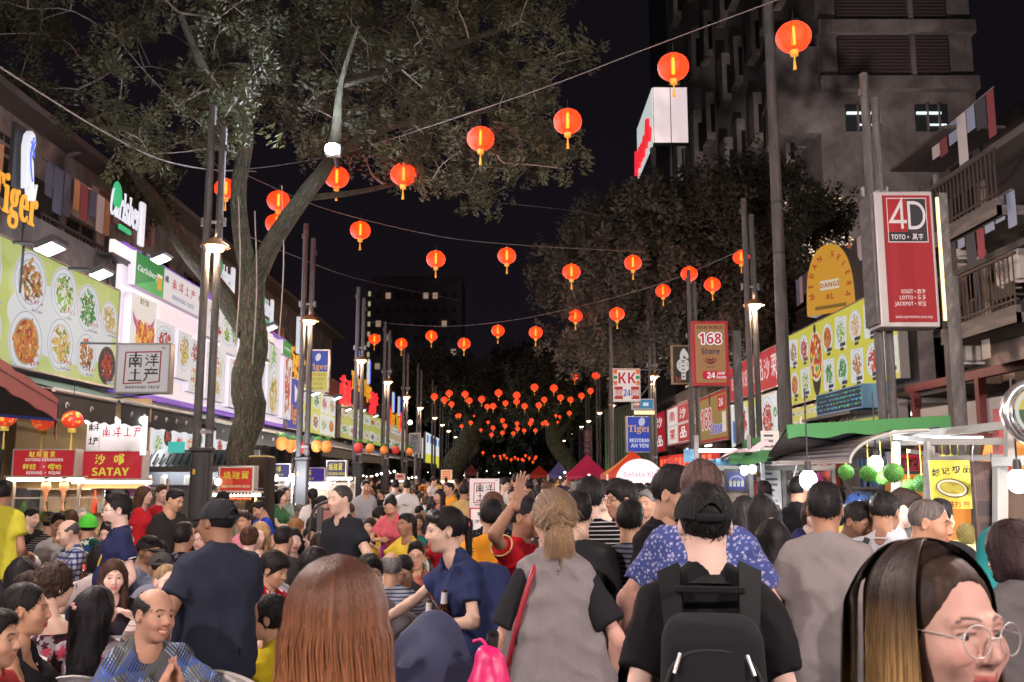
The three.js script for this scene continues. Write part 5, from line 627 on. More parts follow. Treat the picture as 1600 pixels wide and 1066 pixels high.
function bulb(label,px,py,d,I,r=0.055,cool=true){const o=thing('light_bulb',label,'light bulb',at(px,py,d));part('bulb',[sph(r,0,0,0,1,1.2,1,16)],M([1,1,1],{e:cool?[0.96,0.98,1]:[1,0.85,0.6],ei:7}),o);part('socket',cyl(0.02,0.028,0.07,0,r*1.2+0.02,0,10),black,o);part('cord',cyl(0.006,0.006,0.5,0,r+0.32,0,5),cable,o);if(I){const l=new THREE.PointLight(cool?0xf6f8ff:0xffd9a0,I);l.shadow.radius=2.5;l.name='bulb_light';o.add(l);}return o;}
bulb('large white bulb hanging right of the grey shirt man',1263,750,6.4,1.6,0.058);bulb('white bulb hanging among the green spiky fruit',1369,724,8.2,2,0.06);bulb('white bulb at the right edge beside the dark board',1591,752,5.6,0.9,0.062);bulb('white bulb left of the purple stall',430,747,18,4);bulb('white bulb over the purple stall',456,745,18.2,4);bulb('small bulb right of the purple stall',478,735,20.5,3);bulb('white bulb under the far green canopy',1163,735,10.5,5,0.05);bulb('white bulb beside it under the far green canopy',1176,733,10.8,0,0.045);
// ------------------------------------------------------------------ right side: canopies, fruit stall, tents
const greenTarp=M([0.03,0.13,0.04],{side:THREE.DoubleSide,roughness:0.6}),paleUnder=withMap(M([0.42,0.42,0.44],{side:THREE.DoubleSide,roughness:0.8}),{map:rep(blotch,1,1)});
function tarp(label,f0,f1,b0,b1,val,under=paleUnder){const o=thing('canopy_tent',label,'canopy'),fold=(u,v)=>0.02*Math.sin(u*17)*(1-v)-0.06*Math.sin(u*Math.PI)*v;part('underside',sheet(f0,f1,b1,b0,16,8,fold),under,o);part('canopy',sheet(f0.clone().add(V(0,0.02,0)),f1.clone().add(V(0,0.02,0)),b1.clone().add(V(0,0.02,0)),b0.clone().add(V(0,0.02,0)),16,8,fold),greenTarp,o);part('valance',thick(sheet(f0.clone().add(V(0,-val,0.02)),f1.clone().add(V(0,-val*0.8,0.02)),f1.clone().add(V(0,0.05,0)),f0.clone().add(V(0,0.04,0)),30,3,(u,v)=>(1-v)*0.014*Math.sin(u*23)),0.01),greenTarp,o);const s=f0.clone().lerp(f1,0.5);part('rib',[bar(f0,b1,0.014),bar(f1,b0,0.014),bar(s,b0.clone().lerp(b1,0.5),0.014),bar(b0,b1,0.016)].map((g)=>g.translate(0,-0.03,0)),black,o);return o;}
tarp('green canopy with grey underside over the grey shirt man',at(1230,672,7.2),at(1485,658,8.2),at(1200,714,9.4),at(1420,705,10.5),0.07);
tarp('lower green canopy left of the first, ragged pink flap at its end',at(1140,712,10),at(1292,706,10.4),at(1120,724,13),at(1275,718,13.5),0.1);tarp('small green canopy behind the ragged one',at(1160,693,12.5),at(1222,681,12.2),at(1130,712,15),at(1215,705,15),0.09);
{const o=part('torn_flap',thick(sheet(at(1126,716,9.8),at(1200,690,9.9),at(1204,700,9.9),at(1150,706,9.8),8,3,(u)=>0.03*Math.sin(u*9)),0.008),M([0.5,0.38,0.42],{side:THREE.DoubleSide}));tag(o,'pinkish torn cloth flap hanging on the green canopies','cloth');}
{
const o=thing('fruit_stall','white framed durian stall with arched corrugated roof on the right','fruit stall'),B=(a,b,w=0.05)=>beam(at(...a),at(...b),w,w),wm=M([0.22,0.215,0.2],{roughness:0.5});
part('frame',[B([1452,690,7.2],[1585,690,6.6]),B([1400,683,8.4],[1600,662,6.6],0.06),B([1452,690,7.2],[1452,820,7.2],0.06),B([1578,672,6.6],[1578,720,6.6],0.06),B([1400,690,8.4],[1400,860,8.4],0.06),B([1452,688,7.2],[1400,683,8.4],0.04),B([1452,718,7.2],[1580,714,6.6],0.04),B([1528,690,6.9],[1522,720,8.4],0.05),B([1405,692,8.4],[1540,690,8.6],0.05),B([1563,720,6.2],[1563,860,6.2],0.07),B([1555,722,6.2],[1640,718,5.8],0.06),B([1420,705,8.2],[1470,712,8.6],0.03)],wm,o);
{ 
const g=[],A=at(1287,722,8.0),c0=at(1395,690,8.0),R=c0.x-A.x,n=44;const arc=new THREE.PlaneGeometry(1,1,n,14),P=arc.attributes.position;
for(let i=0;i<P.count;i++){const u=P.getX(i)+0.5,v=P.getY(i)+0.5,a=Math.PI*(1-0.52*u),cr=0.012*Math.sin(u*n*1.57);P.setXYZ(i,c0.x+Math.cos(a)*(R+cr)*1.0,A.y+Math.sin(a)*(0.26+cr)-0.02,-7.4-v*2.2);}arc.computeVertexNormals();
part('arched_roof',arc,M([0.36,0.31,0.3],{side:THREE.DoubleSide,roughness:0.5,metalness:0.2}),o);part('roof_edge',tube(Array.from({length:12},(_,k)=>{const a=Math.PI*(1-0.52*k/11);return[c0.x+Math.cos(a)*R,A.y+Math.sin(a)*0.26-0.02,-7.38];}),0.014,6,30),wm,o);
}
const bn=at(1485,757,6.9);const banner=part('banner',box(60/FPX*6.9,74/FPX*6.9,0.012,bn.x,bn.y,bn.z,-0.12),[white,white,white,white,withMap(M([0.75,0.75,0.72],{roughness:0.7}),{map:tex(400,500,(x,w,h)=>{const q=rng(5);x.fillStyle='#d8d450';x.fillRect(0,0,w,h);han(x,'彭',20,90,82,'#1d1c20',0.12,true);han(x,'记',120,70,82,'#1d1c20',0.12,true);han(x,'极',225,56,82,'#1d1c20',0.12,true);han(x,'品',325,50,82,'#1d1c20',0.12,true);x.fillStyle='#4a4a1e';x.beginPath();x.ellipse(215,290,160,96,0.18,0,7);x.fill();x.fillStyle='#e6e2cc';x.beginPath();x.ellipse(212,288,146,84,0.18,0,7);x.fill();x.fillStyle='#b8a83c';x.beginPath();x.ellipse(212,286,122,62,0.18,0,7);x.fill();x.fillStyle='#d8cc58';x.beginPath();x.ellipse(170,282,66,40,0.35,0,7);x.fill();x.beginPath();x.ellipse(270,296,52,38,0.1,0,7);x.fill();for(let k=0;k<40;k++){const a=k/40*6.28;x.strokeStyle='#4a4a1e';x.lineWidth=4;x.beginPath();x.moveTo(215+Math.cos(a)*156,290+Math.sin(a)*96);x.lineTo(215+Math.cos(a)*172,290+Math.sin(a)*108);x.stroke();}han(x,'提供打包',78,420,68,'#c0392c',0.12,true,1.12);say(x,'*',44,450,60,'#c0392c');})}),white],o);
part('fruit_rack',[box(1.6,0.05,0.5,4.2,1.25,-7.6),box(1.6,0.05,0.5,4.2,0.85,-7.4),box(1.8,0.8,0.06,4.2,0.5,-7.1)],M([0.6,0.58,0.3]),o);
part('back_cloth',thick(sheet(at(1385,860,9.4),at(1520,860,9.4),at(1520,712,9.4),at(1385,712,9.4),14,2),0.01).map((g)=>{const P=g.attributes.position;for(let i=0;i<P.count;i++)P.setZ(i,P.getZ(i)+0.05*Math.sin(P.getX(i)*20));g.computeVertexNormals();return g;}),M([0.55,0.22,0.03],{side:THREE.DoubleSide}),o);part('back_cloth',thick(sheet(at(1530,735,8.2),at(1620,735,7.6),at(1620,680,7.6),at(1540,690,8.2),10,2),0.01),M([0.6,0.24,0.04],{side:THREE.DoubleSide}),o);
const tl=at(1485,687,7.6);part('light_tube',box(0.5,0.05,0.08,tl.x,tl.y,tl.z),tubeCool,o);const l=new THREE.RectAreaLight(0xf6f8ff,9,0.6,0.15);l.position.set(tl.x,tl.y-0.05,tl.z);l.rotation.x=-Math.PI/2;l.name='stall_light';o.add(l);
const hm=M([0.12,0.012,0.015]);part('red_post',beam(at(1566,640,7.4),at(1566,760,7.4),0.1,0.1),M([0.2,0.02,0.02]),o);
}
function spiky(r,n,seed){const q=rng(seed),g=[new THREE.IcosahedronGeometry(r,2)];for(let k=0;k<n;k++){const y=1-2*(k+0.5)/n,a=k*2.39996,s=Math.sqrt(1-y*y),d=V(Math.cos(a)*s,y,Math.sin(a)*s);g.push(bar(d.clone().multiplyScalar(r*0.95),d.clone().multiplyScalar(r*(1.14+q()*0.05)),r*0.11,5,r*0.01));}return merge(g);}
{const g=spiky(0.062,150,9);[[1322,738,8.3,'leftmost'],[1357,740,8.2,'second from the left'],[1396,739,8.0,'large one before the red screen'],[1378,747,8.5,'dim one behind the bulb'],[1421,760,8.3,'left of the white stall post'],[1441,756,8.1,'darkest, touching the white stall post']].forEach(([px,py,d,w],k)=>{const o=thing('spiky_fruit',`green spiky fruit hanging at the durian stall, ${w}`,'fruit',at(px,py,d));const s=[1,1.1,1.25,0.95,0.95,1.15][k];part('fruit',g,M(k===5?[0.04,0.14,0.02]:[0.09,0.28,0.04],{roughness:0.55}),o).scale.setScalar(s);part('cord',[cyl(0.005,0.005,0.26,0,0.2,0,5),sph(0.012,0,0.08,0)],M([0.6,0.5,0.08]),o);});for(let k=0;k<4;k++){const o=thing('yellow_melon',`pale yellow green fruit hanging above the yellow banner, ${['leftmost', 'second', 'third', 'rightmost'][k]} of four`,'fruit',at(1473+k*12.5,716,7.3));part('fruit',g.clone(),M([0.5,0.52,0.12],{roughness:0.5}),o).scale.set(0.5,0.42,0.5);part('cord',cyl(0.004,0.004,0.1,0,0.06,0,5),M([0.5,0.5,0.1]),o);}const q=rng(12);for(let k=0;k<9;k++){const o=thing('durian',`brown green durian on the stall rack, number ${ord[k]} along the rack behind the older man`,'durian',[3.45+k*0.13,k%2?1.35:0.95,-7.45],0,null);o.name;part('fruit',g,M([0.16,0.14,0.04],{roughness:0.7}),o).scale.set(1.1,1.3,1.1);}}
{const o=frontal('text_screen','red and black menu screen hanging inside the durian stall',1391,1434,711,736,8.6,'screen',-0.2);lightbox(o,o.W,o.H,0.06,tex(128,72,(x)=>{const q=rng(4);x.fillStyle='#b8142c';x.fillRect(0,0,128,72);x.fillStyle='#14080c';x.fillRect(36,14,88,54);for(let r=0;r<7;r++)for(let k=0;k<16;k++)if(q()<0.75){x.fillStyle='#e83a50';x.fillRect(38+k*5.4,17+r*7.4,2+q()*3,4);}x.fillStyle='#f0a0a8';for(let k=0;k<7;k++)x.fillRect(5,6+k*9,22,3);}),0.9,black);}
{const o=frontal('hanging_board','dark brown upright board with a faint burnt mark beside the yellow banner',1517,1563,721,862,6.3,'board');part('board',rbox(o.W,o.H,0.04,0.008),[withMap(M([0.34,0.3,0.28],{roughness:0.55}),{map:tex(128,384,(x)=>{const q=rng(6);x.fillStyle='#6a4a40';x.fillRect(0,0,128,384);x.fillStyle='#34272a';x.fillRect(8,170,112,64);x.fillRect(20,260,90,90);for(let k=0;k<300;k++){x.fillStyle=`rgba(30,16,14,${q() * 0.25})`;x.fillRect(q()*128,q()*384,1.5,20+q()*60);}x.strokeStyle='#2e1e1c';x.lineWidth=5;[14,30,46,58].forEach((k)=>{x.beginPath();x.moveTo(k,80);x.lineTo(k,160);x.stroke();});han(x,'菜字',66,70,60,'#33211f',0.1,true,0.7,0.6);})})][0],o);part('hook',[bar([-0.06,o.H/2,0],[-0.06,o.H/2+0.06,0],0.006),bar([0.06,o.H/2,0],[0.06,o.H/2+0.06,0],0.006)],steel,o);}
{const o=frontal('poster','small blue poster with four cups under the far green canopy',1136,1165,737,766,10.5);lightbox(o,o.W,o.H,0.03,tex(128,128,(x)=>{x.fillStyle='#34429a';x.fillRect(0,0,128,128);x.strokeStyle='#e8e8f4';x.lineWidth=5;x.beginPath();x.arc(64,84,52,3.5,5.9);x.stroke();[20,48,76,104].forEach((k,i)=>{x.fillStyle=['#d8dcae','#e4c8a0','#bcd8b0','#e6dc98'][i];x.beginPath();x.arc(k+2,74,12,0,7);x.fill();x.fillStyle='#eee';x.fillRect(k-7,82,18,22);});}),0.5,black);part('post',box(0.04,2,0.04,0.3,-0.6,0),steel,o);}
{const o=thing('drink_stall','bright narrow stall with poles, shelves and coloured packets under the green canopies','stall',[at(1200,745,11).x,0,-11.4]),q=rng(14);part('post',[-0.75,-0.1,0.3,0.9].map((x)=>box(0.05,2.3,0.05,x,1.15,0)),M([0.18,0.18,0.18],{roughness:0.6}),o);part('beam',box(1.8,0.06,0.06,0,1.9,0.05),M([0.2,0.19,0.17]),o);part('price_strip',box(0.22,1.5,0.02,0.14,1.6,0.04),withMap(M([0.7,0.7,0.7]),{map:tex(32,128,(x)=>{x.fillStyle='#ddd';x.fillRect(0,0,32,128);x.fillStyle='#445';for(let k=0;k<22;k++)x.fillRect(5,4+k*5.6,12+q()*10,2);})}),o);for(let k=0;k<46;k++)part('packet',box(0.1+q()*0.08,0.1+q()*0.12,0.06,-0.75+q()*1.7,1.25+q()*0.9,-0.3-q()*0.4),M([[0.6,0.1,0.08],[0.6,0.5,0.2],[0.6,0.6,0.62],[0.1,0.25,0.4],[0.5,0.08,0.25]][q()*5|0]),o);part('back',uvm(box(2.0,1.1,0.05,0,1.2,-0.8)),M([0.5,0.45,0.35]),o);part('light_tube',box(1.2,0.04,0.05,-0.1,2.12,-0.3),tubeCool,o);const l=new THREE.RectAreaLight(0xf6f8ff,6,1.2,0.1);l.position.set(-0.1,2.08,-0.3);l.rotation.x=-Math.PI/2;l.name='stall_light';o.add(l);part('tangled_cord',tube([[0.42,2.5,0.4],[0.36,2.0,0.4],[0.3,1.75,0.42],[0.4,1.6,0.42],[0.28,1.5,0.42],[0.42,1.7,0.42],[0.34,1.3,0.42],[0.44,1.25,0.42]],0.01,5,60),M([0.6,0.58,0.56]),o);}
function gazebo(label,px0,px1,pyE,pyP,d,c,c2){const a=at(px0,pyE,d),b=at(px1,pyE,d),w=b.x-a.x,y=a.y,hp=at(0,pyP,d).y-y,o=thing('gazebo',label,'tent',[(a.x+b.x)/2,0,-d-w/2]);const h=w/2,pk=V(0,y+hp,0),m=M(c,{side:THREE.DoubleSide,roughness:0.65}),m2=M(c2||c,{side:THREE.DoubleSide,roughness:0.65}),C=[V(-h,y,h),V(h,y,h),V(h,y,-h),V(-h,y,-h)];C.forEach((p,k)=>{const n=C[(k+1)%4];part('roof_panel',sheet(p,n,pk.clone().lerp(n,0.02),pk.clone().lerp(p,0.02),8,8,(u,v)=>-0.12*hp*Math.sin(v*Math.PI)*(0.5+0.5*Math.sin(u*Math.PI))),k===3||k===1?m2:m,o);part('valance',sheet(p.clone().add(V(0,-0.22,0)),n.clone().add(V(0,-0.22,0)),n,p,10,1),m,o);part('leg',box(0.05,y,0.05,p.x*0.98,y/2,p.z*0.98),white,o);});return Object.assign(o,{w,y});}
{const g=gazebo('red and yellow market tent with a white rounded dessert banner',948,1040,741,703,26,[0.6,0.05,0.02],[0.65,0.3,0.04]);const s=new THREE.Shape();s.absellipse(0,0,0.68,0.66,0,Math.PI,false,0);const gg=new THREE.ShapeGeometry(s,24),P=gg.attributes.position,uv=gg.attributes.uv;for(let i=0;i<P.count;i++)uv.setXY(i,P.getX(i)/1.36+0.5,P.getY(i)/0.66);part('banner',gg.translate(0.1,g.y-0.24,g.w/2+0.03),withMap(M([0.75,0.74,0.74]),{map:tex(256,128,(x,w,h)=>{x.fillStyle='#efeaea';x.fillRect(0,0,w,h);say(x,'Gelato King',w*0.55,h*0.66,36,'#a02a86');}),side:THREE.DoubleSide,emissive:new THREE.Color(0.3,0.28,0.28)}),g);part('skirt',box(g.w,0.4,0.03,0,g.y-0.45,g.w/2),M([0.5,0.03,0.25]),g);for(let k=0;k<14;k++)part('fairy_light',sph(0.025,-g.w/2+k*g.w/13,g.y-0.24-0.04*Math.sin(k*0.9),g.w/2+0.07,1,1,1,6),M([1,1,1],{e:[[0.4,0.6,1],[1,0.6,0.9],[0.5,1,0.5]][k%3],ei:4}),g);}  // banner cloth glows faintly on its own, imitating light falling on it
gazebo('deep magenta market tent left of the dessert tent',884,956,744,709,36,[0.4,0.014,0.07]);gazebo('blue market tent left of the magenta tent',856,892,742,721,48,[0.08,0.09,0.3]);gazebo('small red market tent left of the blue tent',826,860,742,727,58,[0.6,0.04,0.03]);gazebo('dark red market tent at the left foot of the far tree',726,746,738,725,60,[0.16,0.02,0.02]);gazebo('red market tent behind the dessert tent on the right',1032,1075,735,712,30,[0.55,0.06,0.05]);
{const o=frontal('upright_banner','narrow dark maroon upright banner beside the far right lamps',912,924,672,712,46,'banner');part('cloth',box(o.W,o.H,0.03),withMap(M([0.5,0.5,0.5]),{map:tex(32,96,(x)=>{x.fillStyle='#4a1a34';x.fillRect(0,0,32,96);x.strokeStyle='#b8a8b4';x.lineWidth=3;[14,34,56,76].forEach((k)=>{x.beginPath();x.arc(16,k,6,0,5);x.stroke();});})}),o);part('pole',cyl(0.04,0.04,5,0.2,-1.6,-0.05),galv,o);}
{const o=frontal('stand_board','white upright stand board with brushed characters and a red framed list in the crowd',734,780,748,832,10.6,'sign');const w=o.W;part('panel',box(w,o.H*0.54,0.04,0,o.H*0.23,0),[white,white,white,white,withMap(M([0.75,0.74,0.74]),{map:tasteTex}),white],o);part('list_panel',box(w,o.H*0.6,0.04,0,-o.H*0.345,0),[white,white,white,white,withMap(M([0.75,0.74,0.74]),{map:tex(200,256,(x,ww,h)=>{x.fillStyle='#e9e4e4';x.fillRect(0,0,ww,h);x.strokeStyle='#b8242c';x.lineWidth=12;x.strokeRect(4,4,ww-8,h-8);han(x,'菜土产包',50,34,30,'#222',0.14);han(x,'沙土品提',34,90,34,'#222',0.14);han(x,'千积',80,140,34,'#222',0.14);han(x,'宝品',80,190,34,'#222',0.14);})}),white],o);part('post',[box(0.03,1.6,0.03,-w/2,-0.75,-0.03),box(0.03,1.6,0.03,w/2,-0.75,-0.03)],steel,o);part('foot',[box(0.05,0.04,0.5,-w/2,-o.H/2-1.02,0),box(0.05,0.04,0.5,w/2,-o.H/2-1.02,0)],steel,o);const y=o.position.y;}
{ 
const o=thing('lean_to','grey low wall with red steel posts and a sloping tin roof before the old flats','lean-to',[7.6,0,-13.6],-Math.PI/2),red=M([0.1,0.014,0.014],{roughness:0.6});
part('wall',uvm(box(6.5,0.55,0.12,-0.6,2.75,0)),M([0.3,0.29,0.29],{roughness:0.8}),o);for(const x of[-3.6,-1.2,1.2,2.6])part('post',box(0.13,3.4,0.13,x,1.7,0.1),red,o);part('beam',box(6.6,0.14,0.12,-0.6,3.42,0.1),red,o);part('beam',box(6.6,0.1,0.1,-0.6,2.42,0.1),red,o);
part('roof',thick(sheet(V(-0.4,3.3,1.0),V(2.8,3.3,1.0),V(2.8,3.75,-1.0),V(-0.4,3.75,-1.0),24,2),0.02),M([0.2,0.12,0.11],{roughness:0.7}),o);part('back_wall',uvm(box(6.5,2.4,0.1,-0.6,1.2,-0.9)),M([0.3,0.24,0.2]),o);
}
{ 
const q=rng(777),g=sph(0.036,0,0,0,1,1,1,7),m=M([1,1,1],{e:[1,0.9,0.78],ei:5});
[[560,655,20,'under the far left awnings',24,60],[870,1062,26,'under the market tents',27,55],[640,860,12,'at the dark end of the street',60,80]].forEach(([a,b,n,w,d0,d1])=>{for(let k=0;k<n;k++){const o=part('light_bulb',g,m);o.position.copy(at(a+(k+0.5)*(b-a)/n+q()*3,736+q()*12,d0+q()*(d1-d0)));tag(o,`tiny white stall bulb ${w}, ${(ORDS[k] || 'last')} from the left`,'light bulb','tiny far stall bulbs');}});
}
// ------------------------------------------------------------------ people: joints, smooth fields, meshes
const C=(a,b,ra,rb=ra,k=0.03,o={})=>({t:0,ax:a[0],ay:a[1],az:a[2],bx:b[0]-a[0],by:b[1]-a[1],bz:b[2]-a[2],L2:Math.max(1e-9,(b[0]-a[0])**2+(b[1]-a[1])**2+(b[2]-a[2])**2),ra,rb,k,...o});
const E=(c,r,k=0.02,o={})=>({t:1,ax:c[0],ay:c[1],az:c[2],rx:r[0],ry:r[1],rz:r[2],k,...o});
function prim(p,x,y,z){
if(p.t===0){
const px=x-p.ax,py=y-p.ay,pz=z-p.az,raw=(px*p.bx+py*p.by+pz*p.bz)/p.L2,t=raw<0?0:raw>1?1:raw;
const dx=px-p.bx*t,dy=py-p.by*t,dz=pz-p.bz*t,d=Math.sqrt(dx*dx+dy*dy+dz*dz)-(p.ra+(p.rb-p.ra)*t);
return p.flat?Math.max(d,(raw-1)*Math.sqrt(p.L2)):d;
}
const x0=(x-p.ax),y0=(y-p.ay),z0=(z-p.az),qx=x0/p.rx,qy=y0/p.ry,qz=z0/p.rz,k0=Math.sqrt(qx*qx+qy*qy+qz*qz),k1=Math.sqrt((qx/p.rx)**2+(qy/p.ry)**2+(qz/p.rz)**2);
return k1<1e-6?-Math.min(p.rx,p.ry,p.rz):k0*(k0-1)/k1;
}
function field(list,x,y,z,post){
let d=1;
for(let i=0;i<list.length;i++){
const p=list[i],v=prim(p,x,y,z),k=p.k;
if(p.sub){const w=-v,h=Math.max(k-Math.abs(d-w),0)/k;d=Math.max(d,w)+h*h*k*0.25;}else{const h=Math.max(k-Math.abs(d-v),0)/k;d=Math.min(d,v)-h*h*k*0.25;}
}
return post?post(d,x,y,z):d;
}
function meshField(list,h,post,color,pad=0.03){
const lo=[1e9,1e9,1e9],hi=[-1e9,-1e9,-1e9];
for(const p of list)if(!p.sub){const e=p.t?[[p.ax,p.ay,p.az,p.rx,p.ry,p.rz]]:[[p.ax,p.ay,p.az,p.ra,p.ra,p.ra],[p.ax+p.bx,p.ay+p.by,p.az+p.bz,p.rb,p.rb,p.rb]];for(const q of e)for(let c=0;c<3;c++){lo[c]=Math.min(lo[c],q[c]-q[c+3]-pad);hi[c]=Math.max(hi[c],q[c]+q[c+3]+pad);}}
const n=[0,1,2].map((c)=>Math.ceil((hi[c]-lo[c])/h)+1),[nx,ny,nz_]=n,val=new Float32Array(nx*ny*nz_).fill(1),Bk=6,rad=Bk*h*0.87,near=[];
const lists=new Map();
for(let bz=0;bz<nz_;bz+=Bk)for(let by=0;by<ny;by+=Bk)for(let bx=0;bx<nx;bx+=Bk){
const cx=lo[0]+(bx+Bk/2)*h,cy=lo[1]+(by+Bk/2)*h,cz=lo[2]+(bz+Bk/2)*h;near.length=0;let any=1e9;
for(const p of list){const v=prim(p,cx,cy,cz);if(!p.sub)any=Math.min(any,v);if(v<rad*2.2+p.k*1.2+0.02)near.push(p);}
if(any>rad*1.3+0.05)continue;
const use=near.slice();
for(let z=bz;z<Math.min(bz+Bk,nz_);z++)for(let y=by;y<Math.min(by+Bk,ny);y++)for(let x=bx;x<Math.min(bx+Bk,nx);x++)val[(z*ny+y)*nx+x]=field(use,lo[0]+x*h,lo[1]+y*h,lo[2]+z*h,post);
}
const id=new Int32Array(nx*ny*nz_).fill(-1),pos=[],idx=[],st=[1,nx,nx*ny];
const corner=[0,1,nx,nx+1,nx*ny,nx*ny+1,nx*ny+nx,nx*ny+nx+1],edges=[[0,1],[2,3],[4,5],[6,7],[0,2],[1,3],[4,6],[5,7],[0,4],[1,5],[2,6],[3,7]];
for(let z=0;z<nz_-1;z++)for(let y=0;y<ny-1;y++)for(let x=0;x<nx-1;x++){
const b=(z*ny+y)*nx+x;let m=0;for(let c=0;c<8;c++)if(val[b+corner[c]]<0)m|=1<<c;
if(m===0||m===255)continue;
let sx=0,sy=0,sz=0,k=0;
for(const[i,j]of edges)if(((m>>i)^(m>>j))&1){const a=val[b+corner[i]],c=val[b+corner[j]],t=a/(a-c);sx+=(i&1)+t*((j&1)-(i&1));sy+=((i>>1)&1)+t*(((j>>1)&1)-((i>>1)&1));sz+=(i>>2)+t*((j>>2)-(i>>2));k++;}
id[b]=pos.length/3;pos.push(lo[0]+(x+sx/k)*h,lo[1]+(y+sy/k)*h,lo[2]+(z+sz/k)*h);
}
for(let z=1;z<nz_-1;z++)for(let y=1;y<ny-1;y++)for(let x=1;x<nx-1;x++){
const b=(z*ny+y)*nx+x,s=val[b]<0;
for(let c=0;c<3;c++){
if(s===(val[b+st[c]]<0))continue;
const u=st[(c+1)%3],v=st[(c+2)%3],q=[id[b],id[b-u],id[b-u-v],id[b-v]];if(q.some((k)=>k<0))continue;
if(s)idx.push(q[0],q[1],q[2],q[0],q[2],q[3]);else idx.push(q[0],q[2],q[1],q[0],q[3],q[2]);
}
}
const N=pos.length/3,nor=new Float32Array(N*3),col=new Float32Array(N*3).fill(1),uv=new Float32Array(N*2),e=h*0.6,out=[1,1,1];
const g=new THREE.BufferGeometry();g.setAttribute('position',new THREE.Float32BufferAttribute(pos,3));g.setIndex(idx);g.computeVertexNormals();
for(let i=0;i<N;i++){const x=pos[i*3],y=pos[i*3+1],z=pos[i*3+2];uv[i*2]=Math.abs(g.attributes.normal.getX(i))>0.75?z:x+0.35*z;uv[i*2+1]=y;if(color){out[0]=out[1]=out[2]=1;color(x,y,z,out);col.set(out,i*3);}}
g.setAttribute('uv',new THREE.BufferAttribute(uv,2));if(color)g.setAttribute('color',new THREE.BufferAttribute(col,3));
return g;
}
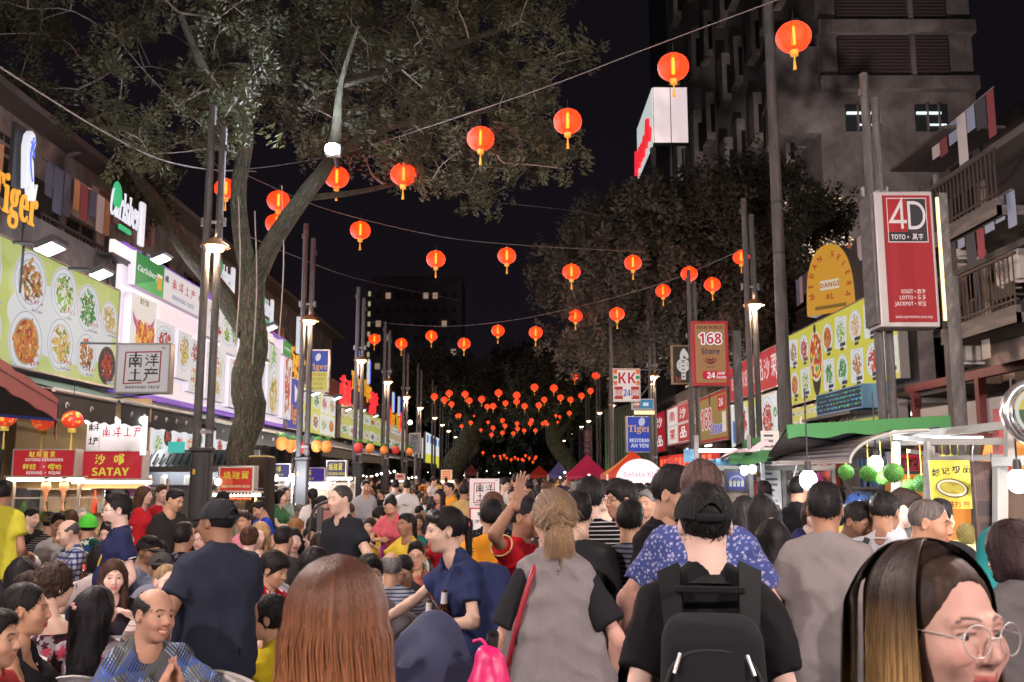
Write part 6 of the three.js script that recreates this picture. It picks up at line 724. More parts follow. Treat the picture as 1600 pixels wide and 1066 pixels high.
// ---- heads, in their own frame: origin between the ears, y up, z forward
const headCache={};
function headGeo(kind,h){ 
const key=kind+h;if(headCache[key])return headCache[key];
const f=kind[0]==='f',c=kind[0]==='c',old=kind.includes('o'),smile=kind.includes('s'),w=f?0.95:c?0.96:1,jw=f?0.86:c?0.9:1,L=[];
L.push(E([0,0.03,-0.014],[0.076,0.088,0.095],0.02),E([0,-0.028,0.03],[0.061*w,0.082,0.062],0.03),E([0,-0.074,0.035],[0.047*jw,0.04,0.047],0.03),E([0,-0.1,0.062],[0.02*jw,0.016,0.018],0.02));
for(const s of[-1,1]){
L.push(E([s*0.043,-0.03,0.062],[0.022,0.022,0.022],0.03));if(smile)L.push(E([s*0.036,-0.042,0.078],[0.017,0.014,0.014],0.015));
L.push(C([s*0.012,0.021,0.089],[s*0.046,0.019,0.074],f||c?0.008:0.011,0.008,0.014));
L.push(E([s*0.032,0.002,0.097],[0.019,0.0125,0.014],0.012,{sub:true}));
L.push(C([s*0.018,0.0062,0.0838],[s*0.046,0.0052,0.0755],0.0052,0.0048,0.004));L.push(C([s*0.02,-0.0085,0.083],[s*0.044,-0.0075,0.0755],0.0038,0.0036,0.005));
L.push(E([s*0.013,-0.036,0.094],[0.0085,0.0075,0.01],0.008));
L.push(E([s*0.077,-0.005,-0.008],[0.009,0.031,0.018],0.008),E([s*0.083,-0.003,-0.004],[0.006,0.018,0.009],0.006,{sub:true}));
}
L.push(C([0,0.014,0.086],[0,-0.029,0.106],0.0085,f?0.0105:0.0125,0.012));L.push(C([0,-0.04,0.098],[0,-0.052,0.092],0.006,0.006,0.012));
const mw=smile?0.029:0.021,my=smile?0.006:0.0;
L.push(C([-mw,-0.0655+my,0.079],[0,-0.063,0.0925],0.0045,0.0075,0.006),C([mw,-0.0655+my,0.079],[0,-0.063,0.0925],0.0045,0.0075,0.006),C([-mw*0.85,-0.073+my,0.08],[0,-0.0765,0.0905],0.0045,0.0085,0.006),C([mw*0.85,-0.073+my,0.08],[0,-0.0765,0.0905],0.0045,0.0085,0.006),C([-mw*0.95,-0.069+my,0.09],[mw*0.95,-0.069+my,0.09],smile?0.004:0.0018,smile?0.004:0.0018,0.002,{sub:true}));
L.push(C([0,-0.06,-0.025],[0,-0.17,-0.04],f?0.047:c?0.042:0.056,f?0.05:c?0.044:0.062,0.03));
const lip=f?[0.74,0.36,0.38]:[0.85,0.62,0.6];
const g=meshField(L,h,null,(x,y,z,o)=>{
const ax=Math.abs(x),n=nz(x*40,y*40,z*40);
o[0]=1+0.04*n;o[1]=1+0.05*n;o[2]=1+0.05*n;
if(z>0.062){ 
const bx=(ax-0.03)/0.02,by=y-(0.0235+0.004*(1-bx*bx)-0.003*(ax>0.04?1:0));const bm=Math.min(1,Math.max(0,((f?0.0034:0.0048)-Math.abs(by))/0.0022))*Math.min(1,Math.max(0,(1.08-Math.abs(bx))/0.2))*0.85;o[0]*=1-bm;o[1]*=1-bm;o[2]*=1-bm;
if(Math.abs(ax-0.032)<0.0145&&Math.abs(y-0.0035-0.0012*(1-((ax-0.032)/0.0145)**2))<0.0019){o[0]*=0.3;o[1]*=0.27;o[2]*=0.27;}
const mx=ax/(mw+0.004);if(mx<1&&y-my*mx<-0.0565&&y-my*mx>-0.0845+0.009*mx*mx&&z>0.074){const in_=smile&&Math.abs(y+0.069-my*mx*mx)<0.0042*(1.1-mx*mx);if(in_){o[0]=1.5;o[1]=1.9;o[2]=2.2;}else{o[0]*=lip[0];o[1]*=lip[1];o[2]*=lip[2];if(Math.abs(y+0.0693-my*mx*mx)<0.0016){o[0]*=0.4;o[1]*=0.35;o[2]*=0.35;}}}  // dark line between the lips is shade painted into the vertex colour
const ck=Math.exp(-((ax-0.042)**2+(y+0.03)**2)/0.0005);o[1]*=1-0.1*ck;o[2]*=1-0.08*ck;if(ax<0.018&&ax>0.007&&y<-0.0395&&y>-0.045&&z>0.092){o[0]*=0.45;o[1]*=0.38;o[2]*=0.38;}  // nostrils darkened in the colour for the shade inside them
}else if(!f&&!c&&y<-0.045&&z>0.0){o[0]*=0.95;o[1]*=0.95;o[2]*=0.97;}
if(old&&z>0.03&&y>0.03){const wv=Math.sin(y*520+3*nz(x*20,0,0));if(wv>0.75&&y<0.07){o[0]*=0.9;o[1]*=0.86;o[2]*=0.86;}}  // old faces: darker forehead lines paint the shade in the wrinkles
});
return(headCache[key]=g);
}
const eyeGeo=(()=>{const g=new THREE.SphereGeometry(0.0122,20,14),P=g.attributes.position,c=[];for(let i=0;i<P.count;i++){const z=P.getZ(i)/0.0122,v=z>0.965?[0.01,0.01,0.01]:z>0.8?[0.05,0.025,0.015]:[0.42,0.37,0.35];c.push(...v);}g.setAttribute('color',new THREE.Float32BufferAttribute(c,3));return g;})();
const eyeMat=new THREE.MeshPhysicalMaterial({vertexColors:true,roughness:0.15,clearcoat:1,clearcoatRoughness:0.03});
const hairCache={};
function hairGeo(style,h,seed=0){
const key=style+h+seed;if(hairCache[key])return hairCache[key];
let L=[],rough=0.004,cut=null;const face=E([0,-0.05,0.085],[0.067,0.108,0.078],0.012,{sub:true}),faceHi=E([0,-0.04,0.085],[0.07,0.112,0.075],0.012,{sub:true}),earCut=[-1,1].map((s)=>E([s*0.083,-0.012,0.0],[0.02,0.034,0.024],0.008,{sub:true}));
const shortCut=(d,x,y,z)=>Math.max(d,(-0.066+0.02*Math.cos(x*34)*0.5+Math.max(0,z+0.066)*0.72)-y);
switch(style){
case 'short':L=[E([0,0.033,-0.017],[0.0795,0.094,0.1]),E([0,0.085,0.02],[0.062,0.04,0.07],0.03),faceHi,...earCut];cut=shortCut;break;
case 'quiff':L=[E([0,0.034,-0.018],[0.081,0.095,0.103]),E([0,0.105,0.04],[0.055,0.034,0.055],0.03),E([0,0.105,-0.02],[0.06,0.035,0.06],0.03),faceHi,...earCut];cut=shortCut;rough=0.006;break;
case 'crop':L=[E([0,0.032,-0.016],[0.0785,0.0905,0.098]),E([0,-0.03,0.085],[0.072,0.108,0.072],0.006,{sub:true}),...earCut];cut=shortCut;rough=0.0012;break;
case 'balding':L=[E([0,0.028,-0.018],[0.08,0.088,0.1]),E([0,0.11,0.03],[0.075,0.085,0.115],0.012,{sub:true}),faceHi,...earCut];cut=shortCut;rough=0.0015;break;
case 'thick':L=[E([0,0.036,-0.016],[0.09,0.104,0.11]),E([0,0.07,0.062],[0.068,0.03,0.04],0.03),E([0,-0.055,0.085],[0.066,0.108,0.08],0.01,{sub:true}),...earCut];cut=(d,x,y,z)=>Math.max(d,(-0.08+Math.max(0,z+0.05)*0.72)-y);rough=0.006;break;
case 'fringe':L=[E([0,0.034,-0.014],[0.088,0.1,0.106]),E([0,0.06,0.07],[0.06,0.045,0.03],0.03),E([0,-0.075,0.085],[0.063,0.11,0.08],0.008,{sub:true}),...earCut];cut=shortCut;rough=0.005;break;
case 'bob':L=[E([0,0.034,-0.016],[0.089,0.1,0.108]),E([0,-0.05,-0.045],[0.088,0.085,0.07],0.04),C([0.07,0.02,0.0],[0.075,-0.09,0.012],0.03,0.022,0.03),C([-0.07,0.02,0.0],[-0.075,-0.09,0.012],0.03,0.022,0.03),face,E([0,-0.16,0.05],[0.058,0.12,0.09],0.01,{sub:true})];rough=0.004;break;
case 'long':L=[E([0,0.034,-0.018],[0.087,0.099,0.107]),C([0,0,-0.05],[0,-0.3,-0.105],0.088,0.07,0.05),C([0.055,0,-0.045],[0.075,-0.3,-0.075],0.055,0.042,0.04),C([-0.055,0,-0.045],[-0.075,-0.3,-0.075],0.055,0.042,0.04),face,E([0,-0.16,0.06],[0.058,0.13,0.09],0.01,{sub:true})];cut=(d,x,y,z)=>Math.max(d,-0.34+0.02*Math.sin(x*60)-y);rough=0.006;break;
case 'longback':L=[E([0,0.033,-0.018],[0.081,0.094,0.101]),C([0,0,-0.04],[0,-0.3,-0.06],0.07,0.045,0.04),C([0.04,0,-0.03],[0.05,-0.3,-0.05],0.035,0.03,0.03),C([-0.04,0,-0.03],[-0.05,-0.3,-0.05],0.035,0.03,0.03),E([0,-0.03,0.092],[0.073,0.118,0.072],0.01,{sub:true}),E([0,-0.16,0.06],[0.058,0.13,0.09],0.01,{sub:true})];cut=(d,x,y,z)=>Math.max(d,-0.34-y);rough=0.004;break;
case 'longfront':L=[E([0,0.034,-0.018],[0.087,0.099,0.107]),C([0,0,-0.05],[0,-0.26,-0.09],0.085,0.07,0.05),C([0.074,0.02,0.005],[0.088,-0.22,0.045],0.028,0.03,0.03),C([-0.074,0.02,0.005],[-0.088,-0.22,0.045],0.028,0.03,0.03),face,E([0,-0.15,0.07],[0.058,0.13,0.09],0.01,{sub:true})];rough=0.005;break;
case 'pony':L=[E([0,0.034,-0.018],[0.082,0.095,0.103]),E([0,0.03,-0.122],[0.026,0.026,0.024],0.02),C([0,0.02,-0.135],[0,-0.2,-0.12],0.026,0.014,0.02),E([0,-0.035,0.085],[0.07,0.11,0.074],0.01,{sub:true}),...earCut];cut=(d,x,y,z)=>(z<-0.105?d:Math.max(d,(-0.06+Math.max(0,z+0.05)*0.7)-y));rough=0.003;break;
case 'bun':L=[E([0,0.034,-0.018],[0.082,0.095,0.103]),E([0,0.075,-0.1],[0.045,0.042,0.04],0.015),E([0,-0.035,0.085],[0.07,0.11,0.074],0.01,{sub:true}),...earCut];cut=shortCut;rough=0.006;break;
case 'curls':L=[E([0,0.038,-0.016],[0.098,0.108,0.116]),E([0,-0.055,0.09],[0.066,0.108,0.082],0.01,{sub:true})];cut=(d,x,y,z)=>Math.max(d,(-0.085+Math.max(0,z+0.05)*0.7)-y);rough=0.016;break;
case 'messy':L=[E([0,0.03,-0.02],[0.086,0.1,0.106]),C([0,0.02,-0.05],[0.01,-0.12,-0.085],0.088,0.05,0.04),C([-0.075,0,0],[-0.09,-0.13,-0.01],0.03,0.02,0.03),C([0.075,0.02,-0.02],[0.085,-0.1,-0.03],0.03,0.02,0.03),face,E([0,-0.16,0.06],[0.058,0.12,0.09],0.01,{sub:true})];rough=0.014;break;
case 'scarf':L=[E([0,0.03,-0.014],[0.089,0.1,0.108]),C([0,-0.08,-0.02],[0,-0.24,-0.03],0.085,0.16,0.06),E([0,-0.025,0.1],[0.058,0.078,0.06],0.01,{sub:true})];rough=0.004;cut=(d,x,y,z)=>Math.max(d,-0.3-y);break;
}
const fx=style==='curls'?38:style==='messy'?34:75,fy=style==='curls'?38:style==='messy'?16:12;
const g=meshField(L,h,(d,x,y,z)=>{if(d<0.05&&d>-0.05){const a=Math.atan2(x,z+0.02)*0.09;d+=rough*(nz(a*fx*1.3,y*fy,seed+2)*0.8+0.5*nz(a*fx*2.6,y*fy*1.5,seed+9));}return cut?cut(d,x,y,z):d;},
(x,y,z,o)=>{const a=Math.atan2(x,z+0.02),v=style==='scarf'?1:0.72+0.55*nz(a*9,y*9,seed)+0.35*nz(a*34,y*6,seed+5);o[0]=o[1]=o[2]=Math.max(0.25,v);},0.04);
return(hairCache[key]=['scarf','crop','longback'].includes(style)||h>0.009?g:merge([g,fuzz(g,style,seed)]));
}
function fuzz(g,style,seed){ 
const q=rng(77+seed),P=g.attributes.position,N=g.attributes.normal,paths=[],n=Math.min(480,P.count),wild=style==='curls'?1.2:style==='messy'?0:style==='thick'||style==='quiff'?0.5:0.28;
for(let k=0;k<n;k++){
const i=q()*P.count|0,p=V(P.getX(i),P.getY(i),P.getZ(i)),nn=V(N.getX(i),N.getY(i),N.getZ(i)),f=V(p.x*3,-0.25,p.z>0.03&&p.y>0.05?0.5:-0.12).add(V(q()-0.5,q()-0.5,q()-0.5).multiplyScalar(0.5+wild));f.addScaledVector(nn,-f.dot(nn)).normalize();
const l=0.014+q()*0.02,lift=0.12+q()*0.35*(0.5+wild),tone=0.5+q()*0.9,pts=[];for(let j=0;j<=2;j++){const t=j/2;pts.push(p.clone().addScaledVector(f,l*t).addScaledVector(nn,0.0008+l*lift*t*(1-0.6*t)));}
paths.push({pts,out:()=>nn,c:()=>[tone,tone,tone]});
}
return ribbonHair(paths,0.002);
}
// ---- hands, wrist at the origin, fingers along +y, palm towards +z, thumb towards +x (right hand)
const handCache={};
function handGeo(pose,side,h){
const key=pose+side+h;if(handCache[key])return handCache[key];
const L=[],curl={open:[0.06,0.08,0.06],relaxed:[0.35,0.5,0.35],grip:[1.2,1.35,0.8],flat:[0.02,0.03,0.02]}[pose]||[0.35,0.5,0.35],X=(x)=>x*side;
for(const x of[-0.028,-0.009,0.01,0.029])L.push(C([X(x*0.6),0.01,0],[X(x),0.088-Math.abs(x)*0.18,0],0.0155,0.0125,0.012));
L.push(C([0,-0.05,-0.002],[0,0.015,0],0.0265,0.024,0.02),C([X(0.02),0.02,0.006],[X(0.03),0.05,0.01],0.015,0.014,0.012));
[[-0.03,0.078,0.026,0.019,0.016,0.0076],[-0.0105,0.087,0.035,0.024,0.018,0.0084],[0.0105,0.09,0.038,0.026,0.019,0.0088],[0.03,0.086,0.034,0.023,0.018,0.0086]].forEach(([x,y,a,b,c,r],i)=>{
let p=[X(x),y,0],ang=0;const fan=pose==='open'?(i-1.5)*0.14:(i-1.5)*0.03;
[a,b,c].forEach((l,k)=>{ang+=curl[k]*(1+(3-i)*0.06);const q=[p[0]+X(Math.sin(fan)*l),p[1]+Math.cos(ang)*l*Math.cos(fan),p[2]+Math.sin(ang)*l];L.push(C(p,q,r*(1.06-k*0.09),r*(0.98-k*0.1),0.004));p=q;});
});
const tb=pose==='grip'?[[0.026,0.03,0.012],[0.04,0.055,0.034],[0.026,0.078,0.048]]:pose==='open'?[[0.028,0.028,0.006],[0.058,0.052,0.012],[0.076,0.078,0.012]]:[[0.026,0.028,0.008],[0.046,0.056,0.018],[0.048,0.086,0.024]];
L.push(C([X(tb[0][0]),tb[0][1],tb[0][2]],[X(tb[1][0]),tb[1][1],tb[1][2]],0.0135,0.0105,0.008),C([X(tb[1][0]),tb[1][1],tb[1][2]],[X(tb[2][0]),tb[2][1],tb[2][2]],0.0105,0.0082,0.004));
return(handCache[key]=meshField(L,h,null,(x,y,z,o)=>{const n=nz(x*60,y*60,z*60)*0.05;o[0]=1+n;o[1]=0.96+n;o[2]=0.95+n;}));
}
const skinMats=new Map();
function skinMat(c){const k=c.join();if(!skinMats.has(k)){const m=new THREE.MeshPhysicalMaterial({vertexColors:true,roughness:0.5,specularIntensity:0.6,sheen:0.06,sheenRoughness:0.4,bumpMap:rep(grain,9,9),bumpScale:0.0009});m.color.setRGB(...c);m.sheenColor.setRGB(0.6,0.35,0.3);skinMats.set(k,m);}return skinMats.get(k);}
const hairMats=new Map();
function hairMat(c){const k=c.join();if(!hairMats.has(k)){const m=new THREE.MeshPhysicalMaterial({vertexColors:true,roughness:0.58,specularIntensity:0.35});m.color.setRGB(...c);hairMats.set(k,m);}return hairMats.get(k);}
const weave=tile(tex(128,128,(x)=>{const q=rng(15),d=x.createImageData(128,128);for(let i=0;i<16384;i++){const v=120+40*Math.sin((i%128)*1.57)+40*Math.sin((i>>7)*1.57)+(q()-0.5)*70;d.data.set([v,v,v,255],i*4);}x.putImageData(d,0,0);},false),16,16);
const clothMats=new Map();
function cloth(c,map,rough=0.88){const k=c.join()+(map?.uuid||'')+rough;if(!clothMats.has(k)){const m=new THREE.MeshPhysicalMaterial({roughness:rough,sheen:0.08,sheenRoughness:0.6,specularIntensity:0.2,bumpMap:weave,bumpScale:0.0012,side:THREE.DoubleSide});m.color.setRGB(...c);m.sheenColor.setRGB(0.5,0.5,0.5).lerp(m.color,0.6);if(map)m.map=map;clothMats.set(k,m);}return clothMats.get(k);}
const PAT={}; 
const pat=(n,r,draw)=>{PAT[n]=rep(tex(256,256,draw),r,r);};
pat('stripeBW',10,(x)=>{x.fillStyle='#17171a';x.fillRect(0,0,256,256);x.fillStyle='#b9b5b6';for(let k=0;k<4;k++)x.fillRect(0,k*64,256,17);});
pat('stripeGrey',9,(x)=>{x.fillStyle='#9aa0ae';x.fillRect(0,0,256,256);x.fillStyle='#3a4160';for(let k=0;k<4;k++)x.fillRect(0,k*64,256,24);});
pat('stripeRed',5,(x)=>{x.fillStyle='#b9a6a4';x.fillRect(0,0,256,256);x.fillStyle='#6e2a34';x.fillRect(0,20,256,40);x.fillStyle='#3a3640';x.fillRect(0,120,256,46);});
pat('stripeWhite',8,(x)=>{x.fillStyle='#c9c2c0';x.fillRect(0,0,256,256);x.fillStyle='#9a5a58';for(let k=0;k<4;k++)x.fillRect(0,k*64,256,9);});
pat('plaid',9,(x)=>{x.fillStyle='#aab2c4';x.fillRect(0,0,256,256);x.fillStyle='rgba(30,40,90,0.75)';for(let k=0;k<2;k++){x.fillRect(0,k*128,256,46);x.fillRect(k*128,0,46,256);}x.fillStyle='rgba(220,220,230,0.5)';x.fillRect(0,80,256,8);x.fillRect(80,0,8,256);});
const blooms=(bg,cols,n,s,seed)=>(x)=>{const q=rng(seed);x.fillStyle=bg;x.fillRect(0,0,256,256);for(let k=0;k<n;k++){const px=q()*256,py=q()*256,r=s*(0.5+q());x.fillStyle=cols[q()*cols.length|0];for(const ox of[-256,0,256])for(const oy of[-256,0,256])for(let p=0;p<5;p++){x.beginPath();x.ellipse(px+ox+Math.cos(p*1.256)*r*0.6,py+oy+Math.sin(p*1.256)*r*0.6,r*0.55,r*0.34,p*1.256,0,7);x.fill();}}};
pat('blueFloral',9,blooms('#46528c',['#a4a8c8','#8a92bc','#b4b2cc'],46,11,31));pat('redFloral',3,blooms('#9a1626',['#d8c8c8','#2a1018','#c42a3c','#e0d4d4'],40,18,32));pat('roses',3.2,blooms('#8f8890',['#8a2038','#b04058','#1c1a22','#a8a0a8','#40202c'],34,24,33));pat('leaves',3,blooms('#1c4a3a',['#2f7a3a','#2a4a8a','#c8d8d0','#173a2c'],46,20,34));pat('darkFloral',4,blooms('#23222c',['#7a7c90','#4a4c66','#a0a0b0'],40,15,35));pat('tiny',9,blooms('#1a1a1e',['#d8d8d8'],22,6,36));
pat('batik',3,(x)=>{x.fillStyle='#55585a';x.fillRect(0,0,256,256);const q=rng(37);for(let k=0;k<26;k++){x.save();x.translate(q()*256,q()*256);x.rotate((q()<0.5?0.5:-0.9)+q()*0.2);x.fillStyle=['#3c5aa8','#8a9ab8','#2e3440','#6f7478'][q()*4|0];for(let i=0;i<6;i++)x.fillRect(-30+i*10,-36,4.5,72);x.restore();}});
pat('heather',6,(x)=>{const q=rng(38),d=x.createImageData(256,256);for(let i=0;i<65536;i++){const v=205+(q()-0.5)*60;d.data.set([v,v*0.99,v,255],i*4);}x.putImageData(d,0,0);});
// ---- a person
const rot=(p,lean,twist,side=0)=>{let[x,y,z]=p;const c=Math.cos(twist),s=Math.sin(twist),x1=x*c+z*s,z1=-x*s+z*c;const cl=Math.cos(lean),sl=Math.sin(lean),y2=y*cl-z1*sl,z2=y*sl+z1*cl,cs=Math.cos(side),ss=Math.sin(side);return[x1*cs+y2*ss,y2*cs-x1*ss,z2];};
const lerp3=(a,b,t)=>[a[0]+(b[0]-a[0])*t,a[1]+(b[1]-a[1])*t,a[2]+(b[2]-a[2])*t],sc=(p,s)=>[p[0]*s,p[1]*s,p[2]*s];
function ik(S,T,l1,l2,hint){
const s=V(...S),t=V(...T),d=t.clone().sub(s);let L=d.length();const mx=(l1+l2)*0.995;if(L>mx){t.copy(s).addScaledVector(d,mx/L);d.copy(t).sub(s);L=mx;}
const a=(l1*l1-l2*l2+L*L)/(2*L),r=Math.sqrt(Math.max(0,l1*l1-a*a)),u=d.clone().normalize(),h=V(...hint);h.addScaledVector(u,-h.dot(u)).normalize();
return[s.clone().addScaledVector(u,a).addScaledVector(h,r).toArray(),t.toArray()];
}
const SK={light:[0.62,0.42,0.33],fair:[0.68,0.47,0.4],tan:[0.46,0.27,0.18],brown:[0.3,0.16,0.1],dark:[0.2,0.105,0.065],red:[0.62,0.36,0.29]};
const HC={black:[0.016,0.014,0.015],dark:[0.035,0.024,0.02],brown:[0.09,0.045,0.028],auburn:[0.16,0.06,0.03],blond:[0.5,0.33,0.16],sandy:[0.3,0.2,0.11],grey:[0.2,0.19,0.19],white:[0.4,0.39,0.38]};
const V3=(p)=>V(p[0],p[1],p[2]);
function buildPerson(o,S){ 
const q=rng(S.seed||1),sit=S.pose==='sit',sex=S.sex||'m',fem=sex==='f',kid=sex==='c',g=S.g||1,hd=kid?1.12:1,cell=S.cell||0.013,hc=S.headCell||0.0045;
const top=sit?1.355:1.735,s=S.H/top,lean=S.lean||0,twist=S.twist||0,side=S.side||0,hipY=sit?0.55:0.93,T=(x,y,z)=>{const p=rot([x,y,z],lean,y>0.2?twist:twist*0.4,side);return[p[0],p[1]+hipY,p[2]];};
const sw=(fem?0.124:kid?0.115:0.143)*(0.5+0.5*g),B=[],cw=0.62+0.38*g;
const hipW=(fem?0.08:0.07)*cw,pel=[T(-hipW,0.02,0),T(hipW,0.02,0)],wst=[T(-0.05*g,0.17,0.005),T(0.05*g,0.17,0.005)],chs=[T(-0.072*cw,0.36,0.0),T(0.072*cw,0.36,0.0)],shd=[T(-sw+0.03,0.452,-0.012),T(sw-0.03,0.452,-0.012)],rp=(fem?0.1:0.093)*g,rw=(fem?0.07:0.081)*g,rc=(fem?0.078:0.088)*(0.5+0.5*g),rs=fem?0.043:0.05;
const torso=(e)=>[C(pel[0],pel[1],rp+e,rp+e,0.03),C(wst[0],wst[1],rw+e,rw+e,0.03),C(chs[0],chs[1],rc+e,rc+e,0.03),C(lerp3(pel[0],pel[1],0.5),lerp3(chs[0],chs[1],0.5),rw*0.98+e,rc*0.98+e,0.03),C(shd[0],shd[1],rs+e,rs+e,0.03),...[0,1].flatMap((i)=>[C(pel[i],wst[i],rp*0.92+e,rw*0.97+e,0.03),C(wst[i],chs[i],rw*0.97+e,rc*0.95+e,0.03),C(chs[i],shd[i],rc*0.85+e,rs+e,0.03)]),...(fem?[E(T(-0.072,0.33,0.085),[0.062+e,0.058+e,0.055+e],0.03),E(T(0.072,0.33,0.085),[0.062+e,0.058+e,0.055+e],0.03)]:[]),...(S.belly?[E(T(0,0.13,0.03),[0.13*g+e,0.14+e,0.1+S.belly+e],0.03)]:[])];
const neckB=T(0,0.5,-0.012),hq=new THREE.Quaternion().setFromEuler(new THREE.Euler((S.headPitch||0)+lean*0.45,(S.headYaw||0)+twist*0.7,(S.headRoll||0)-side*0.5,'YXZ')),hC=V3(neckB).add(V(0,0.088,0.01).applyAxisAngle(V(1,0,0),lean*0.6)).add(V(0,0.095,0.022).applyQuaternion(hq));
B.push(...torso(S.shirt&&!S.shirt.tank&&!S.shirt.off?-0.012:-0.003),C(neckB,hC.toArray(),fem?0.049:kid?0.042:0.058,fem?0.044:kid?0.04:0.05,0.035),C(T(-sw*0.75,0.462,-0.02),T(0,0.52,-0.015),0.036,0.046,0.04),C(T(sw*0.75,0.462,-0.02),T(0,0.52,-0.015),0.036,0.046,0.04));
const legs=[-1,1].map((k)=>{const hip=[k*0.085,hipY-(sit?0.02:0.01),0];const st=S.stride?k*S.stride:0;const knee=sit?[k*(0.11+(S.kneeOut||0)),hipY-0.02,0.42]:[k*0.095,0.49,0.02+st*0.5],ank=sit?[k*0.11,0.08,0.4]:[k*0.1,0.08,-0.02+st];return{hip,knee,ank,k};});
for(const l of legs)B.push(C(l.hip,l.knee,0.083*(0.5+0.5*g),0.054,0.04),C(l.knee,l.ank,0.052,0.036,0.03),C([l.ank[0],0.04,l.ank[2]-0.03],[l.ank[0],0.03,l.ank[2]+0.13],0.036,0.03,0.03));
const armR=(fem?0.037:0.044)*(0.4+0.6*g),arms=[-1,1].map((k,i)=>{
const a=(S.arms||[])[i]||(sit?'table':'down'),A=typeof a==='string'?{to:a}:a;let to=A.to,hint=A.hint||[k*0.5,-0.2,-1];
if(to==='down'){to=[k*(sw+0.055),hipY-0.03,0.06];hint=[k*0.35,0,-1];}else if(to==='table'){to=[k*0.15,hipY+0.24,0.36];hint=[k*0.9,-0.6,-0.4];}else if(to==='lap'){to=[k*0.1,hipY+0.1,0.26];hint=[k*1,-0.3,-0.4];}else if(to==='front'){to=[k*0.1,hipY+0.2,0.3];hint=[k*0.9,-0.6,-0.3];}
const shr=T(k*sw,0.445,-0.012),[el,wr]=ik(shr,to,0.285,0.255,hint);const dir=A.dir?V(...A.dir).normalize():V3(wr).sub(V3(el)).normalize(),palm=V(...(A.palm||[-k,0,0.2]));palm.addScaledVector(dir,-palm.dot(dir)).normalize();
B.push(C(shr,el,armR*1.12,armR*0.82,0.035),C(el,wr,armR*0.84,0.027,0.02),C(lerp3(el,wr,0.1),lerp3(el,wr,0.5),armR*0.86,armR*0.72,0.02));
return{shr,el,wr,dir,palm,k,pose:A.hand||'relaxed'};
});
const X3=(l,post)=>({l,post}),P=[],scaleG=(gm)=>gm.scale(s,s,s);
const body=[scaleG(meshField(B,cell,null,(x,y,z,c)=>{const n=nz(x*16,y*16,z*16)*0.06;c[0]=1+n;c[1]=0.99+n;c[2]=0.98+n;}))];
const hm=new THREE.Matrix4().compose(hC,hq,V(hd,hd,hd)),put=(gm,m)=>{const c=gm.clone().applyMatrix4(m);return scaleG(c);};
body.push(put(headGeo(S.face||(sex==='f'?'f':kid?'c':'m'),hc),hm));
const handM=arms.map((a)=>{const yx=a.dir.clone(),zx=a.palm.clone(),xx=yx.clone().cross(zx),hs=fem?0.9:kid?0.78:1;const m=new THREE.Matrix4().makeBasis(xx,yx,zx).setPosition(...a.wr);m.scale(V(hs,hs,hs));if(!S.noHands)body.push(put(handGeo(a.pose,a.k<0?1:-1,S.handCell||0.005),m));return m;});
part('body',body,skinMat(S.skin||SK.light),o);
const hp=(n,gm,m)=>part(n,[].concat(gm).map((x)=>put(x,hm)),m,o);
if(S.eyes!==false)for(const k of[-1,1]){const e=eyeGeo.clone().rotateY((S.gaze||0)).translate(k*0.0315,-0.001,0.0735);hp('eye',e,eyeMat);}
if(S.hair)hp(S.hair==='scarf'?'headscarf':'hair',hairGeo(S.hair,S.hairCell||0.0066,S.hairSeed||0),S.hair==='scarf'?cloth(S.hairColor||[0.1,0.3,0.3]):hairMat(S.hairColor||HC.black));
const flare=S.shirt?.flare?1:0,seed=(S.seed||1)*3.7,amp=S.fold??0.013,crease=(d,x,y,z)=>(d<0.04&&d>-0.04?d+amp*0.8*nz(x*7+seed,y*3.2,z*7)+amp*0.5*nz(x*16,y*8+seed,z*16)-amp*0.85*Math.max(0,1-4.5*Math.abs(nz(x*4.5+y*3,y*3.2-x*2.6+seed,z*4.5)))-amp*0.5*Math.max(0,1-5*Math.abs(nz(x*8-y*5,y*6+seed,z*8)))+(flare?0.014*flare*Math.sin(Math.atan2(x,z)*10+5*nz(x*3,y*1.4,z*3+seed))*Math.min(1,Math.max(0,(hipY+0.3-y)*2.5))-0.004:0)-amp*0.15:d);
const sh=S.shirt;if(sh){
const e=sh.ease??0.014,L=[...torso(e)],sl=sh.sleeve??0.55,hem=sh.hem!==undefined?sh.hem:(sit?hipY-0.06:hipY-0.1),drop=sh.drop??0.012;
if(!sit)L.push(C([-0.08*cw,hipY+0.36,0],[-0.085*cw,hem,0.0],rc*0.9+e,rp+e+drop-0.012,0.03),C([0.08*cw,hipY+0.36,0],[0.085*cw,hem,0],rc*0.9+e,rp+e+drop-0.012,0.03));
if(sh.flare)for(const k of[-1,0,1])L.push(C([k*0.07,hipY+0.2,0],[k*(0.1+sh.flare),hem,0],rp+e,rp+e+sh.flare,0.08));
if(sl>0)for(const a of arms){const se=sh.sleeveEase??0.009;if(sl<=1)L.push(C(a.shr,lerp3(a.shr,a.el,sl),armR*1.12+e*0.8,armR+e+se,0.03,{flat:1}));else L.push(C(a.shr,a.el,armR*1.12+e,armR*0.9+e,0.03),C(a.el,lerp3(a.el,a.wr,sl-1),armR*0.86+e,0.034+e,0.03,{flat:1}));}
L.push(C(T(-sw*0.75,0.462,-0.02),T(0,0.52,-0.015),0.037+e*0.8,0.047+e*0.8,0.04),C(T(sw*0.75,0.462,-0.02),T(0,0.52,-0.015),0.037+e*0.8,0.047+e*0.8,0.04));
const nk=sh.neck??(sh.collar?0.06:0.066),n0=T(0,(sh.collar?0.53:0.512)-(sh.scoop||0),0.012+(sh.scoop||0)*0.4),n1=T(0,0.72,0.04);L.push(C(n0,n1,nk,nk+0.02,0.008,{sub:true}));
if(sh.back)L.push(C(T(0,0.49-sh.back,-0.07),T(0,0.7,-0.07),nk*0.85,nk,0.01,{sub:true}));
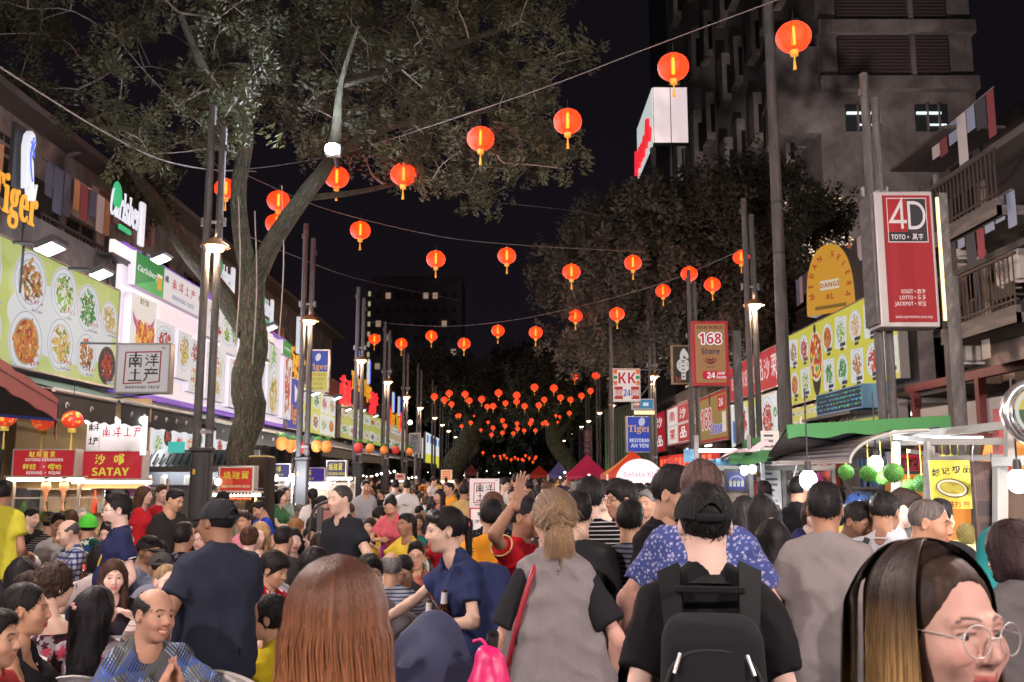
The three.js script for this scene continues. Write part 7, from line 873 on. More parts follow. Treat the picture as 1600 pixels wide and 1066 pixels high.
if(sh.tank)for(const k of[-1,1])L.push(E(T(k*(sw+0.035),0.46,0),[0.075,0.13,0.14],0.02,{sub:true}));
if(sh.off)L.push(E(T(0,0.56,0),[0.4,0.14,0.3],0.02,{sub:true}));
const geo=scaleG(meshField(L,S.clothCell||cell,(d,x,y,z)=>Math.max(crease(d,x,y,z),hem-y+0.006*Math.sin(x*20+seed)),null));part(sh.name||'shirt',geo,cloth(sh.color,sh.map,sh.rough),o);
if(sh.collar){const cg=[];for(let k=0;k<=14;k++){const a=-2.3+k/14*4.6;cg.push(k);}const ring=new THREE.CylinderGeometry(0.064,0.094,0.042,26,2,true,0.22,5.85);ring.applyQuaternion(new THREE.Quaternion().setFromEuler(new THREE.Euler(lean*0.8+0.18,0,0))).translate(neckB[0],neckB[1]+0.026,neckB[2]+0.008);part('collar',scaleG(ring),cloth(sh.collar,null,0.8),o);}
if(sh.trim)for(const a of arms){const d=V3(a.el).sub(V3(a.shr)).normalize(),c=new THREE.TorusGeometry(armR+e+0.011,0.005,6,22).applyQuaternion(new THREE.Quaternion().setFromUnitVectors(V(0,0,1),d)).translate(...lerp3(a.shr,a.el,sl));part('sleeve_trim',scaleG(c),M(sh.trim),o);}
}
const pa=S.pants;if(pa!==null){
const pc=pa?.color||[0.03,0.03,0.04],e=pa?.ease??0.016,short=pa?.short||0,L=[C(pel[0],pel[1],rp-0.002,rp-0.002,0.04)];
for(const l of legs){const end=short?lerp3(l.hip,l.knee,0.95):l.ank;L.push(C(l.hip,short?end:l.knee,0.088*(0.5+0.5*g)+e,0.06+e,0.04,short?{flat:1}:{}));if(!short)L.push(C(l.knee,l.ank,0.058+e,0.048+e,0.04,{flat:1}));}
part(pa?.name||'trousers',scaleG(meshField(L,cell*1.7,(d,x,y,z)=>Math.max(crease(d,x,y,z),y-hipY-0.1),null)),cloth(pc,pa?.map),o);
}
for(const l of legs)part('shoe',scaleG(merge([box(0.085,0.05,0.25,l.ank[0],0.028,l.ank[2]+0.06),sph(0.045,l.ank[0],0.06,l.ank[2]+0.02,0.95,0.7,1.9,8)])),M(S.shoe||[0.04,0.04,0.045]),o);
const api={s,hm,hC,hq,handM,arms,T:(x,y,z)=>sc(T(x,y,z),s),put:(n,gm,m)=>part(n,[].concat(gm).map((x)=>scaleG(x.index?x.clone():x.clone())),m,o),head:hp,hand:(i,n,gm,m)=>part(n,[].concat(gm).map((x)=>put(x,handM[i])),m,o),o,sw,hipY,rc,rp};
if(S.extra)S.extra(api);
return api;
}
let pSeed=100;
function person(label,px,pyTop,d,yaw,S={}){ 
const p=at(px,pyTop,d),base=S.lift||0,o=thing('person',label,'person',[p.x,base,-d],yaw*Math.PI/180,S.group);S.seed=S.seed||++pSeed;
const Cl=Math.cos((S.lean||0)*0.9),sit=S.pose==='sit';S.H=S.H||(sit?(p.y-base-0.55)/(Cl*0.835):(p.y-base)/(1-(1-Cl)*0.47));
if(sit&&!S.Hset)S.H=Math.max(1.15,Math.min(1.6,p.y-base))/(0.4+0.6*Cl);
if(S.lean&&S.shift!==false){const back=Math.sin(S.lean)*0.62,a=yaw*Math.PI/180;o.position.x-=Math.sin(a)*back;o.position.z-=Math.cos(a)*back;}
const api=buildPerson(o,S);o.userData.api=null;return o;
}
// ---- worn and carried things, as sub-parts and parts
function capOn(A,color,o={}){ 
const pts=[];for(let k=0;k<=12;k++){const t=k/12*Math.PI/2;pts.push(new THREE.Vector2(Math.max(0.001,Math.cos(t)*0.096),Math.sin(t)*0.1));}
const crown=new THREE.LatheGeometry(pts,36,0,Math.PI*2).scale(0.96,1,1.12),y=o.y??0.022;const P=crown.attributes.position;for(let i=0;i<P.count;i++){const x=P.getX(i),z=P.getZ(i),yy=P.getY(i);if(z<-0.075&&yy<0.05&&Math.abs(x)<0.04)P.setY(i,Math.max(yy,0.05-x*x*22));P.setY(i,P.getY(i)+0.0018*Math.sin(Math.atan2(x,z)*6));}crown.computeVertexNormals();
const m=cloth(color,null,0.8);A.head('cap',[crown.clone().translate(0,y,-0.016)],m);
A.head('cap_strap',new THREE.TorusGeometry(0.1,0.006,6,16,0.9).rotateX(Math.PI/2).rotateY(Math.PI/2+0.45).scale(0.92,2.2,1.12).translate(0,y+0.006,-0.014),m);
const brim=new THREE.CylinderGeometry(0.098,0.098,0.005,30,1,false,-1.05,2.1).scale(0.94,1,1.9),Q=brim.attributes.position;for(let i=0;i<Q.count;i++)Q.setY(i,Q.getY(i)-Q.getX(i)**2*2.4-Math.max(0,Q.getZ(i)-0.1)*0.2);brim.computeVertexNormals();A.head('cap_brim',brim.rotateX(0.08).translate(0,y+0.012,-0.008),m);A.head('cap_button',sph(0.008,0,y+0.102,-0.016,1,0.6,1,8),m);
const seams=[];for(let k=0;k<3;k++){const a=k*Math.PI/3;seams.push(new THREE.TorusGeometry(0.0985,0.0013,4,24,Math.PI).rotateY(a).scale(0.96,1.02,1.12).translate(0,y,-0.016));}A.head('cap_seam',seams,M([0.012,0.012,0.014]));
}
function glassesOn(A,color=[0.02,0.02,0.022],r=0.023,thin=0.0016,round=false){const g=[];for(const k of[-1,1]){g.push(new THREE.TorusGeometry(r,thin,6,24).scale(1,round?1:0.78,1).rotateY(k*0.14).translate(k*0.033,-0.004,0.107));g.push(bar([k*(0.033+r),0.002,0.103],[k*0.08,0.006,0.0],thin));}g.push(bar([-0.012,0.0,0.111],[0.012,0.0,0.111],thin));A.head('glasses',g,M(color,{metalness:0.6,roughness:0.3}));for(const k of[-1,1])A.head('lens',new THREE.CircleGeometry(r,22).scale(1,round?1:0.78,1).rotateY(k*0.14).translate(k*0.033,-0.004,0.1075),M([1,1,1],{transmission:1,roughness:0.02,thickness:0}));}
function ribbonHair(paths,w,col,name='hair_strands'){ 
const pos=[],nor=[],cl=[],ix=[],up=V(0,0,0),t=V(0,0,0),sd=V(0,0,0),n=V(0,0,0);
for(const{pts,c,out}of paths){const b=pos.length/3;for(let i=0;i<pts.length;i++){const p=pts[i];t.copy(pts[Math.min(i+1,pts.length-1)]).sub(pts[Math.max(0,i-1)]).normalize();up.copy(out(p));sd.crossVectors(t,up).normalize();n.crossVectors(sd,t).normalize();const k=i/(pts.length-1),ww=w*(k>0.8?1-(k-0.8)*3.5:1)*(k<0.1?0.5+k*5:1);for(const sgn of[-1,1]){pos.push(p.x+sd.x*ww*sgn,p.y+sd.y*ww*sgn,p.z+sd.z*ww*sgn);nor.push(n.x+sd.x*sgn*0.8,n.y+sd.y*sgn*0.8,n.z+sd.z*sgn*0.8);const cc=c(k);cl.push(...cc);}if(i){const a=b+(i-1)*2;ix.push(a,a+1,a+3,a,a+3,a+2);}}}
const g=new THREE.BufferGeometry();g.setAttribute('position',new THREE.Float32BufferAttribute(pos,3));g.setAttribute('normal',new THREE.Float32BufferAttribute(nor,3));g.setAttribute('color',new THREE.Float32BufferAttribute(cl,3));g.setIndex(ix);return g;
}
// ------------------------------------------------------------------ plastic chairs, tables and what stands on them
function chairBack(){const s=new THREE.Shape();s.moveTo(-0.2,0);s.lineTo(-0.225,0.3);s.quadraticCurveTo(-0.215,0.44,0,0.45);s.quadraticCurveTo(0.215,0.44,0.225,0.3);s.lineTo(0.2,0);s.closePath();for(const x of[-0.115,0,0.115]){const h=new THREE.Path(),t=x?0.345:0.375;h.moveTo(x-0.034,0.06);h.lineTo(x-0.034,t-0.03);h.quadraticCurveTo(x-0.03,t,x,t+0.005);h.quadraticCurveTo(x+0.03,t,x+0.034,t-0.03);h.lineTo(x+0.034,0.06);h.closePath();s.holes.push(h);}const g=new THREE.ExtrudeGeometry(s,{depth:0.018,bevelEnabled:true,bevelSize:0.006,bevelThickness:0.006,bevelSegments:2,curveSegments:10}),P=g.attributes.position;for(let i=0;i<P.count;i++){const x=P.getX(i),y=P.getY(i);P.setZ(i,P.getZ(i)+x*x*1.2-y*0.2);}g.computeVertexNormals();return g.translate(0,0.43,-0.2);}
const chairCol={white:M([0.62,0.6,0.58],{roughness:0.38}),grey:M([0.3,0.31,0.33],{roughness:0.4}),blue:M([0.13,0.19,0.3],{roughness:0.4}),red:M([0.5,0.03,0.03],{roughness:0.4})};
const chairProto=(()=>{const o=new THREE.Group();part('backrest',chairBack(),chairCol.white,o);const seat=new RoundedBoxGeometry(0.43,0.03,0.42,3,0.014),P=seat.attributes.position;for(let i=0;i<P.count;i++)P.setY(i,P.getY(i)-0.02*Math.cos(P.getX(i)*6)*Math.cos(P.getZ(i)*5));seat.computeVertexNormals();part('seat',[seat.translate(0,0.44,0),box(0.42,0.05,0.015,0,0.415,0.2),box(0.015,0.05,0.4,-0.205,0.415,0),box(0.015,0.05,0.4,0.205,0.415,0)],chairCol.white,o);for(const[x,z]of[[-1,1],[1,1],[-1,-1],[1,-1]])part('leg',bar([x*0.185,0.43,z*0.18],[x*0.225,0,z*0.225],0.026,8,0.017),chairCol.white,o);scene.remove(o);return o;})();
let nChair=0;function chair(x,z,yawDeg,col,label,group){const o=chairProto.clone();o.name=numbered('plastic_chair');o.position.set(x,0,z);o.rotation.y=yawDeg*Math.PI/180;o.traverse((m)=>{if(m.isMesh)m.material=chairCol[col];});scene.add(o);return tag(o,label,'chair',group);}
const tableTop=M([0.62,0.58,0.56],{roughness:0.45});
const tableProto=(()=>{const o=new THREE.Group();part('tabletop',[cyl(0.5,0.5,0.025,0,0.735,0,40),new THREE.TorusGeometry(0.5,0.014,8,40).rotateX(Math.PI/2).translate(0,0.735,0)],tableTop,o);for(let k=0;k<4;k++){const a=k*1.5708+0.7;part('leg',bar([Math.cos(a)*0.3,0.72,Math.sin(a)*0.3],[Math.cos(a)*0.4,0,Math.sin(a)*0.4],0.02),darkSteel,o);}return o;})();
const beerBrown=new THREE.MeshPhysicalMaterial({transmission:0.6,roughness:0.08,thickness:0.05});beerBrown.color.setRGB(0.1,0.035,0.01);const glassM=M([0.95,0.97,0.97],{transmission:1,roughness:0.04,thickness:0}),drinkY=M([0.75,0.5,0.08],{roughness:0.2}),foodM=[M([0.4,0.12,0.03]),M([0.12,0.25,0.04]),M([0.5,0.35,0.1])];
const bottleG=new THREE.LatheGeometry([[0.001,0],[0.033,0],[0.036,0.01],[0.036,0.15],[0.03,0.18],[0.016,0.215],[0.0135,0.27],[0.015,0.275],[0.015,0.285],[0.001,0.286]].map((p)=>new THREE.Vector2(...p)),18),labelG=cyl(0.0368,0.0368,0.075,0,0.09,0,18,true);
function bottle(parent,x,y,z,lab,neck=[0.7,0.68,0.65],name){const o=parent?part('bottle',bottleG.clone().translate(x,y,z),beerBrown,parent):null;part('bottle_label',labelG.clone().translate(x,y,z),M(lab),o);part('neck_foil',cyl(0.0142,0.018,0.06,x,y+0.25,z,12),M(neck),o);return o;}
function freeThing(name,label,cat,x,y,z){return thing(name,label,cat,[x,y,z]);}
let nT=0;const tableWhere=['near the plaid shirt man with the phone','behind the bald clapping man','in front of the red floral shirt man','by the woman holding her ear','behind the grey haired man in stripes','beside the waitress with bottles','between the striped back and the second lamp','in the seated crowd before the third lamp','by the standing man in black at the second lamp','farther in the seated crowd left of the white stand board','right of the first lamp post','behind the white stand board'];
function table(x,z,seed){
const o=tableProto.clone(),w=tableWhere[nT++%12];o.name=numbered('round_table');o.position.set(x,0,z);scene.add(o);tag(o,`round white table ${w}`,'table');const q=rng(seed);
const put=(k)=>{const a=q()*6.28,r=q()*0.36;return[x+Math.cos(a)*r,0.75,z+Math.sin(a)*r];};
const b=thing('beer_bottle',`brown beer bottle on table ${w}`,'bottle',put());part('bottle',bottleG,beerBrown,b);part('bottle_label',labelG,M(q()<0.5?[0.05,0.1,0.4]:[0.5,0.04,0.04]),b);part('neck_foil',cyl(0.0142,0.018,0.06,0,0.25,0,12),M([0.7,0.68,0.65]),b);
const g=thing('drink_glass',`yellow drink on table ${w}`,'glass',put());part('glass',cyl(0.036,0.03,0.13,0,0.065,0,18,true),glassM,g);part('drink',cyl(0.032,0.028,0.07,0,0.037,0,16),drinkY,g);part('straw',bar([0,0.01,0],[0.03,0.19,0.01],0.004,6),M([0.7,0.2,0.1]),g);
const p=thing('plate',`plate of food on table ${w}`,'plate',put());part('dish',new THREE.LatheGeometry([[0.001,0],[0.07,0.002],[0.11,0.016],[0.112,0.02],[0.07,0.008],[0.001,0.006]].map((v)=>new THREE.Vector2(...v)),24),white,p);part('food',Array.from({length:12},()=>sph(0.02,(q()-0.5)*0.1,0.018,(q()-0.5)*0.1,1,0.6,1,6)),foodM[q()*3|0],p);
return o;
}
// ------------------------------------------------------------------ the people that can be told apart
const AUTO=(d,y0)=>({cell:d<5?0.019:d<9.5?0.025:0.031,clothCell:d<5?0.0145:d<9.5?0.02:0.028,headCell:d<2?0.0032:d<5?0.0058:d<8.5?0.0078:0.011,hairCell:d<8?0.0074:0.012,handCell:d<6?0.0075:d<9?0.011:0.016,eyes:d<11,...(Math.abs(((y0+540)%360)-180)>128?{headCell:0.0095,eyes:false}:{}),...(d<2?{noHands:true}:{})});
const seats=[];
const BS='light plastic chairs under the seated diners';
function P(label,px,py,d,yaw,S={}){if(S.pose==='sit'&&!S.Hset){const h=EYE-(py-745)/FPX*d;if(h>1.39)d=0.43*FPX/(py-745);else if(h<1.2)d=0.58*FPX/(py-745);}const y0=yaw;yaw-=Math.atan((px-800)/FPX)*57.3;const o=person(label,px,py,d,yaw,{...AUTO(d,y0),...S});if(S.pose==='sit'&&S.chair!==false&&d<13)seats.push([o.position.x,o.position.z,yaw,S.chair||['white','grey','blue'][Math.abs(Math.round(px*7+d))%3],label]);return o;}
const shirt=(color,o={})=>({color,...o}),W_=[0.62,0.6,0.6],K_=[0.013,0.0125,0.0145],NV=[0.022,0.026,0.055];
{ 
const q=rng(301);
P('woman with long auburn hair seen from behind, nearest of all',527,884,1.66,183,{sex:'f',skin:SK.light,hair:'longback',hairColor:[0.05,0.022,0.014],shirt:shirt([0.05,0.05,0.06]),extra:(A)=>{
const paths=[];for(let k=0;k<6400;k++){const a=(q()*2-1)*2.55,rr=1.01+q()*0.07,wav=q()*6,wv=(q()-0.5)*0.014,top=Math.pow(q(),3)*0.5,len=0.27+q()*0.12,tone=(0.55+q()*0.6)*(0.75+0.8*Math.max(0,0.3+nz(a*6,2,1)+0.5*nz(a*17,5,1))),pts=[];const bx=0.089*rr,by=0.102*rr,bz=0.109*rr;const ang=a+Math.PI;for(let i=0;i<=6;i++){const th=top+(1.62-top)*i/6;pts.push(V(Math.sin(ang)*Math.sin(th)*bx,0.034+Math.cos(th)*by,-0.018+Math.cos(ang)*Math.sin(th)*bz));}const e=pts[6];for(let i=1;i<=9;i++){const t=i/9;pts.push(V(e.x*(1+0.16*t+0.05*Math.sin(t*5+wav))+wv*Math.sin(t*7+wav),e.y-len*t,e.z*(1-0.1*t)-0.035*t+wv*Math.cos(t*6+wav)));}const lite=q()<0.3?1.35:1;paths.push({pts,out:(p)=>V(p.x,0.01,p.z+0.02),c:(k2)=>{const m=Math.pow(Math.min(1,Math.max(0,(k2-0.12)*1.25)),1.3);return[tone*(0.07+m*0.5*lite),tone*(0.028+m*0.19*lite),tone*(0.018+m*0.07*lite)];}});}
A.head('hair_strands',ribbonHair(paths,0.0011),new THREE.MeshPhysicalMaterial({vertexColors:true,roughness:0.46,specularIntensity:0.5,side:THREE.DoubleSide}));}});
P('young woman with thin round glasses and golden tipped hair, nearest on the right',1448,861,1.55,50,{sex:'f',face:'f',skin:[0.5,0.29,0.24],headYaw:-0.1,headPitch:0.0,hair:'longback',hairSeed:3,hairColor:[0.055,0.034,0.026],gaze:0.15,shirt:shirt([0.03,0.03,0.035]),extra:(A)=>{
glassesOn(A,[0.62,0.6,0.6],0.0245,0.0011,true);
const paths=[];for(let k=0;k<5200;k++){const s=q()<0.5?1:-1,z0=-0.122+q()*0.17,rr=1.03+q()*0.06,tone=(0.4+q()*0.7)*(0.6+1.2*Math.max(0,0.35+nz(z0*60,s*2,1)+0.4*nz(z0*150,3,1))),wv=(q()-0.5)*0.01,wav=q()*6,len=0.34+q()*0.08,pts=[],start=0.02+q()*0.35;for(let i=0;i<=8;i++){const t=start+(1-start)*i/8,al=t*1.62,zz=z0*(1-0.55*t)-0.035*t-0.01,rz=Math.sqrt(Math.max(0.05,1-((z0+0.016)/0.112)**2)),rx=0.088*rr*(rz*(1-t)+t),ry=0.1*rr*(rz*0.85+0.15);pts.push(V(s*Math.sin(al)*rx,0.034+Math.cos(al)*ry+(t<0.3?0.002:0),zz+Math.sin(al)*(z0<-0.05?-0.02:0.008)));}const e=pts[8];for(let i=1;i<=9;i++){const t=i/9;pts.push(V(e.x*(1+0.12*t)+wv*Math.sin(t*6+wav),e.y-len*t,e.z-0.02*t+wv*Math.cos(t*5+wav)));}paths.push({pts,out:(p)=>V(p.x,p.y>0.03?p.y:0.01,p.z+0.02),c:(k2)=>{const m=Math.min(1,Math.max(0,(k2-0.4)*3.2));return[tone*(0.034+m*0.42),tone*(0.02+m*0.25),tone*(0.016+m*0.085)];}});}
for(let k=0;k<3400;k++){const a=(q()*2-1)*2.05+Math.PI,rr=1.03+q()*0.06,top=q()*0.4,tone=0.6+q()*0.8,pts=[];for(let i=0;i<=6;i++){const th=top+(1.6-top)*i/6;pts.push(V(Math.sin(a)*Math.sin(th)*0.089*rr,0.034+Math.cos(th)*0.101*rr,-0.018+Math.cos(a)*Math.sin(th)*0.109*rr));}const e=pts[6];for(let i=1;i<=8;i++){const t=i/8;pts.push(V(e.x*(1+0.06*t)+0.012*Math.sin(k)*t,e.y-0.38*t,e.z+0.012*Math.cos(k*1.7)*t));}paths.push({pts,out:(p)=>V(p.x,0.01,p.z+0.02),c:(k2)=>{const m=Math.min(1,Math.max(0,(k2-0.4)*3.2));return[tone*(0.034+m*0.42),tone*(0.02+m*0.25),tone*(0.016+m*0.085)];}});}
A.head('hair_strands',ribbonHair(paths,0.0011),new THREE.MeshPhysicalMaterial({vertexColors:true,roughness:0.46,specularIntensity:0.5,side:THREE.DoubleSide}));}});
P('man in black polo and black cap carrying a dark backpack, seen from behind',1101,758,2.95,182,{skin:SK.fair,hair:'short',face:'m',g:1.06,headYaw:0.12,shirt:shirt(K_,{sleeve:0.68,ease:0.014,sleeveEase:0.012,collar:[0.02,0.02,0.022]}),arms:['down','down'],extra:(A)=>{
capOn(A,[0.02,0.02,0.022]);const bm=cloth([0.022,0.022,0.026],null,0.7),b2=cloth([0.014,0.014,0.016],null,0.55),zc=-0.235;
const shp=new RoundedBoxGeometry(0.31,0.46,0.17,6,0.07),Q=shp.attributes.position;for(let i=0;i<Q.count;i++){const y=Q.getY(i),k=1-Math.max(0,y-0.02)*0.75;Q.setX(i,Q.getX(i)*k+0.004*nz(Q.getX(i)*20,y*20,1));Q.setZ(i,Q.getZ(i)*(1-Math.max(0,y)*0.9)+0.008*nz(Q.getX(i)*14,y*14,3));}shp.computeVertexNormals();const y0=A.hipY+0.225;A.put('backpack',shp.translate(0,y0,zc),bm);
const pk=new RoundedBoxGeometry(0.22,0.24,0.06,5,0.028),Q2=pk.attributes.position;for(let i=0;i<Q2.count;i++)Q2.setX(i,Q2.getX(i)*(1-Math.max(0,Q2.getY(i))*0.6));pk.computeVertexNormals();A.put('backpack_pocket',pk.translate(0,y0-0.08,zc-0.085),b2);
A.put('backpack_zip',tube([[-0.13,y0-0.12,zc-0.06],[-0.125,y0+0.06,zc-0.075],[-0.075,y0+0.13,zc-0.07],[0.075,y0+0.13,zc-0.07],[0.125,y0+0.06,zc-0.075],[0.13,y0-0.12,zc-0.06]],0.006,6,40),M([0.012,0.012,0.013]));
for(const k of[-1,1]){A.put('backpack_strap',thick(sheet(V(k*0.125,y0+0.1,zc+0.03),V(k*0.075,y0+0.13,zc+0.02),V(k*0.085,y0+0.355,-0.075),V(k*0.15,y0+0.325,-0.075),4,8,(u,v)=>0.03*Math.sin(v*3.14)),0.012),b2);A.put('reflective_strip',bar([k*0.105,y0+0.085,zc-0.092],[k*0.088,y0+0.135,zc-0.075],0.005),M([0.8,0.8,0.8],{roughness:0.2,metalness:0.5}));}
A.put('backpack_handle',[rbox(0.2,0.02,0.012,0.005,0,y0+0.285,zc+0.075)],b2);}});
P('blonde woman in a sleeveless look grey dress over black sleeves, seen from behind',866,770,4.1,181,{sex:'f',skin:SK.red,g:0.98,hair:'pony',hairColor:[0.16,0.1,0.05],headYaw:0.25,arms:[{to:[-0.23,0.92,0.02],hint:[-0.6,0,-0.8]},{to:[0.23,0.88,0.05],hint:[0.6,0,-0.8],hand:'grip'}],shirt:shirt([0.4,0.37,0.375],{name:'dress',map:PAT.heather,sleeve:0,hem:0.5,ease:0.02,drop:0.03,flare:0.06,scoop:0.0,neck:0.074}),fold:0.018,extra:(A)=>{
for(const a of A.arms){const e2=lerp3(a.shr,a.el,0.8),g=meshField([C(lerp3(a.shr,[0,a.shr[1],a.shr[2]],0.1),e2,0.068,0.072,0.02,{flat:1})],0.012,(d,x,y,z)=>d+0.004*nz(x*20,y*12,z*20));A.put('sleeve',g,cloth([0.022,0.022,0.026]));}
A.put('bag_strap',tube([[0.07,A.hipY+0.53,-0.03],[0.1,A.hipY+0.46,-0.105],[0.15,A.hipY+0.3,-0.13],[0.2,A.hipY+0.1,-0.13],[0.245,A.hipY-0.08,-0.08]],0.012,8,30),M([0.32,0.012,0.03],{roughness:0.45}));A.put('handbag',rbox(0.1,0.2,0.24,0.03,0.28,A.hipY-0.2,-0.02),M([0.35,0.012,0.035],{roughness:0.4}));
A.head('earring',[sph(0.004,0.083,-0.042,-0.006),sph(0.004,-0.083,-0.042,-0.006)],M([0.8,0.8,0.82],{metalness:1,roughness:0.15}));
const paths=[],gd=V(0.05,-0.35,-1).normalize();for(let k=0;k<5200;k++){const a=q()*6.283,up=q()*1.9,tone=0.55+q()*0.6,grey=q()<0.3?0.6:1,d0=V(Math.sin(a)*Math.sin(up),Math.cos(up),Math.cos(a)*Math.sin(up)),rr=1.0+q()*0.11,pts=[],fly=q()<0.07;if(d0.z>0.42&&d0.y<0.55)continue;if(d0.y<-0.4)continue;for(let i=0;i<=7;i++){const t=i/7*(fly?0.55:0.93),dd=d0.clone().lerp(gd,t).normalize(),r2=rr*(1+0.05*Math.sin(t*3.14))+(fly?0.12*t:0);pts.push(V(dd.x*0.087*r2,0.03+dd.y*0.101*r2,-0.018+dd.z*0.108*r2));}const e=pts[7],l=fly?0.05:0.05+q()*0.1,sx=(q()-0.42)*0.13,cu=q()*6;for(let i=1;i<=6;i++){const t=i/6;pts.push(V(e.x+sx*t+0.006*Math.sin(t*6+cu),e.y-l*t*(0.3+0.7*t),e.z-0.03*Math.sin(t*2.6)+0.006*Math.cos(t*6+cu)));}paths.push({pts,out:(p)=>V(p.x,p.y-0.02,p.z+0.02),c:(k2)=>[tone*grey*(0.2+0.3*k2),tone*grey*(0.13+0.19*k2),tone*(0.075+0.085*k2)]});}A.head('hair_strands',ribbonHair(paths,0.001),new THREE.MeshPhysicalMaterial({vertexColors:true,roughness:0.42,side:THREE.DoubleSide}));}});
P('tall grey haired man in blue floral shirt looking down behind the black cap',1095,719,4.2,178,{skin:SK.red,hair:'thick',hairColor:[0.1,0.06,0.055],headPitch:0.4,g:1.1,shirt:shirt([0.9,0.9,0.9],{map:PAT.blueFloral,ease:0.02,sleeve:0.62,collar:[0.2,0.23,0.36]}),pants:{color:[0.1,0.1,0.11]},arms:['front',{to:[0.34,0.95,0.2],hint:[1,0,-0.5]}]});
P('man in black T-shirt with thin moustache reading a paper beside the floral shirt man',1040,731,4.75,58,{skin:SK.tan,hair:'quiff',headPitch:0.22,headYaw:0.1,g:1.08,shirt:shirt(K_,{ease:0.02}),arms:[{to:[-0.1,1.12,0.3],hint:[-1,-0.4,-0.2],hand:'grip'},'front'],extra:(A)=>{A.head('moustache',[bar([-0.022,-0.056,0.094],[0,-0.0535,0.1],0.003),bar([0.022,-0.056,0.094],[0,-0.0535,0.1],0.003),sph(0.007,0,-0.088,0.083,1,1.2,0.5)],M([0.02,0.018,0.017]));A.put('paper',box(0.2,0.004,0.28,0.0,1.13,0.4,0.1,0.5),M([0.65,0.65,0.66]));}});
P('man in light grey T-shirt seen from behind, left of the arched stall roof',1287,755,4.45,176,{skin:SK.brown,hair:'short',g:1.06,shirt:shirt([0.33,0.305,0.305],{map:PAT.heather,ease:0.026,drop:0.02}),fold:0.012,pants:{color:[0.03,0.025,0.035]},arms:[{to:[-0.27,0.95,0.12],hint:[-0.6,0,-0.7]},{to:[0.24,0.92,0.15],hint:[0.6,0,-0.7]}]});
P('older man with cropped grey hair and black shirt in profile near the yellow banner',1440,779,4.8,78,{face:'mo',skin:[0.42,0.23,0.15],hair:'crop',hairColor:[0.14,0.12,0.115],headPitch:0.15,shirt:shirt(K_,{collar:K_})});
P('woman in a teal headscarf at the right edge with a mustard bag',1554,822,4.2,150,{sex:'f',skin:SK.tan,hair:'scarf',hairColor:[0.02,0.19,0.2],lean:0.25,headPitch:0.3,shirt:shirt([0.03,0.075,0.085],{sleeve:1.6,ease:0.02,hem:0.55}),extra:(A)=>{A.put('bag_strap',tube([[-0.12,A.hipY+0.46,-0.03],[0,A.hipY+0.3,-0.13],[0.15,A.hipY+0.02,-0.12]],0.012,6,20),M([0.12,0.05,0.02]));A.put('bag',rbox(0.26,0.3,0.12,0.04,0.16,A.hipY-0.05,-0.13),cloth([0.28,0.22,0.02]));A.put('water_bottle',[cyl(0.032,0.032,0.18,0.08,A.hipY+0.12,-0.2,16),cyl(0.012,0.03,0.05,0.08,A.hipY+0.235,-0.2,16)],glassM);}});
P('woman with wavy black bob and grey T-shirt cut by the right edge',1592,812,3.5,196,{sex:'f',skin:SK.light,hair:'bob',hairSeed:4,hairColor:[0.03,0.016,0.018],headPitch:0.35,headYaw:0.4,g:1.06,shirt:shirt([0.16,0.15,0.155],{map:PAT.heather,ease:0.018}),pants:{color:[0.025,0.025,0.028]},arms:[{to:[-0.2,1.0,0.25],hint:[-1,-0.3,-0.4]},'down']});
}
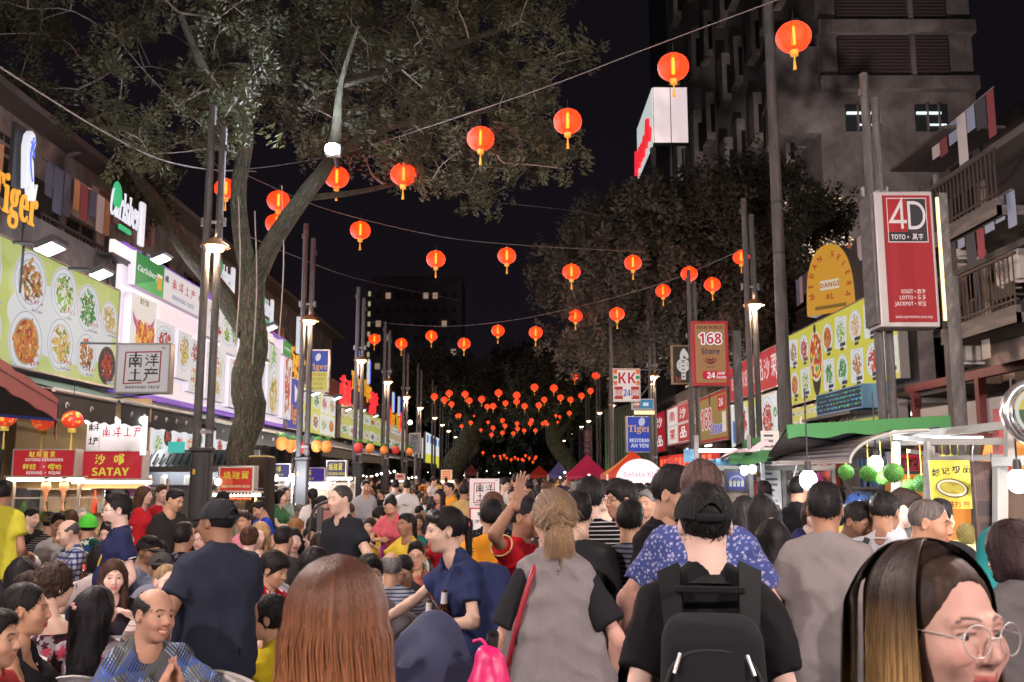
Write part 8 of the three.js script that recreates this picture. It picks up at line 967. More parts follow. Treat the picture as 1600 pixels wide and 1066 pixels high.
{ 
P('man in black and white striped T-shirt seen from behind, right of the blonde woman',921,748,6.0,192,{skin:SK.light,hair:'thick',headYaw:-0.5,shirt:shirt([0.9,0.9,0.9],{map:PAT.stripeBW})});
P('man with dark grey shirt and backpack just behind the blonde woman',903,770,5.2,176,{skin:SK.light,hair:'short',shirt:shirt([0.045,0.045,0.05],{sleeve:1.5}),extra:(A)=>A.put('backpack',rbox(0.3,0.42,0.16,0.06,0,A.hipY+0.2,-0.2),cloth([0.03,0.03,0.035]))});
P('man in black cap and dark glasses with raised chin behind the striped shirt',942,752,7.6,-8,{skin:SK.light,hair:'short',headPitch:-0.2,shirt:shirt(K_),extra:(A)=>{capOn(A,[0.025,0.025,0.03]);glassesOn(A);}});
P('man in pink T-shirt and glasses looking left behind the moustached man',974,753,6.4,-62,{skin:SK.tan,hair:'thick',shirt:shirt([0.42,0.2,0.22]),extra:(A)=>glassesOn(A)});
P('person in grey striped T-shirt with short black hair, half behind the moustached man',984,783,5.3,168,{skin:SK.tan,hair:'short',shirt:shirt([0.5,0.5,0.5],{map:PAT.stripeGrey})});
P('man in glasses between the pink shirt and the moustached man, far back',999,757,9,-12,{skin:SK.tan,hair:'thick',shirt:shirt([0.1,0.1,0.12]),extra:(A)=>glassesOn(A)});P('grey haired man farther back left of the moustached man',1014,766,8.2,-30,{face:'mo',skin:SK.tan,hair:'short',hairColor:HC.grey,shirt:shirt([0.2,0.2,0.22])});
P('man in red football shirt raising his open hand high',813,779,5.7,62,{skin:SK.brown,hair:'short',shirt:shirt([0.42,0.01,0.02],{trim:[0.6,0.5,0.2]}),side:0.06,arms:[{to:[-0.3,1.74,0.14],hint:[-1,-0.2,-0.3],hand:'open',palm:[-0.25,0,1],dir:[0.28,1,0.05]},'down'],pants:{color:[0.05,0.05,0.05]}});
P('man in bright orange T-shirt seen from behind',768,781,6.2,170,{skin:SK.tan,hair:'short',g:1.12,shirt:shirt([0.62,0.26,0.02],{ease:0.022}),arms:[{to:[-0.45,1.25,0.3],hint:[-1,-0.5,0]},'down']});
P('brown haired person in dotted black top by the white stand board',770,770,7.2,185,{sex:'f',skin:SK.tan,hair:'bob',hairColor:HC.brown,shirt:shirt([0.9,0.9,0.9],{map:PAT.tiny})});P('man in profile reaching with bare arm beside the waitress',722,812,7.4,60,{skin:SK.tan,hair:'short',pose:'sit',lean:0.1,arms:[{to:[-0.25,1.05,0.4]},'table'],shirt:shirt([0.3,0.3,0.34])});
P('waitress in navy dress bending over a table with beer bottles in her arm',694,806,5.05,-72,{sex:'f',skin:SK.light,hair:'pony',hairSeed:2,headYaw:-0.12,lean:0.42,headPitch:-0.1,H:1.68,shirt:shirt([0.03,0.04,0.11],{name:'dress',hem:0.62,flare:0.03,sleeve:0.6}),pants:{color:[0.02,0.02,0.025]},arms:[{to:[-0.26,0.98,0.66],hint:[-0.5,-0.6,0],hand:'relaxed',palm:[0,-1,0]},{to:[0.06,1.08,0.3],hint:[1,-0.5,-0.3],hand:'grip',palm:[-0.3,0.2,-1]}],extra:(A)=>{const fringe=E([0,0.075,0.055],[0.072,0.045,0.05],0.02);A.head('fringe',meshField([fringe,E([0,0.0,0.09],[0.055,0.062,0.08],0.01,{sub:true})],0.005,(d,x,y,z)=>d+0.003*nz(x*90,y*12,z*20)),M([0.016,0.014,0.015],{roughness:0.45}));A.head('earring',sph(0.005,0.08,-0.042,-0.004),M([0.8,0.8,0.8],{metalness:1,roughness:0.2}));A.head('hair_tie',new THREE.TorusGeometry(0.022,0.009,8,16).translate(0,0.02,-0.132),M([0.5,0.04,0.2]));A.put('bracelet',new THREE.TorusGeometry(0.034,0.005,6,18).rotateY(1.2).translate(0.1,1.07,0.26),M([0.7,0.3,0.1],{metalness:0.6}));for(const[x,y,z,lab]of[[0.02,0.92,0.36,[0.05,0.1,0.45]],[0.1,0.98,0.3,[0.06,0.12,0.5]]]){const m=new THREE.Matrix4().makeRotationZ(-0.15).setPosition(x,y,z);A.put('beer_bottle',bottleG.clone().applyMatrix4(m),beerBrown);A.put('bottle_label',labelG.clone().applyMatrix4(m),M(lab));A.put('neck_foil',cyl(0.0145,0.0185,0.07,0,0.25,0,12).applyMatrix4(m),M([0.75,0.74,0.74]));}}});
P('bald shaven man in black T-shirt standing and looking left by the second lamp',535,758,7.9,-48,{skin:SK.light,hair:'crop',hairColor:[0.06,0.05,0.05],g:1.1,headYaw:-0.15,shirt:shirt([0.018,0.02,0.026],{ease:0.022}),fold:0.01,arms:['down',{to:[0.3,0.93,0.1],hint:[1,0,-0.5]}]});
P('woman with long black hair seen from behind near the bright bulb on the right',1192,773,6.2,188,{sex:'f',skin:SK.light,hair:'long',shirt:shirt(K_)});P('woman with black hair left of her, farther in',1163,776,7.2,170,{sex:'f',skin:SK.light,hair:'long',hairSeed:1,shirt:shirt([0.1,0.1,0.2])});P('long haired girl in black, shorter, left of the grey T-shirt man',1207,812,5.4,184,{sex:'f',skin:SK.light,hair:'long',hairSeed:2,shirt:shirt(K_)});
P('young man with dark skin looking down right of the grey T-shirt man',1328,782,5.7,52,{skin:SK.dark,hair:'short',headPitch:0.35,shirt:shirt([0.05,0.05,0.06])});P('man in a blue cap with white letters behind the durian buyers',1337,768,7.2,18,{skin:SK.tan,hair:'crop',headPitch:0.25,shirt:shirt([0.4,0.36,0.06]),extra:(A)=>{capOn(A,[0.03,0.07,0.22]);A.head('cap_lettering',text3('SOL',0.032,0.003).rotateX(-0.35).translate(0.005,0.075,0.09),M([0.75,0.75,0.75]));}});
P('man in white shirt leaning towards the durian stall, farther left',1352,784,6.2,150,{skin:SK.tan,hair:'short',lean:0.2,shirt:shirt(W_,{sleeve:0.6})});P('man in pale shirt with a black bag strap across his back',1378,768,5.5,165,{skin:SK.brown,hair:'short',lean:0.15,headPitch:0.2,shirt:shirt([0.5,0.5,0.54],{ease:0.022,sleeve:0.65,collar:[0.5,0.5,0.54]}),extra:(A)=>A.put('bag_strap',tube([[0.06,A.hipY+0.53,-0.04],[0.1,A.hipY+0.4,-0.1],[0.02,A.hipY+0.15,-0.11],[-0.14,A.hipY-0.05,-0.08]],0.018,6,20),black)});
P('fair man with swept brown hair bending between the white shirts',1396,764,6.6,95,{skin:SK.fair,hair:'quiff',hairColor:HC.dark,headPitch:0.4,shirt:shirt([0.45,0.5,0.6])});P('man in black shirt seen from behind at the durian counter',1466,781,5.9,160,{skin:SK.tan,hair:'short',shirt:shirt(K_)});P('stall keeper in black with back turned behind the large white bulb',1246,745,9,140,{skin:SK.tan,hair:'short',shirt:shirt(K_)});P('small woman in black shirt under the far green canopy',1254,786,9.2,60,{sex:'f',skin:SK.light,hair:'bob',shirt:shirt(K_)});
}
{ 
P('smiling bald man in blue grey printed shirt clapping his hands',236,919,4.3,20,{pose:'sit',face:'mos',skin:[0.47,0.26,0.18],hair:'balding',hairColor:[0.03,0.027,0.027],g:1.08,headYaw:0.25,headRoll:-0.1,headPitch:-0.02,chair:'white',shirt:shirt([0.95,0.95,0.95],{map:PAT.batik,ease:0.02,sleeve:0.75}),arms:[{to:[-0.06,0.93,0.3],hint:[-1,-0.5,0],dir:[0.35,0.85,0.1],palm:[1,0,0.2],hand:'flat'},{to:[0.04,0.92,0.31],hint:[1,-0.5,0],dir:[-0.25,0.9,0.1],palm:[-1,0,0.2],hand:'flat'}]});
P('big man in navy T-shirt and black cap standing with his back turned at the left',345,779,4.8,196,{skin:SK.brown,hair:'crop',hairColor:HC.black,g:1.04,headYaw:0.45,shirt:shirt([0.026,0.03,0.05],{ease:0.024,drop:0.02}),pants:{color:[0.04,0.06,0.12]},arms:[{to:[-0.12,1.05,0.3],hint:[-0.5,-0.4,-0.8]},{to:[0.24,0.96,0.08],hint:[0.5,0,-0.8]}],extra:(A)=>capOn(A,[0.028,0.028,0.034])});
P('woman with tied black hair and black tank top in profile at the left edge',36,912,4.4,72,{pose:'sit',sex:'f',skin:[0.45,0.25,0.16],hair:'pony',headYaw:0.05,shirt:shirt(K_,{sleeve:0,tank:true,scoop:0.08,neck:0.085}),arms:[{to:[-0.03,0.82,0.3],hand:'grip',hint:[-1,-0.5,-0.2],palm:[0.8,0,0.3]},{to:[0.12,0.86,0.34],hand:'relaxed'}],extra:(A)=>{A.hand(0,'watch',[new THREE.TorusGeometry(0.03,0.006,8,20).rotateX(1.57).translate(0,-0.035,0),cyl(0.018,0.018,0.008,0,0,0,16).rotateX(1.57).translate(0,-0.035,-0.03)],M([0.02,0.02,0.02],{roughness:0.3}));A.put('napkin',[box(0.1,0.09,0.01,0.05,0.98,0.42,0.3,0.4),box(0.07,0.08,0.01,0.02,0.99,0.44,-0.4,0.2)],M([0.7,0.7,0.66]));A.head('earring',new THREE.TorusGeometry(0.008,0.0015,6,14).translate(-0.081,-0.045,-0.004),M([0.8,0.78,0.7],{metalness:1,roughness:0.2}));A.put('pendant',sph(0.007,0.01,A.hipY+0.43,0.085),M([0.8,0.8,0.8],{metalness:1,roughness:0.2}));}});
P('person with dark hair cut by the left edge, lowest in the corner',-12,954,3.9,60,{pose:'sit',skin:SK.tan,hair:'short',shirt:shirt([0.3,0.03,0.03])});
P('woman in rose printed off shoulder dress with short curly brown hair',82,884,5.3,138,{pose:'sit',sex:'f',skin:SK.light,hair:'curls',hairColor:[0.05,0.03,0.022],headYaw:-0.3,shirt:shirt([0.95,0.95,0.95],{map:PAT.roses,off:true,sleeve:0.8,ease:0.02}),extra:(A)=>glassesOn(A)});
P('woman with smooth brown hair tied back, second row at the left',46,893,5.9,150,{pose:'sit',sex:'f',skin:SK.light,hair:'bun',hairColor:HC.dark,shirt:shirt([0.15,0.15,0.2])});P('woman with long loose black hair in front of the blue chairs at the left',34,872,6.7,175,{pose:'sit',sex:'f',skin:SK.light,hair:'long',shirt:shirt([0.05,0.05,0.06])});
P('woman with very long black hair and a bow clip seen from behind',150,918,4.7,158,{pose:'sit',sex:'f',skin:SK.light,hair:'long',hairSeed:5,headYaw:-0.3,hairColor:[0.014,0.012,0.016],g:1.08,chair:'grey',shirt:shirt([0.95,0.95,0.95],{map:PAT.roses,ease:0.02}),extra:(A)=>A.head('hair_clip',[sph(0.014,0.03,0.03,-0.135,1.2,0.8,0.5),sph(0.014,0.052,0.045,-0.125,1.2,0.8,0.5),bar([0.03,0.02,-0.13],[0.02,-0.03,-0.13],0.006)],M([0.45,0.25,0.25]))});
P('young woman in black with long brown hair facing the camera, hand at her chin',178,875,7.0,5,{pose:'sit',sex:'f',skin:SK.fair,hair:'longfront',hairColor:[0.06,0.03,0.022],lean:0.12,g:1.1,shirt:shirt([0.03,0.024,0.035],{sleeve:0.6}),arms:[{to:[-0.1,1.0,0.22],hint:[-1,-0.8,0.2],hand:'relaxed',dir:[0.4,0.8,0]},{to:[0.1,0.98,0.3],hint:[1,-0.6,0],hand:'relaxed'}]});
P('blond man in white striped T-shirt holding a pink cup, behind the bald man',260,881,6.1,18,{pose:'sit',face:'ms',skin:SK.fair,hair:'crop',hairColor:HC.sandy,headYaw:0.05,shirt:shirt([0.9,0.9,0.9],{map:PAT.stripeWhite}),arms:['table',{to:[0.08,0.9,0.34],hand:'grip'}],extra:(A)=>{A.put('cup',cyl(0.04,0.034,0.1,0.03,0.99,0.38,18),M([0.6,0.25,0.32]));A.put('straw',bar([0.03,1.0,0.38],[0.05,1.13,0.37],0.004),M([0.7,0.5,0.55]));}});
P('person in grey cap seen from behind, left of the big navy T-shirt',252,862,7.2,170,{pose:'sit',skin:SK.tan,hair:'crop',shirt:shirt([0.2,0.22,0.28]),extra:(A)=>capOn(A,[0.06,0.06,0.062])});
P('stout man in navy polo with lanyard and glasses standing in profile',188,774,7.3,-82,{skin:SK.fair,hair:'quiff',g:1.16,belly:0.03,shirt:shirt([0.02,0.025,0.075],{collar:[0.015,0.018,0.04],trim:[0.6,0.6,0.62]}),pants:{color:[0.06,0.09,0.16]},extra:(A)=>{glassesOn(A);A.put('lanyard',tube([[0.05,A.hipY+0.52,-0.05],[0.085,A.hipY+0.45,0.06],[0.05,A.hipY+0.3,0.13],[0.01,A.hipY+0.2,0.14]],0.009,6,20),M([0.55,0.35,0.05]));A.head('beard',meshField([E([0,-0.085,0.045],[0.05,0.032,0.045],0.01)],0.006),M([0.05,0.035,0.03]));}});
P('slim man in black T-shirt reaching out his arm in front of the kitchen',268,763,10.2,38,{skin:SK.tan,hair:'short',headPitch:0.3,headYaw:0.25,shirt:shirt([0.022,0.02,0.02]),arms:['down',{to:[0.48,1.12,0.28],hint:[0.3,-0.8,-0.4],palm:[0,-1,0]}]});
P('boy in yellow shirt with curly black hair at the table edge',424,944,5.2,-98,{pose:'sit',sex:'c',skin:SK.tan,hair:'thick',shirt:shirt([0.5,0.4,0.02]),H:1.14,Hset:true});
P('man in red floral shirt with dark wavy hair looking down at his table',420,861,6.6,58,{pose:'sit',skin:SK.tan,hair:'thick',hairSeed:2,headPitch:0.3,shirt:shirt([0.95,0.95,0.95],{map:PAT.redFloral,ease:0.02})});
P('man with thick black hair and white T-shirt seen from behind, above the auburn hair',492,858,5.6,186,{pose:'sit',skin:SK.light,hair:'thick',hairSeed:3,shirt:shirt(W_)});
P('grey haired man in blue grey striped shirt seen from behind',612,863,6.9,178,{pose:'sit',skin:SK.tan,hair:'balding',hairColor:HC.grey,shirt:shirt([0.95,0.95,0.95],{map:PAT.stripeGrey})});P('young man with a straight fringe peeping over the auburn hair',577,867,5.9,14,{pose:'sit',skin:SK.light,hair:'fringe',shirt:shirt([0.2,0.2,0.22])});
P('man with glasses and short black hair facing the camera by the waitress',650,848,8.0,0,{pose:'sit',skin:SK.tan,hair:'quiff',shirt:shirt([0.35,0.12,0.08]),extra:(A)=>glassesOn(A)});P('young man looking down between the grey haired man and the glasses',635,864,7.3,-20,{pose:'sit',skin:SK.tan,hair:'short',headPitch:0.45,shirt:shirt([0.12,0.12,0.13])});
P('person in red and grey striped T-shirt seen from behind, centre of the tables',517,812,9.6,180,{pose:'sit',skin:SK.tan,hair:'thick',hairSeed:1,shirt:shirt([0.9,0.9,0.9],{map:PAT.stripeRed})});P('man in plain black seen from behind left of the striped back',490,808,10,176,{pose:'sit',skin:SK.tan,hair:'short',shirt:shirt(K_)});
P('waitress in pink shirt and purple apron bending over a table',611,787,11.2,-15,{sex:'f',skin:SK.tan,hair:'bun',lean:0.4,headPitch:0.3,H:1.62,shirt:shirt([0.6,0.12,0.16]),arms:['front',{to:[0.22,0.8,0.35]}],extra:(A)=>A.put('apron',rbox(0.3,0.5,0.02,0.01,0,A.hipY+0.02,0.14),cloth([0.22,0.05,0.22]))});
P('young woman holding her hand to her ear, long dark hair',458,826,9.3,15,{pose:'sit',sex:'f',skin:SK.fair,hair:'longfront',shirt:shirt(K_,{sleeve:0,tank:true}),arms:['table',{to:[0.16,1.14,0.08],hint:[1,-0.6,0.3],dir:[-0.3,1,0]}]});P('woman in blue top facing the camera right of the hand to ear woman',485,823,9.9,8,{pose:'sit',sex:'f',skin:SK.tan,hair:'bun',shirt:shirt([0.06,0.1,0.3])});P('man in charcoal long sleeves turned away by the hand to ear woman',442,823,8.7,150,{pose:'sit',skin:SK.tan,hair:'short',shirt:shirt([0.04,0.04,0.042],{sleeve:1.8})});P('woman with rounded brown hair seen from behind by the wooden post',501,832,8.8,190,{pose:'sit',sex:'f',skin:SK.light,hair:'bob',hairColor:HC.dark,shirt:shirt([0.3,0.3,0.3])});
P('blonde woman with bare shoulders and yellow pendant',407,816,9.0,-12,{pose:'sit',sex:'f',skin:SK.fair,hair:'longfront',hairColor:HC.blond,shirt:shirt([0.6,0.5,0.45],{off:true,sleeve:0}),extra:(A)=>A.put('pendant',sph(0.022,0,A.hipY+0.4,0.1),M([0.6,0.5,0.05]))});P('woman with dark hair in a knot and bare back before the blonde woman',390,822,8.4,162,{pose:'sit',sex:'f',skin:SK.fair,hair:'bun',hairColor:HC.brown,shirt:shirt([0.5,0.3,0.3],{off:true,sleeve:0})});
P('fair older man with glasses and white shirt left of the black cap',318,823,9.2,-30,{pose:'sit',face:'mo',skin:SK.fair,hair:'short',hairColor:HC.sandy,shirt:shirt(W_),extra:(A)=>glassesOn(A)});P('man in dark floral shirt with bag strap turned away',286,819,8.4,152,{pose:'sit',skin:SK.tan,hair:'quiff',shirt:shirt([0.95,0.95,0.95],{map:PAT.darkFloral}),extra:(A)=>A.put('bag_strap',tube([[0.08,A.hipY+0.5,-0.05],[0.02,A.hipY+0.3,-0.12],[-0.12,A.hipY+0.05,-0.11]],0.016,6,16),black)});
P('person in black cap seen from the side left of the dark floral shirt',231,838,7.8,40,{pose:'sit',skin:SK.tan,hair:'short',shirt:shirt([0.25,0.3,0.42]),extra:(A)=>capOn(A,[0.03,0.03,0.032])});P('person with black hair over a blue phone behind the grey cap',247,846,7.9,-60,{pose:'sit',sex:'f',skin:SK.tan,hair:'bob',shirt:shirt([0.2,0.25,0.35])});
P('man in plaid shirt with greying hair looking at his phone',114,811,8.3,-72,{pose:'sit',face:'mo',skin:SK.light,hair:'balding',hairColor:[0.1,0.1,0.1],headPitch:0.25,chair:'grey',shirt:shirt([0.95,0.95,0.95],{map:PAT.plaid,sleeve:1.7,ease:0.02}),arms:[{to:[-0.1,0.82,0.36],hand:'grip'},{to:[0.08,0.84,0.36],hand:'grip'}],extra:(A)=>A.put('phone',rbox(0.075,0.15,0.009,0.004,0.0,0.96,0.42),M([0.05,0.06,0.08],{roughness:0.2}))});
P('laughing man in white shirt beside the plaid shirt man',92,804,9.1,22,{pose:'sit',face:'mos',skin:SK.tan,hair:'quiff',hairColor:HC.black,headYaw:-0.2,shirt:shirt(W_)});P('man in black T-shirt with tattooed arm at the far left table',47,794,9.6,48,{pose:'sit',face:'ms',skin:SK.light,hair:'short',g:1.12,headPitch:0.15,shirt:shirt(K_),arms:['table',{to:[0.35,0.95,0.3]}]});P('person in olive cap seen from behind before the squid stall',78,801,9.9,184,{pose:'sit',skin:SK.tan,hair:'short',shirt:shirt([0.5,0.5,0.5],{map:PAT.stripeBW}),extra:(A)=>capOn(A,[0.1,0.07,0.03])});
P('person in bright green knitted cap and leafy shirt seen from behind',138,806,9.0,176,{pose:'sit',skin:SK.tan,hair:'short',chair:'blue',shirt:shirt([0.95,0.95,0.95],{map:PAT.leaves}),extra:(A)=>A.head('knitted_cap',[new THREE.SphereGeometry(0.105,24,12,0,6.3,0,1.75).scale(0.92,1.08,1.05).translate(0,0.028,-0.012),new THREE.TorusGeometry(0.094,0.014,8,24).rotateX(Math.PI/2).scale(0.95,1,1.1).translate(0,0.012,-0.012),sph(0.02,0,0.14,-0.01)],cloth([0.08,0.5,0.05]))});
P('old person with white cropped hair behind the green knitted cap',127,794,10.2,20,{pose:'sit',face:'mo',skin:SK.fair,hair:'crop',hairColor:HC.white,shirt:shirt([0.3,0.2,0.15])});P('woman with auburn hair seen from behind left of the green knitted cap',110,797,10.4,170,{pose:'sit',sex:'f',skin:SK.light,hair:'bob',hairColor:HC.brown,shirt:shirt([0.2,0.1,0.08])});P('cook in red shirt and pink apron at the skewer stall',168,776,14.2,-22,{sex:'f',skin:SK.light,hair:'bun',headPitch:0.35,H:1.6,shirt:shirt([0.45,0.03,0.04]),arms:['front','front'],extra:(A)=>A.put('apron',rbox(0.28,0.5,0.02,0.01,0,A.hipY+0.2,0.13),cloth([0.6,0.25,0.22]))});
P('girl with black bob looking down behind the navy polo man',178,810,9.6,-40,{pose:'sit',sex:'f',skin:SK.light,hair:'bob',headPitch:0.3,shirt:shirt([0.3,0.1,0.05])});P('woman with straight black hair and white top seen from behind, by the lemon drink',156,853,7.7,184,{pose:'sit',sex:'f',skin:SK.light,hair:'bob',hairSeed:1,shirt:shirt([0.6,0.52,0.52])});P('man in yellow green T-shirt standing at the left edge, back turned',6,751,9.0,165,{skin:SK.brown,hair:'short',shirt:shirt([0.42,0.4,0.04]),arms:['down','front']});P('man in white shirt at the left edge leaning on the table',-2,812,8.4,55,{pose:'sit',skin:SK.tan,hair:'short',shirt:shirt(W_,{sleeve:1.6}),arms:['table',{to:[0.1,1.0,0.3]}]});
P('boy in royal blue T-shirt looking down beside the chicken wing sign',411,779,12.2,-62,{skin:SK.tan,hair:'short',headPitch:0.4,H:1.5,shirt:shirt([0.02,0.05,0.4])});P('server in green and white shirt left of the second lamp',437,766,15,62,{sex:'f',skin:SK.light,hair:'bob',shirt:shirt([0.05,0.15,0.06]),arms:['front',{to:[0.3,1.0,0.35]}]});P('smiling server in green and white behind the other green server',446,762,15.8,30,{sex:'f',face:'fs',skin:SK.light,hair:'bun',shirt:shirt([0.3,0.42,0.34])});P('woman in white T-shirt with long ponytail seen from behind at the second lamp',489,763,14,178,{sex:'f',skin:SK.tan,hair:'pony',shirt:shirt(W_),pants:{color:[0.02,0.025,0.06]}});P('child with ginger hair left of the second lamp post',463,801,12,150,{pose:'sit',sex:'c',skin:SK.fair,hair:'thick',hairColor:[0.28,0.14,0.05],shirt:shirt(K_),H:1.25,Hset:true});
P('man in red T-shirt sitting high by the third lamp',517,767,16,20,{pose:'sit',skin:SK.tan,hair:'short',shirt:shirt([0.45,0.015,0.02])});P('man in grey shirt with camera standing at the third lamp',571,751,17,15,{skin:SK.tan,hair:'short',shirt:shirt([0.3,0.3,0.32])});P('couple member in dark jacket right of the camera man',618,750,19,170,{skin:SK.tan,hair:'short',shirt:shirt([0.28,0.26,0.24])});P('man in white T-shirt seen from behind right of the third lamp',636,750,18,182,{skin:SK.tan,hair:'short',g:1.1,shirt:shirt([0.5,0.5,0.5])});
P('woman in pink and black looking at her table in the mid crowd',687,765,15,-35,{sex:'f',skin:SK.tan,hair:'longfront',shirt:shirt([0.4,0.06,0.2])});P('man in orange T-shirt in profile in the mid crowd',703,754,18,-60,{skin:SK.tan,hair:'short',shirt:shirt([0.6,0.26,0.02])});P('man in tan shirt left of the white stand board',725,756,14,170,{skin:SK.brown,hair:'short',shirt:shirt([0.42,0.3,0.12])});P('tall man in white shirt rising above the far crowd',808,739,16,178,{skin:SK.tan,hair:'short',shirt:shirt([0.45,0.42,0.42]),H:1.86});
}
for(const[x,z,yaw,col,label]of seats){const a=yaw*Math.PI/180;chair(x+Math.sin(a)*0.07,z+Math.cos(a)*0.07,yaw,col,`${col === 'blue' ? 'blue grey' : col === 'grey' ? 'grey' : 'off white'} plastic chair under the ${label.split(' ').slice(0, 8).join(' ')}`.split(' ').slice(0,15).join(' '));}
{const E1=(px,py,d,yaw,col,l)=>{d=1334/(py-745);const p=at(px,py,d);chair(p.x,p.z,yaw,col,l);};
E1(347,1041,3.75,184,'white','white plastic chair back at the bottom edge in front of the navy T-shirt man');E1(150,1015,3.9,172,'grey','grey plastic chair back left of the bald clapping man');E1(62,862,7.9,186,'blue','empty blue grey plastic chair with tall slots, far left table');E1(15,868,7.2,178,'blue','empty blue grey plastic chair cut by the left edge');E1(128,905,6.2,10,'white','empty white plastic chair behind the bow clip woman');E1(228,850,8.4,90,'white','white plastic chair right of the navy polo man');E1(452,872,8,120,'white','white plastic chair right of the red floral shirt');E1(545,838,8.6,180,'grey','grey plastic chair behind the shaven man in black');E1(560,800,15,0,'white','wide arched chair back by the third lamp');E1(642,838,10.5,40,'red','red plastic chair in the middle of the tables');E1(668,846,9.7,-30,'red','red plastic chair left of the waitress');E1(412,1020,4.6,150,'white','white plastic chair behind the boy in yellow');}
[[70,874,8.6],[205,985,5.2],[455,905,6.0],[425,862,9.6],[600,900,6.4],[640,950,5.0],[520,845,11.2],[560,815,13],[485,850,7.4],[650,810,12.5],[345,850,9.6],[720,815,13]].forEach(([px,py,d],k)=>{const p=at(px,py,1522/(py-745));table(p.x,p.z,500+k);});
{ 
const t0=at(70,874,1522/129);const B=thing('beer_bottle','tall brown beer bottle with a blue label at the far left table edge','bottle',[t0.x-0.24,0.75,t0.z+0.15]);part('bottle',bottleG,beerBrown,B);part('bottle_label',labelG,M([0.05,0.09,0.4]),B);part('neck_foil',cyl(0.0142,0.018,0.06,0,0.25,0,12),M([0.7,0.68,0.65]),B);
const m=thing('drink_mug','glass mug of pale lime drink with straw beside the blue label bottle','mug',[t0.x+0.05,0.75,t0.z+0.2]);part('glass',cyl(0.045,0.042,0.12,0,0.06,0,20,true),glassM,m);part('drink',cyl(0.041,0.038,0.09,0,0.047,0,18),M([0.55,0.6,0.4]),m);part('handle',new THREE.TorusGeometry(0.03,0.008,6,16,3.14).rotateZ(1.57).translate(-0.045,0.06,0),glassM,m);part('straw',bar([0,0.02,0],[0.04,0.2,0],0.004),M([0.8,0.8,0.8]),m);
const p=at(132,880,8.2),r=thing('beer_bottle','brown beer bottle with red round label near the straight black hair woman','bottle',[p.x,0.78,p.z]);part('bottle',bottleG,beerBrown,r);part('bottle_label',labelG,M([0.55,0.05,0.04]),r);part('neck_foil',cyl(0.0142,0.018,0.05,0,0.25,0,12),M([0.6,0.1,0.08]),r);
}
{ 
const p=at(676,1000,3.3),o=thing('pushchair','pushchair with a navy folded hood seen from behind, centre foreground','pushchair',[p.x,0,p.z],0.15),m=cloth([0.045,0.052,0.1],null,0.7);
const hood=meshField([E([0,0,0],[0.14,0.25,0.24],0.02),E([0,-0.05,-0.12],[0.13,0.24,0.2],0.02,{sub:true})],0.012,(d,x,y,z)=>Math.max(d+0.009*Math.sin(Math.atan2(y,-z)*7)+0.016*nz(x*9,y*9,z*9),-0.14-y));part('hood',hood.translate(0,1.08,0),m,o);
part('back_cloth',thick(sheet(V(-0.15,0.45,0.14),V(0.15,0.45,0.14),V(0.16,1.0,0.2),V(-0.16,1.0,0.2),10,10,(u,v)=>0.02*Math.sin(u*9)*v),0.012),m,o);part('flap',thick(sheet(V(-0.16,0.9,0.272),V(0.16,0.86,0.272),V(0.13,1.22,0.2),V(-0.13,1.2,0.2),12,6,(u,v)=>0.012*Math.sin(u*14+v*3)),0.012),m,o);
part('frame',[bar([-0.24,0.1,0.2],[-0.22,1.05,0.28],0.013),bar([0.24,0.1,0.2],[0.22,1.05,0.28],0.013),bar([-0.24,0.1,0.2],[-0.22,0.5,-0.4],0.013),bar([0.24,0.1,0.2],[0.22,0.5,-0.4],0.013)],darkSteel,o);for(const k of[-1,1])part('handle',tube([[k*0.15,1.02,0.2],[k*0.165,1.2,0.24],[k*0.17,1.31,0.3]],0.02,10,12),M([0.03,0.03,0.032],{roughness:0.8}),o);part('seat',rbox(0.36,0.08,0.4,0.03,0,0.42,-0.05),m,o);for(const[x,z]of[[-0.24,0.2],[0.24,0.2],[-0.22,-0.45],[0.22,-0.45]]){const w=part('wheel',new THREE.TorusGeometry(0.085,0.02,8,20).rotateY(1.57).translate(x,0.105,z),black,o);part('hub',cyl(0.02,0.02,0.05,0,0,0,10).rotateZ(1.57).translate(x,0.105,z),steel,w);}
part('blue_basket',rbox(0.36,0.16,0.36,0.05,0,0.25,0),cloth([0.03,0.08,0.3]),o);
const b=thing('shopping_bag','bright pink drawstring bag hanging on the pushchair handle','bag',[p.x+0.2,1.13,p.z+0.3]),bg=meshField([C([0,-0.1,0],[0,0.1,0],0.12,0.045,0.02),E([0.04,-0.12,0],[0.13,0.1,0.08],0.03)],0.009,(d,x,y,z)=>d+0.02*nz(x*16,y*5,z*16)+0.008*nz(x*30,y*12,z*30));part('bag',bg,M([0.6,0.015,0.14],{roughness:0.4}),b);part('tie',tube([[0,0.13,0],[-0.02,0.16,-0.02],[-0.05,0.15,-0.06]],0.006,6,12),M([0.6,0.015,0.14]),b);
}
{const p=at(508,800,9.4),o=thing('glass_door_frame','upright dark framed panel with a rounded top behind the shaven man','panel',[p.x,0,p.z]);part('frame',[tube([[-0.12,0,0],[-0.12,1.45,0],[-0.02,1.54,0],[0.2,1.54,0]],0.016,8,40),box(0.05,1.5,0.05,-0.05,0.75,0.01)],darkSteel,o);part('sheet',box(0.3,1.45,0.01,0.08,0.74,0),M([0.26,0.1,0.09]),o);}
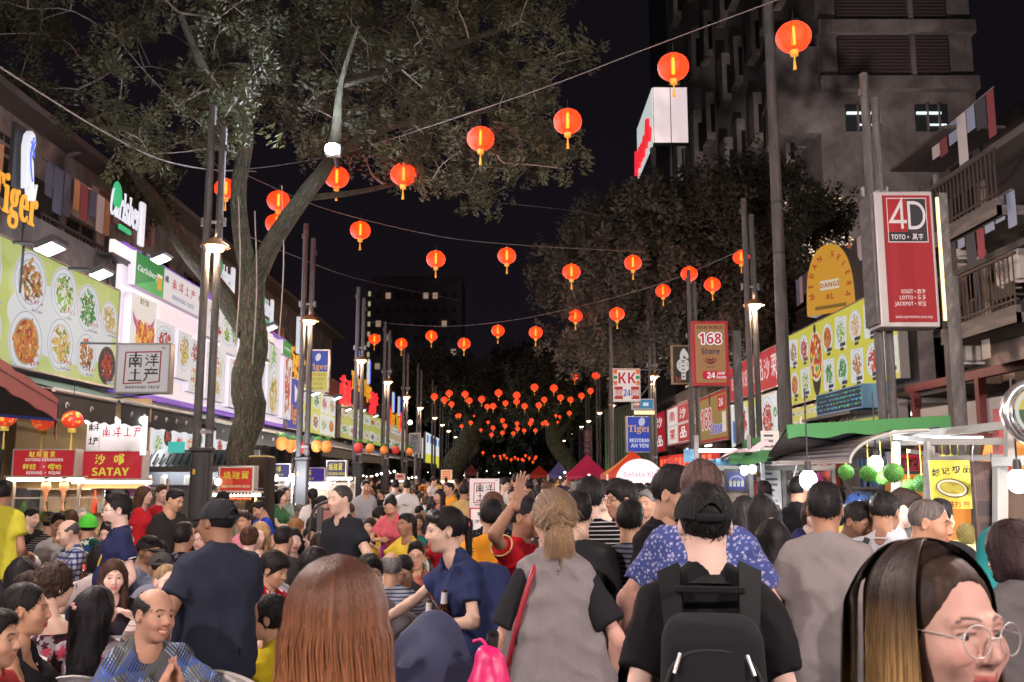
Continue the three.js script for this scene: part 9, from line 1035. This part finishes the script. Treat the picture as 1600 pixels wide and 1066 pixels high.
// ------------------------------------------------------------------ the rest of the crowd: copies of a few builds, each dressed on its own
{
const q=rng(900),protos={sit:[],stand:[]},mk=(pose,S)=>{const o=new THREE.Group();S.H=pose==='sit'?(S.sex==='c'?1.15:S.sex==='f'?1.27:1.32):S.sex==='f'?1.6:1.7;S.seed=++pSeed;S.pose=pose;const far={cell:0.042,headCell:0.0135,handCell:0.022,hairCell:0.014,eyes:false};buildPerson(o,{...far,...S});o.userData.sex=S.sex||'m';o.userData.hairStyle=S.hair;protos[pose].push(o);};
const sh=()=>({color:[0.3,0.3,0.3],sleeve:0.6});
mk('sit',{hair:'short',shirt:sh()});mk('sit',{hair:'thick',shirt:sh(),headPitch:0.3,lean:0.15});mk('sit',{sex:'f',hair:'long',shirt:sh(),headYaw:0.3});mk('sit',{sex:'f',hair:'bob',shirt:sh(),lean:0.1});mk('sit',{sex:'f',hair:'bun',shirt:sh(),headYaw:-0.4});mk('sit',{hair:'crop',face:'mo',shirt:sh(),g:1.1});mk('sit',{sex:'f',face:'fs',hair:'longfront',shirt:sh(),arms:['table',{to:[0.1,1.02,0.2],hint:[1,-0.6,0]}]});
mk('stand',{hair:'short',shirt:sh(),stride:0.08});mk('stand',{hair:'thick',shirt:sh(),headYaw:0.3,arms:['front','down']});mk('stand',{sex:'f',hair:'long',shirt:sh()});mk('stand',{sex:'f',hair:'pony',shirt:sh(),arms:['front','front'],headPitch:0.25});mk('stand',{hair:'quiff',shirt:sh(),g:1.1,headYaw:-0.4,stride:-0.08});mk('stand',{sex:'f',hair:'bob',shirt:sh(),headPitch:0.35});
const COL=[['black',[0.02,0.02,0.023],5],['charcoal',[0.05,0.05,0.055],3],['white',[0.6,0.58,0.58],5],['grey',[0.25,0.25,0.26],3],['navy',[0.025,0.03,0.09],3],['blue',[0.06,0.13,0.4],2],['pale blue',[0.3,0.4,0.55],2],['red',[0.45,0.02,0.03],3],['maroon',[0.2,0.02,0.04],2],['pink',[0.55,0.2,0.27],2],['orange',[0.6,0.22,0.03],2],['yellow',[0.6,0.45,0.05],2],['green',[0.05,0.22,0.08],1],['teal',[0.03,0.2,0.2],1],['beige',[0.45,0.36,0.25],3],['brown',[0.16,0.08,0.05],2]].flatMap((c)=>Array(c[2]).fill(c));
const HR=[['black',HC.black,8],['dark brown',HC.dark,4],['brown',HC.brown,2],['blond',HC.blond,1],['grey',HC.grey,1]].flatMap((c)=>Array(c[2]).fill(c)),SKN=[SK.light,SK.light,SK.tan,SK.tan,SK.fair,SK.brown],PT=[[0.03,0.04,0.08],[0.03,0.03,0.03],[0.2,0.17,0.12],[0.1,0.1,0.11]],styleName={short:'short',thick:'thick',long:'long',bob:'bobbed',bun:'knotted',crop:'cropped',longfront:'long loose',pony:'ponytailed',quiff:'swept'};
const taken=[];scene.children.forEach((o)=>{if(/^(person|round_table|street_lamp|shade_tree|pushchair|lamp_mast)/.test(o.name))taken.push([o.position.x,o.position.z,o.name]);});
const lampAt=(list,d)=>{let b=0;list.forEach((l,k)=>{if(Math.abs(l[1]-d)<Math.abs(list[b][1]-d))b=k;});return ord[b];};
function add(pose,x,z,yaw,gap){
for(const t of taken){const dx=t[0]-x,dz=t[1]-z;if(dx*dx+dz*dz<gap*gap)return false;}
const pr=protos[pose][q()*protos[pose].length|0],o=pr.clone(),sk=SKN[q()*6|0],s=0.95+q()*0.1,pt=PT[q()*4|0],d=-z,fem=pr.userData.sex==='f';
const f=Math.cos(yaw),face=f>0.5?'facing us':f<-0.5?'back turned':Math.sin(yaw)>0?'turned right':'turned left',where=x<0.2?`by the ${lampAt(leftLamps, d)} left lamp`:`by the ${lampAt(rightLamps, d)} right lamp`;
let c,h,l,n=0;do{c=COL[q()*COL.length|0];h=HR[q()*HR.length|0];l=`${pose === 'sit' ? 'seated' : 'standing'} ${fem ? 'woman' : 'man'} in ${c[0]}, ${styleName[pr.userData.hairStyle]} ${h[0]} hair, ${face}, ${where}`;}while(labels.has(l)&&n++<40);
o.name=numbered('person');o.userData={};o.position.set(x,0,z);o.rotation.y=yaw;o.scale.setScalar(s);o.traverse((m)=>{if(!m.isMesh)return;m.material=m.name==='body'?skinMat(sk):m.name==='hair'?hairMat(h[1]):m.name==='shirt'?cloth(c[1]):m.name==='trousers'?cloth(pt):m.material;});
scene.add(o);taken.push([x,z,'person']);
tag(o,l,'person');
if(pose==='sit'&&d<18&&q()<0.6){const col=['white','grey','red'][q()*2.4|0];chair(x+Math.sin(yaw)*0.07,z+Math.cos(yaw)*0.07,yaw*57.3,col,`${{ white: 'off white', grey: 'grey', red: 'red' }[col]} plastic chair under the ${l.split(',').slice(0, 2).join(',').replace('seated ', '')}`.split(' ').slice(0,16).join(' '),'plastic chairs in the seated crowd');}
return true;
}
let n=0,tries=0;
while(n<108&&tries++<6000){const d=8.8+Math.pow(q(),1.25)*26,x=-4.4+q()*4.3;if(d<11.5&&(x<-2.6||q()<0.4))continue;if(x>-0.5-(d<12?0.6:0))continue;if(add('sit',x,-d,q()*6.28,0.66))n++;}
n=0;tries=0;while(n<34&&tries++<3000){const d=12+q()*24,x=-4.9+q()*4.6;if(add('stand',x,-d,q()*6.28,0.62))n++;}
n=0;tries=0;while(n<96&&tries++<6000){const d=7.6+Math.pow(q(),1.2)*30,x=-0.3+q()*4.4;if(add('stand',x,-d,q()<0.62?Math.PI+(q()-0.5)*0.9:q()<0.6?(q()-0.5)*1.2:q()*6.28,0.55))n++;}
const gs=[],g0=[];for(const p of[...protos.stand.slice(0,4),protos.sit[0]]){const L=[];p.traverse((m)=>{if(!m.isMesh)return;L.push([m.name,m.geometry]);});g0.push(L);}
const low=(n2,seed)=>{const P=[C([0,0.9,0],[0,1.35,0],0.15,0.15,0.05),C([-0.15,1.38,0],[0.15,1.38,0],0.07,0.07,0.06),C([-0.22,1.35,0],[-0.26,0.9,0.05],0.05,0.035,0.03),C([0.22,1.35,0],[0.24,0.9,0.1],0.05,0.035,0.03),C([-0.09,0.9,0],[-0.1,0.05,0],0.09,0.05,0.03),C([0.09,0.9,0],[0.1,0.05,0],0.09,0.05,0.03),E([0,1.6,0.01],[0.085,0.12,0.1],0.02),C([0,1.4,0],[0,1.55,0],0.055,0.05,0.02)];return P;};
const base=meshField(low(),0.075),BP=base.attributes.position,variants=[];
for(let v=0;v<12;v++){const g=base.clone(),c=COL[q()*COL.length|0][1],h=HR[q()*HR.length|0][1],s=SKN[q()*6|0],pt=PT[q()*4|0],cl=[];for(let i=0;i<BP.count;i++){const y=BP.getY(i),z=BP.getZ(i),x=Math.abs(BP.getX(i));cl.push(...(y>1.64||(y>1.5&&z<0.02)?h:y>1.44||(x>0.2&&y<1.12)?s:y>0.88?c:pt));}g.setAttribute('color',new THREE.Float32BufferAttribute(cl,3));variants.push(g);}
for(let k=0;k<330;k++){const d=34+Math.pow(q(),1.4)*46,x=-5.2+q()*10,sit=x<-0.5&&q()<0.6;gs.push(variants[k%12].clone().scale(1,sit?0.78:0.94+q()*0.1,1).rotateY(q()*6.28).translate(x,0,-d));}
const mass=part('crowd',gs,new THREE.MeshStandardMaterial({vertexColors:true,roughness:0.85}));tag(mass,'far crowd filling the street beyond the fifth lamps up to the dark wood','crowd',null,'stuff');
}
scene.traverse((o)=>{if(o.isMesh){o.castShadow=true;o.receiveShadow=true;}else if(o.isLight&&o.shadow&&!o.isRectAreaLight)o.castShadow=true;});
renderer.render(scene,camera);
